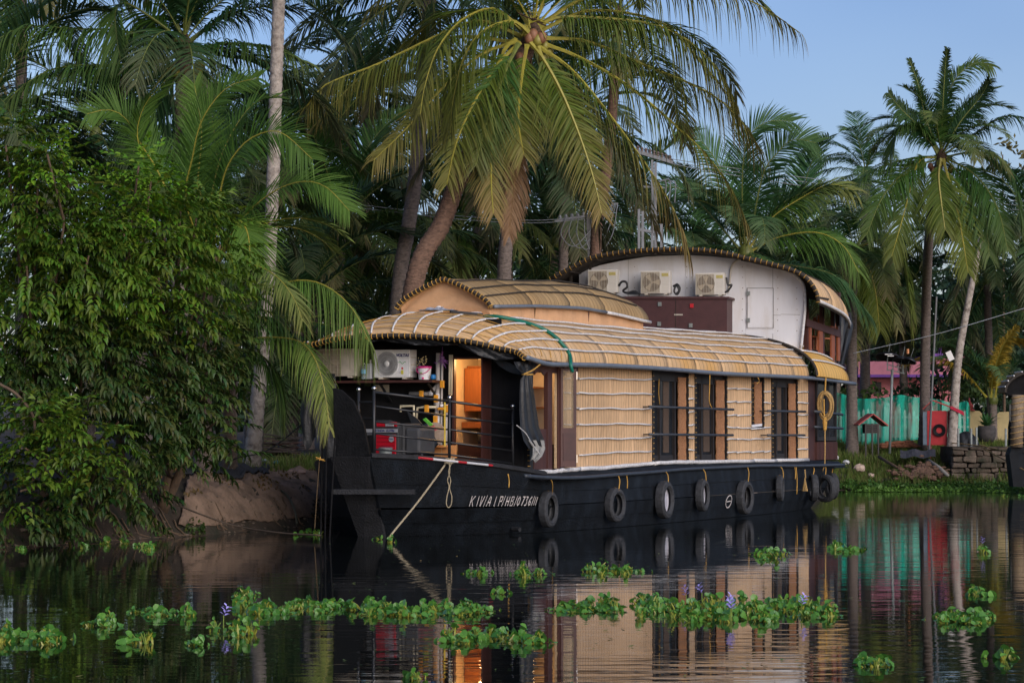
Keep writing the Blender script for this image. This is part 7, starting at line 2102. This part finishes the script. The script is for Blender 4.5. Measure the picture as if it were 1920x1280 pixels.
for x in np.arange(14, 34, 2.4):
    for k in range(2): lobes.append((np.array([x + rs.uniform(-1, 1), 146 + rs.uniform(-3, 3), 7.5 + k * 2.6 - abs(x - 27) * .18]), rs.uniform(1.8, 2.8)))
V, F, A = leaf_cloud(lobes, 75, .6, 3)
tag(link('far_woods', lf_mesh('far_woods', V, F, A, M_far)), 'dark wood closing the view behind all the palms', 'woods', kind='stuff')
rs = np.random.RandomState(12)
def bush(label, lobes, mat, n_per, size, seed, name='bush', cat='bush', group=None):
    cs = [(np.array(at(x, y, Y)), r * Y / FPX) for x, y, r, Y in lobes]
    b0 = Vector((float(cs[0][0][0]), float(cs[0][0][1]), 0)); b0.z = max(0, tz(b0.x, b0.y) - .1)
    e = empty(name, b0, 0, label, cat, group)
    V, F, A = leaf_cloud([(c - np.array(b0), r) for c, r in cs], n_per, size, seed)
    V[:, 2] = np.maximum(V[:, 2], .02 - b0.z)
    link('foliage', lf_mesh('foliage', V, F, A, mat), e)['kind'] = 'stuff'
    top = Vector(cs[0][0]) - b0
    MB().tube([Vector((0, 0, -.2)), top * .5, top], [.08, .06, .03], 6).build('stem', M_twig, e)
    return e
bush('dense green bush behind the stake and tarps left of the bow', [(500, 760, 50, 76), (560, 740, 60, 76), (450, 700, 60, 77), (520, 690, 60, 77), (600, 700, 60, 77)], M_farl, 420, .22, 1)
bush('low shrub in front of the pink house, under the dishes', [(1700, 735, 22, 124), (1725, 728, 20, 124), (1748, 735, 20, 124), (1680, 742, 14, 124)], M_far, 420, .28, 2)
bush('bush between bare trunk and yellow wall', [(1800, 735, 26, 124), (1830, 725, 30, 125), (1850, 735, 25, 125), (1785, 720, 22, 126)], M_farl, 300, .3, 3)
bush('grassy bush left of the pink house behind the stern', [(1585, 725, 20, 122), (1640, 735, 20, 122), (1610, 742, 14, 122)], M_farl, 300, .3, 4)
bush('dark bush right behind the net beside the palm trunks', [(1760, 700, 24, 128), (1830, 680, 34, 130), (1790, 640, 34, 132), (1860, 640, 40, 132), (1900, 690, 40, 128)], M_far, 200, .4, 5)
bush('tall dark tree behind the pink house at the right', [(1700, 620, 60, 140), (1650, 600, 55, 142), (1760, 580, 60, 140), (1850, 560, 60, 140), (1910, 520, 70, 138), (1900, 600, 60, 138), (1640, 640, 40, 141), (1900, 430, 40, 140)], M_far, 110, .5, 6, 'broadleaf_tree', 'tree')
bush('round green tree crown behind the left part of the clerestory', [(960, 420, 50, 118), (1010, 380, 50, 119), (930, 460, 50, 118), (1050, 430, 60, 119), (1000, 470, 60, 118), (880, 470, 50, 118)], M_farl, 90, .5, 7, 'broadleaf_tree', 'tree')
bush('sparse tree with pale seed clusters at the right picture edge', [(1880, 290, 16, 130), (1900, 270, 18, 130), (1915, 300, 18, 130), (1890, 330, 14, 130), (1915, 350, 16, 130), (1870, 265, 9, 130)], leafmat('olive_sparse_leaf', (.07, .08, .03), (.15, .13, .05), (.2, .12, .05)), 60, .42, 8, 'broadleaf_tree', 'tree')
# ---- grass on banks
def grass(n, fx, seed, h0, h1, w, mat, name, label, cat='grass'):
    rs = np.random.RandomState(seed); P = fx(rs, n); n = len(P)
    az = rs.uniform(0, 6.28, n); h = rs.uniform(h0, h1, n); ln = rs.uniform(.1, .6, n)
    d = np.stack([np.cos(az), np.sin(az), np.zeros(n)], 1); sdv = np.stack([-np.sin(az), np.cos(az), np.zeros(n)], 1) * w * .5
    z = np.array([0, 0, 1.0])
    m1 = P + z * h[:, None] * .6 + d * (h * ln * .35)[:, None]; t = P + z * h[:, None] + d * (h * ln)[:, None]
    V = np.stack([P - sdv, P + sdv, m1 + sdv * .8, m1 - sdv * .8, t], 1).reshape(-1, 3)
    b = np.arange(n)[:, None] * 5
    F = [tuple(x) for x in (b + np.array([[0, 1, 2, 3]])).tolist()] + [tuple(x) for x in (b + np.array([[3, 2, 4]])).tolist()]
    a = np.stack([rs.rand(n) ** 4, rs.rand(n), np.zeros(n)], 1)
    o = link(name, lf_mesh(name, V, F, np.repeat(a, 5, 0), mat)); return tag(o, label, cat, kind='stuff')
def vterr(x, y): return terr(x, y)
M_grass = leafmat('bank_grass', (.06, .12, .02), (.14, .20, .04), (.22, .17, .08), .6, .3, .2)
M_weed = leafmat('bank_weed', (.04, .12, .018), (.10, .22, .03), (.2, .16, .05), .5, .25, .3)
def fx_r(rs, n):
    x = rs.uniform(12.5, 26, n); y = 106.6 + rs.uniform(0, 1, n) ** .8 * 14; cl = np.sin(x * 2.1 + y) * np.sin(y * 1.7 - x) > -.75
    x, y = x[cl], y[cl]; return np.stack([x, y, vterr(x, y) - .03], 1)
grass(42000, fx_r, 1, .12, .5, .035, M_grass, 'bank_grass', 'rough green grass covering the far right bank')
def fx_l(rs, n):
    x = rs.uniform(-9, -2, n); y = sl(x) + rs.uniform(5.5, 14, n); return np.stack([x, y, vterr(x, y) - .02], 1)
grass(14000, fx_l, 2, .08, .35, .025, M_grass, 'left_bank_grass', 'grass on the left bank behind the tan cloth')
V, F, A = leaf_cloud([(np.array([x, float(sl(x)) + .15 + .5 * math.sin(x * 5) ** 2, .1]), rr_) for x, rr_ in zip(np.arange(-13, -6.8, .12), np.random.RandomState(15).uniform(.12, .36, 60))], 1500, .10, 21, .8)
tag(link('bank_creepers', lf_mesh('bank_creepers', V, F, A, M_leafd)), 'low creepers and leaf litter along the shaded left shore', 'weeds', kind='stuff')
def fx_m(rs, n):
    x = rs.uniform(-13, -4, n); y = sl(x) + rs.uniform(.3, 1, n) ** 1 * 5; k = np.sin(x * 3) * np.sin(y * 2.2) > .2; x, y = x[k], y[k]; return np.stack([x, y, vterr(x, y) + .03], 1)
grass(5000, fx_m, 8, .02, .10, .05, leafmat('fallen_leaf_litter', (.06, .05, .02), (.14, .10, .04), (.25, .14, .05)), 'leaf_litter', 'fallen leaves and small weeds scattered on the left bank', 'leaf litter')
V, F, A = leaf_cloud([(np.array([x, 106.6 + .5 * math.sin(x * 3), .12]), rr_) for x, rr_ in zip(np.arange(13.2, 25, .32), np.random.RandomState(5).uniform(.2, .5, 60))], 1500, .16, 11, .6)
tag(link('bank_weeds', lf_mesh('bank_weeds', V, F, A, M_weed)), 'leafy weeds overhanging the water along the far bank', 'weeds', kind='stuff')
V, F, A = leaf_cloud([(np.array([x + .3 * math.sin(x * 9), 103.2 + 2.6 * (x > 17) * np.random.RandomState(int(x * 10)).rand() - 1.6 * (x > 18), .03]), rr_) for x, rr_ in zip(np.arange(13.4, 24, .25), np.random.RandomState(7).uniform(.25, .55, 60))], 700, .15, 12, .3)
tag(link('floating_weeds', lf_mesh('floating_weeds', V, F, A, M_weed)), 'carpet of floating weeds in front of the far bank', 'weeds', kind='stuff')
# ================================================================ water hyacinth
M_hy = leafmat('hyacinth_leaf', (.055, .19, .028), (.15, .34, .05), (.40, .36, .05), .32, .25, .5)
M_hys = pm('yellow_green_stalk', (.20, .28, .05), .5, .3, 20)
M_petal = pm('lilac_petal', (.42, .36, .80), .6, .15, 20)
def hy_leaf(seed, tilt):
    rs = random.Random(seed); V = [(0, 0, 0)]; n = 9; A = []
    for k in range(n):
        a = 2 * math.pi * k / n; r = .046 * (1 - .18 * math.cos(a)) * rs.uniform(.92, 1.08)
        V.append((r * math.cos(a) + .0, r * .95 * math.sin(a), .012 + .012 * math.sin(2 * a + seed)))
    M3 = Matrix.Rotation(tilt, 3, 'Y')
    V = [M3 @ Vector(v) for v in V]
    F = [(0, 1 + k, 1 + (k + 1) % n) for k in range(n)]
    A = [(0, rs.random(), 0)] * len(V)
    o = len(V); h = .11
    for z, r, dx in ((-h, .010, -.03), (-h * .5, .015, -.02), (0, .006, 0)):
        for k in range(4):
            V.append(Vector((dx + r * math.cos(k * 1.571), r * math.sin(k * 1.571), z)))
    F += [(o + i * 4 + k, o + i * 4 + (k + 1) % 4, o + i * 4 + 4 + (k + 1) % 4, o + i * 4 + 4 + k) for i in range(2) for k in range(4)]
    A += [(.75, .8, 0)] * 12
    return lf_mesh('leaf', [tuple(v) for v in V], F, A, M_hy)
HYL = [hy_leaf(1, .15), hy_leaf(2, .5), hy_leaf(3, .9), hy_leaf(4, 1.25), hy_leaf(5, .35)]
def fl_mesh():
    mb = MB(); rs = random.Random(1)
    for k in range(12):
        a = k * 2.4; z = .02 + .008 * k; r = .035
        mb.add([(0, 0, z), (r * math.cos(a - .4), r * math.sin(a - .4), z + .015), (r * 1.5 * math.cos(a), r * 1.5 * math.sin(a), z + .02), (r * math.cos(a + .4), r * math.sin(a + .4), z + .015)], [(0, 1, 2, 3)])
    return mb.mesh('flower', M_petal)
FLM = fl_mesh()
rsH = random.Random(99)
def hyac(label, x0, x1, y0, y1, n, flowers=(), hgt=1.0, seed=0, yell=False):
    """clump seen between columns x0..x1, standing on the water between rows y0 (back) and y1 (front)"""
    y0, y1 = y0 + .12 * (y1 - y0), y0 + .58 * (y1 - y0)
    c = ground((x0 + x1) / 2, (y0 + y1) / 2); rs = random.Random(seed + int(x0))
    e = empty('water_hyacinth', c, 0, label, 'water plant', 'floating water hyacinth clumps')
    pl = []
    for i in range(max(2, n // 6)):
        u = rs.random(); v = rs.random()
        px = x0 + (x1 - x0) * u; mid = .5 + .38 * math.sin(px * .045 + seed) * math.sin(px * .017 + 2 * seed); v = min(1.15, max(-.15, mid + (v - .5) * .95))
        if (x1 - x0) < 160:
            r = math.sqrt(rs.random()); a = rs.uniform(0, 6.28); px = (x0 + x1) / 2 + (x1 - x0) / 2 * r * math.cos(a); v = .5 + .5 * r * math.sin(a)
        pl.append((ground(px, y0 + (y1 - y0) * v), rs.choice((.35, .5, .7, .9, 1.0, 1.4))))
    cnt = 0
    while cnt < n:
        g, s = pl[cnt % len(pl)]
        a = rs.uniform(0, 6.28); r = abs(rs.gauss(0, .085)) + .01
        z = max(.012, (.085 - r * .5) * s * hgt * rs.uniform(.3, 1.5))
        sc = rs.choice((.5, .65, .8, .9, 1.0, 1.1, 1.25))
        o = link('leaf', HYL[rs.randrange(5)], e, g - c + Vector((r * math.cos(a), r * math.sin(a), z)), (rs.uniform(-.5, .5), rs.uniform(-.2, .5), a + rs.uniform(-.6, .6)), sc)
        cnt += 1
    mb = MB()
    for g, s in pl:
        for k in range(5):
            a = rs.uniform(0, 6.28); q = g - c; mb.tube([q, q + Vector((.06 * math.cos(a), .06 * math.sin(a), .07 * s * hgt))], [.013, .005], 4)
    mb.build('stalks', M_hys, e, kind='stuff')
    for fx_, fy_ in flowers:
        g = ground(fx_, min(y1, max(y0, fy_ + 14))); g.z = max(.12, at(fx_, fy_, g.y).z)
        o = link('flower', FLM, e, g - c, (R(20), 0, rs.uniform(0, 6)), 1.25)
        MB().tube([(g.x - c.x, g.y - c.y, 0), g - c + Vector((0, 0, .03))], .006, 4).build('flower_stem', M_hys, e)
    return e
hyac('long left raft of hyacinth stretching across the middle foreground, leftmost half', 450, 700, 1130, 1168, 300, seed=1)
hyac('continuation of the long hyacinth raft below the galley reflection, right half', 690, 915, 1132, 1172, 260, seed=2)
hyac('upper left tip of the long hyacinth raft, raised leaves', 425, 480, 1112, 1128, 26, seed=3)
hyac('hyacinth raft piece just below the right end of the long raft', 828, 1025, 1188, 1218, 120, seed=4)
hyac('medium hyacinth clump directly left of the biggest raft', 1040, 1160, 1128, 1168, 130, seed=5)
hyac('biggest hyacinth raft in the right foreground, left half, tall leaves', 1180, 1370, 1122, 1190, 300, flowers=((1316, 1118), (1287, 1123)), hgt=1.3, seed=6)
hyac('biggest hyacinth raft, right half, with several lilac flowers', 1360, 1558, 1125, 1192, 300, flowers=((1503, 1140), (1372, 1152), (1364, 1139), (1370, 1192)), hgt=1.15, seed=7)
hyac('hyacinth clump cut by the left edge in the foreground', -10, 118, 1188, 1225, 130, seed=8)
hyac('small yellowish hyacinth clump above and right of the left edge clump', 165, 232, 1160, 1190, 36, seed=9)
hyac('hyacinth clump with raised leaf left of the long raft', 258, 332, 1140, 1168, 60, seed=10)
hyac('tiny hyacinth clump between two clumps left of the long raft', 340, 366, 1146, 1164, 14, seed=11)
hyac('lone hyacinth plant with a large lilac flower in the left foreground', 392, 470, 1172, 1215, 46, flowers=((419, 1163),), seed=12, hgt=1.3)
hyac('upright small hyacinth clump below the yellowish clump', 230, 280, 1192, 1228, 34, seed=13, hgt=1.2)
hyac('small flat hyacinth clump left of the flowering plant', 345, 380, 1205, 1224, 16, seed=14)
hyac('hyacinth clump floating below the second tyre reflection', 1092, 1200, 1064, 1090, 80, seed=15)
hyac('small hyacinth clump below the first tyre reflection', 965, 1026, 1068, 1096, 46, seed=16)
hyac('flat hyacinth sprig below the painted registration', 880, 926, 1070, 1084, 22, seed=17)
hyac('tiny hyacinth sprig left of the small mid clump', 918, 942, 1108, 1122, 12, seed=18)
hyac('hyacinth clump floating below the fifth tyre', 1396, 1482, 1034, 1060, 66, seed=19)
hyac('round hyacinth clump below the stern tyres', 1557, 1610, 1018, 1050, 60, seed=20)
hyac('wide hyacinth clump in the right foreground below the net reflection', 1742, 1862, 1150, 1188, 150, seed=21)
hyac('sparse hyacinth sprigs above the wide right clump', 1812, 1862, 1102, 1136, 26, seed=22)
hyac('tiny hyacinth with one lilac flower near the right bank reflection', 1828, 1850, 1030, 1046, 12, flowers=((1841, 1022),), seed=23)
hyac('small hyacinth clump near the bottom right', 1612, 1670, 1238, 1262, 36, seed=24)
hyac('dark small hyacinth clump at the lower right edge', 1868, 1898, 1222, 1246, 18, seed=25)
hyac('yellow green hyacinth sprig where the mooring rope meets the water', 706, 738, 1006, 1028, 12, seed=26, hgt=1.5)
hyac('thin hyacinth fringe along the left shore', 120, 300, 1014, 1040, 70, seed=27)
hyac('thin hyacinth sprig at the far left shore', 0, 60, 1018, 1045, 26, seed=28)
hyac('yellowish hyacinth fringe below the stakes left of the bow', 545, 640, 996, 1012, 44, seed=29)
hyac('small leaf sprig cut by the bottom edge', 770, 800, 1266, 1284, 12, seed=30)
hyac('hyacinth sprig on the far right water beside the second boat', 1865, 1925, 925, 940, 22, seed=31)

# loose bits floating between the clumps
rs = np.random.RandomState(44)
def bits(n, name, mat, size, label):
    P = []
    while len(P) < n:
        px, py = rs.uniform(-20, 1940), rs.uniform(1000, 1290)
        if math.sin(px * .011 + 1) * math.sin(py * .05 + px * .004) < .1 and rs.rand() < .8: continue
        g = ground(px, py)
        if float(sl(g.x)) < g.y + .3: continue
        l = MBI @ g
        if -3 < l.x < 26 and -.7 < l.y < 5.8: continue
        P.append((g.x, g.y, .006))
    P = np.array(P); n = len(P); a = rs.uniform(0, 6.28, n); s_ = rs.uniform(.4, 1.3, n)[:, None] * size
    d = np.stack([np.cos(a), np.sin(a), np.zeros(n)], 1) * s_; e_ = np.stack([-np.sin(a), np.cos(a), np.zeros(n)], 1) * s_ * rs.uniform(.2, .6, (n, 1))
    up = np.array([0, 0, 1.]) * (s_ * rs.uniform(.05, .35, (n, 1)))
    V = np.stack([P - d, P + e_ + up * .5, P + d + up, P - e_], 1).reshape(-1, 3); F = np.arange(n * 4).reshape(-1, 4)
    A = np.repeat(np.stack([rs.rand(n) ** 2, rs.rand(n), np.zeros(n)], 1), 4, 0)
    tag(link(name, lf_mesh(name, V, F, A, mat)), label, 'debris', kind='stuff')
bits(420, 'floating_leaf_bits', leafmat('floating_bit_leaf', (.05, .14, .03), (.12, .22, .05), (.22, .15, .06)), .035, 'scattered small leaf bits floating on the canal between the hyacinth')
# roots, pebbles and tide-line litter on the left bank
mb = MB(); rr = random.Random(17)
for k in range(46):
    x = rr.uniform(-12, -4.6); y = float(sl(x)) + rr.uniform(.05, 1.2); P = []
    for i in range(7):
        P.append(Vector((x, y, tz(x, y) + .03 + rr.uniform(-.01, .03)))); x += rr.uniform(-.05, .22); y -= rr.uniform(-.02, .16)
        y = max(y, float(sl(x)) - .05)
    mb.tube(P, [.022 - .0026 * i for i in range(7)], 5)
tag(mb.build('bank_roots', M_twig, None, smooth=True), 'tangled roots and sticks over the left bank edge', 'roots', kind='stuff')
mb = MB()
for k in range(260):
    x = rr.uniform(-12.5, -4.4); y = float(sl(x)) + rr.uniform(.0, 1.0) ** 2 * 3; r_ = rr.uniform(.015, .07)
    mb.ball((x, y, tz(x, y) + r_ * .2), r_, 6, (rr.uniform(.8, 1.6), 1, .6))
tag(mb.build('bank_pebbles', pm('muddy_pebble', (.13, .10, .075), .95, .5, 6), None), 'muddy stones and clods strewn on the left bank', 'stones', kind='stuff')
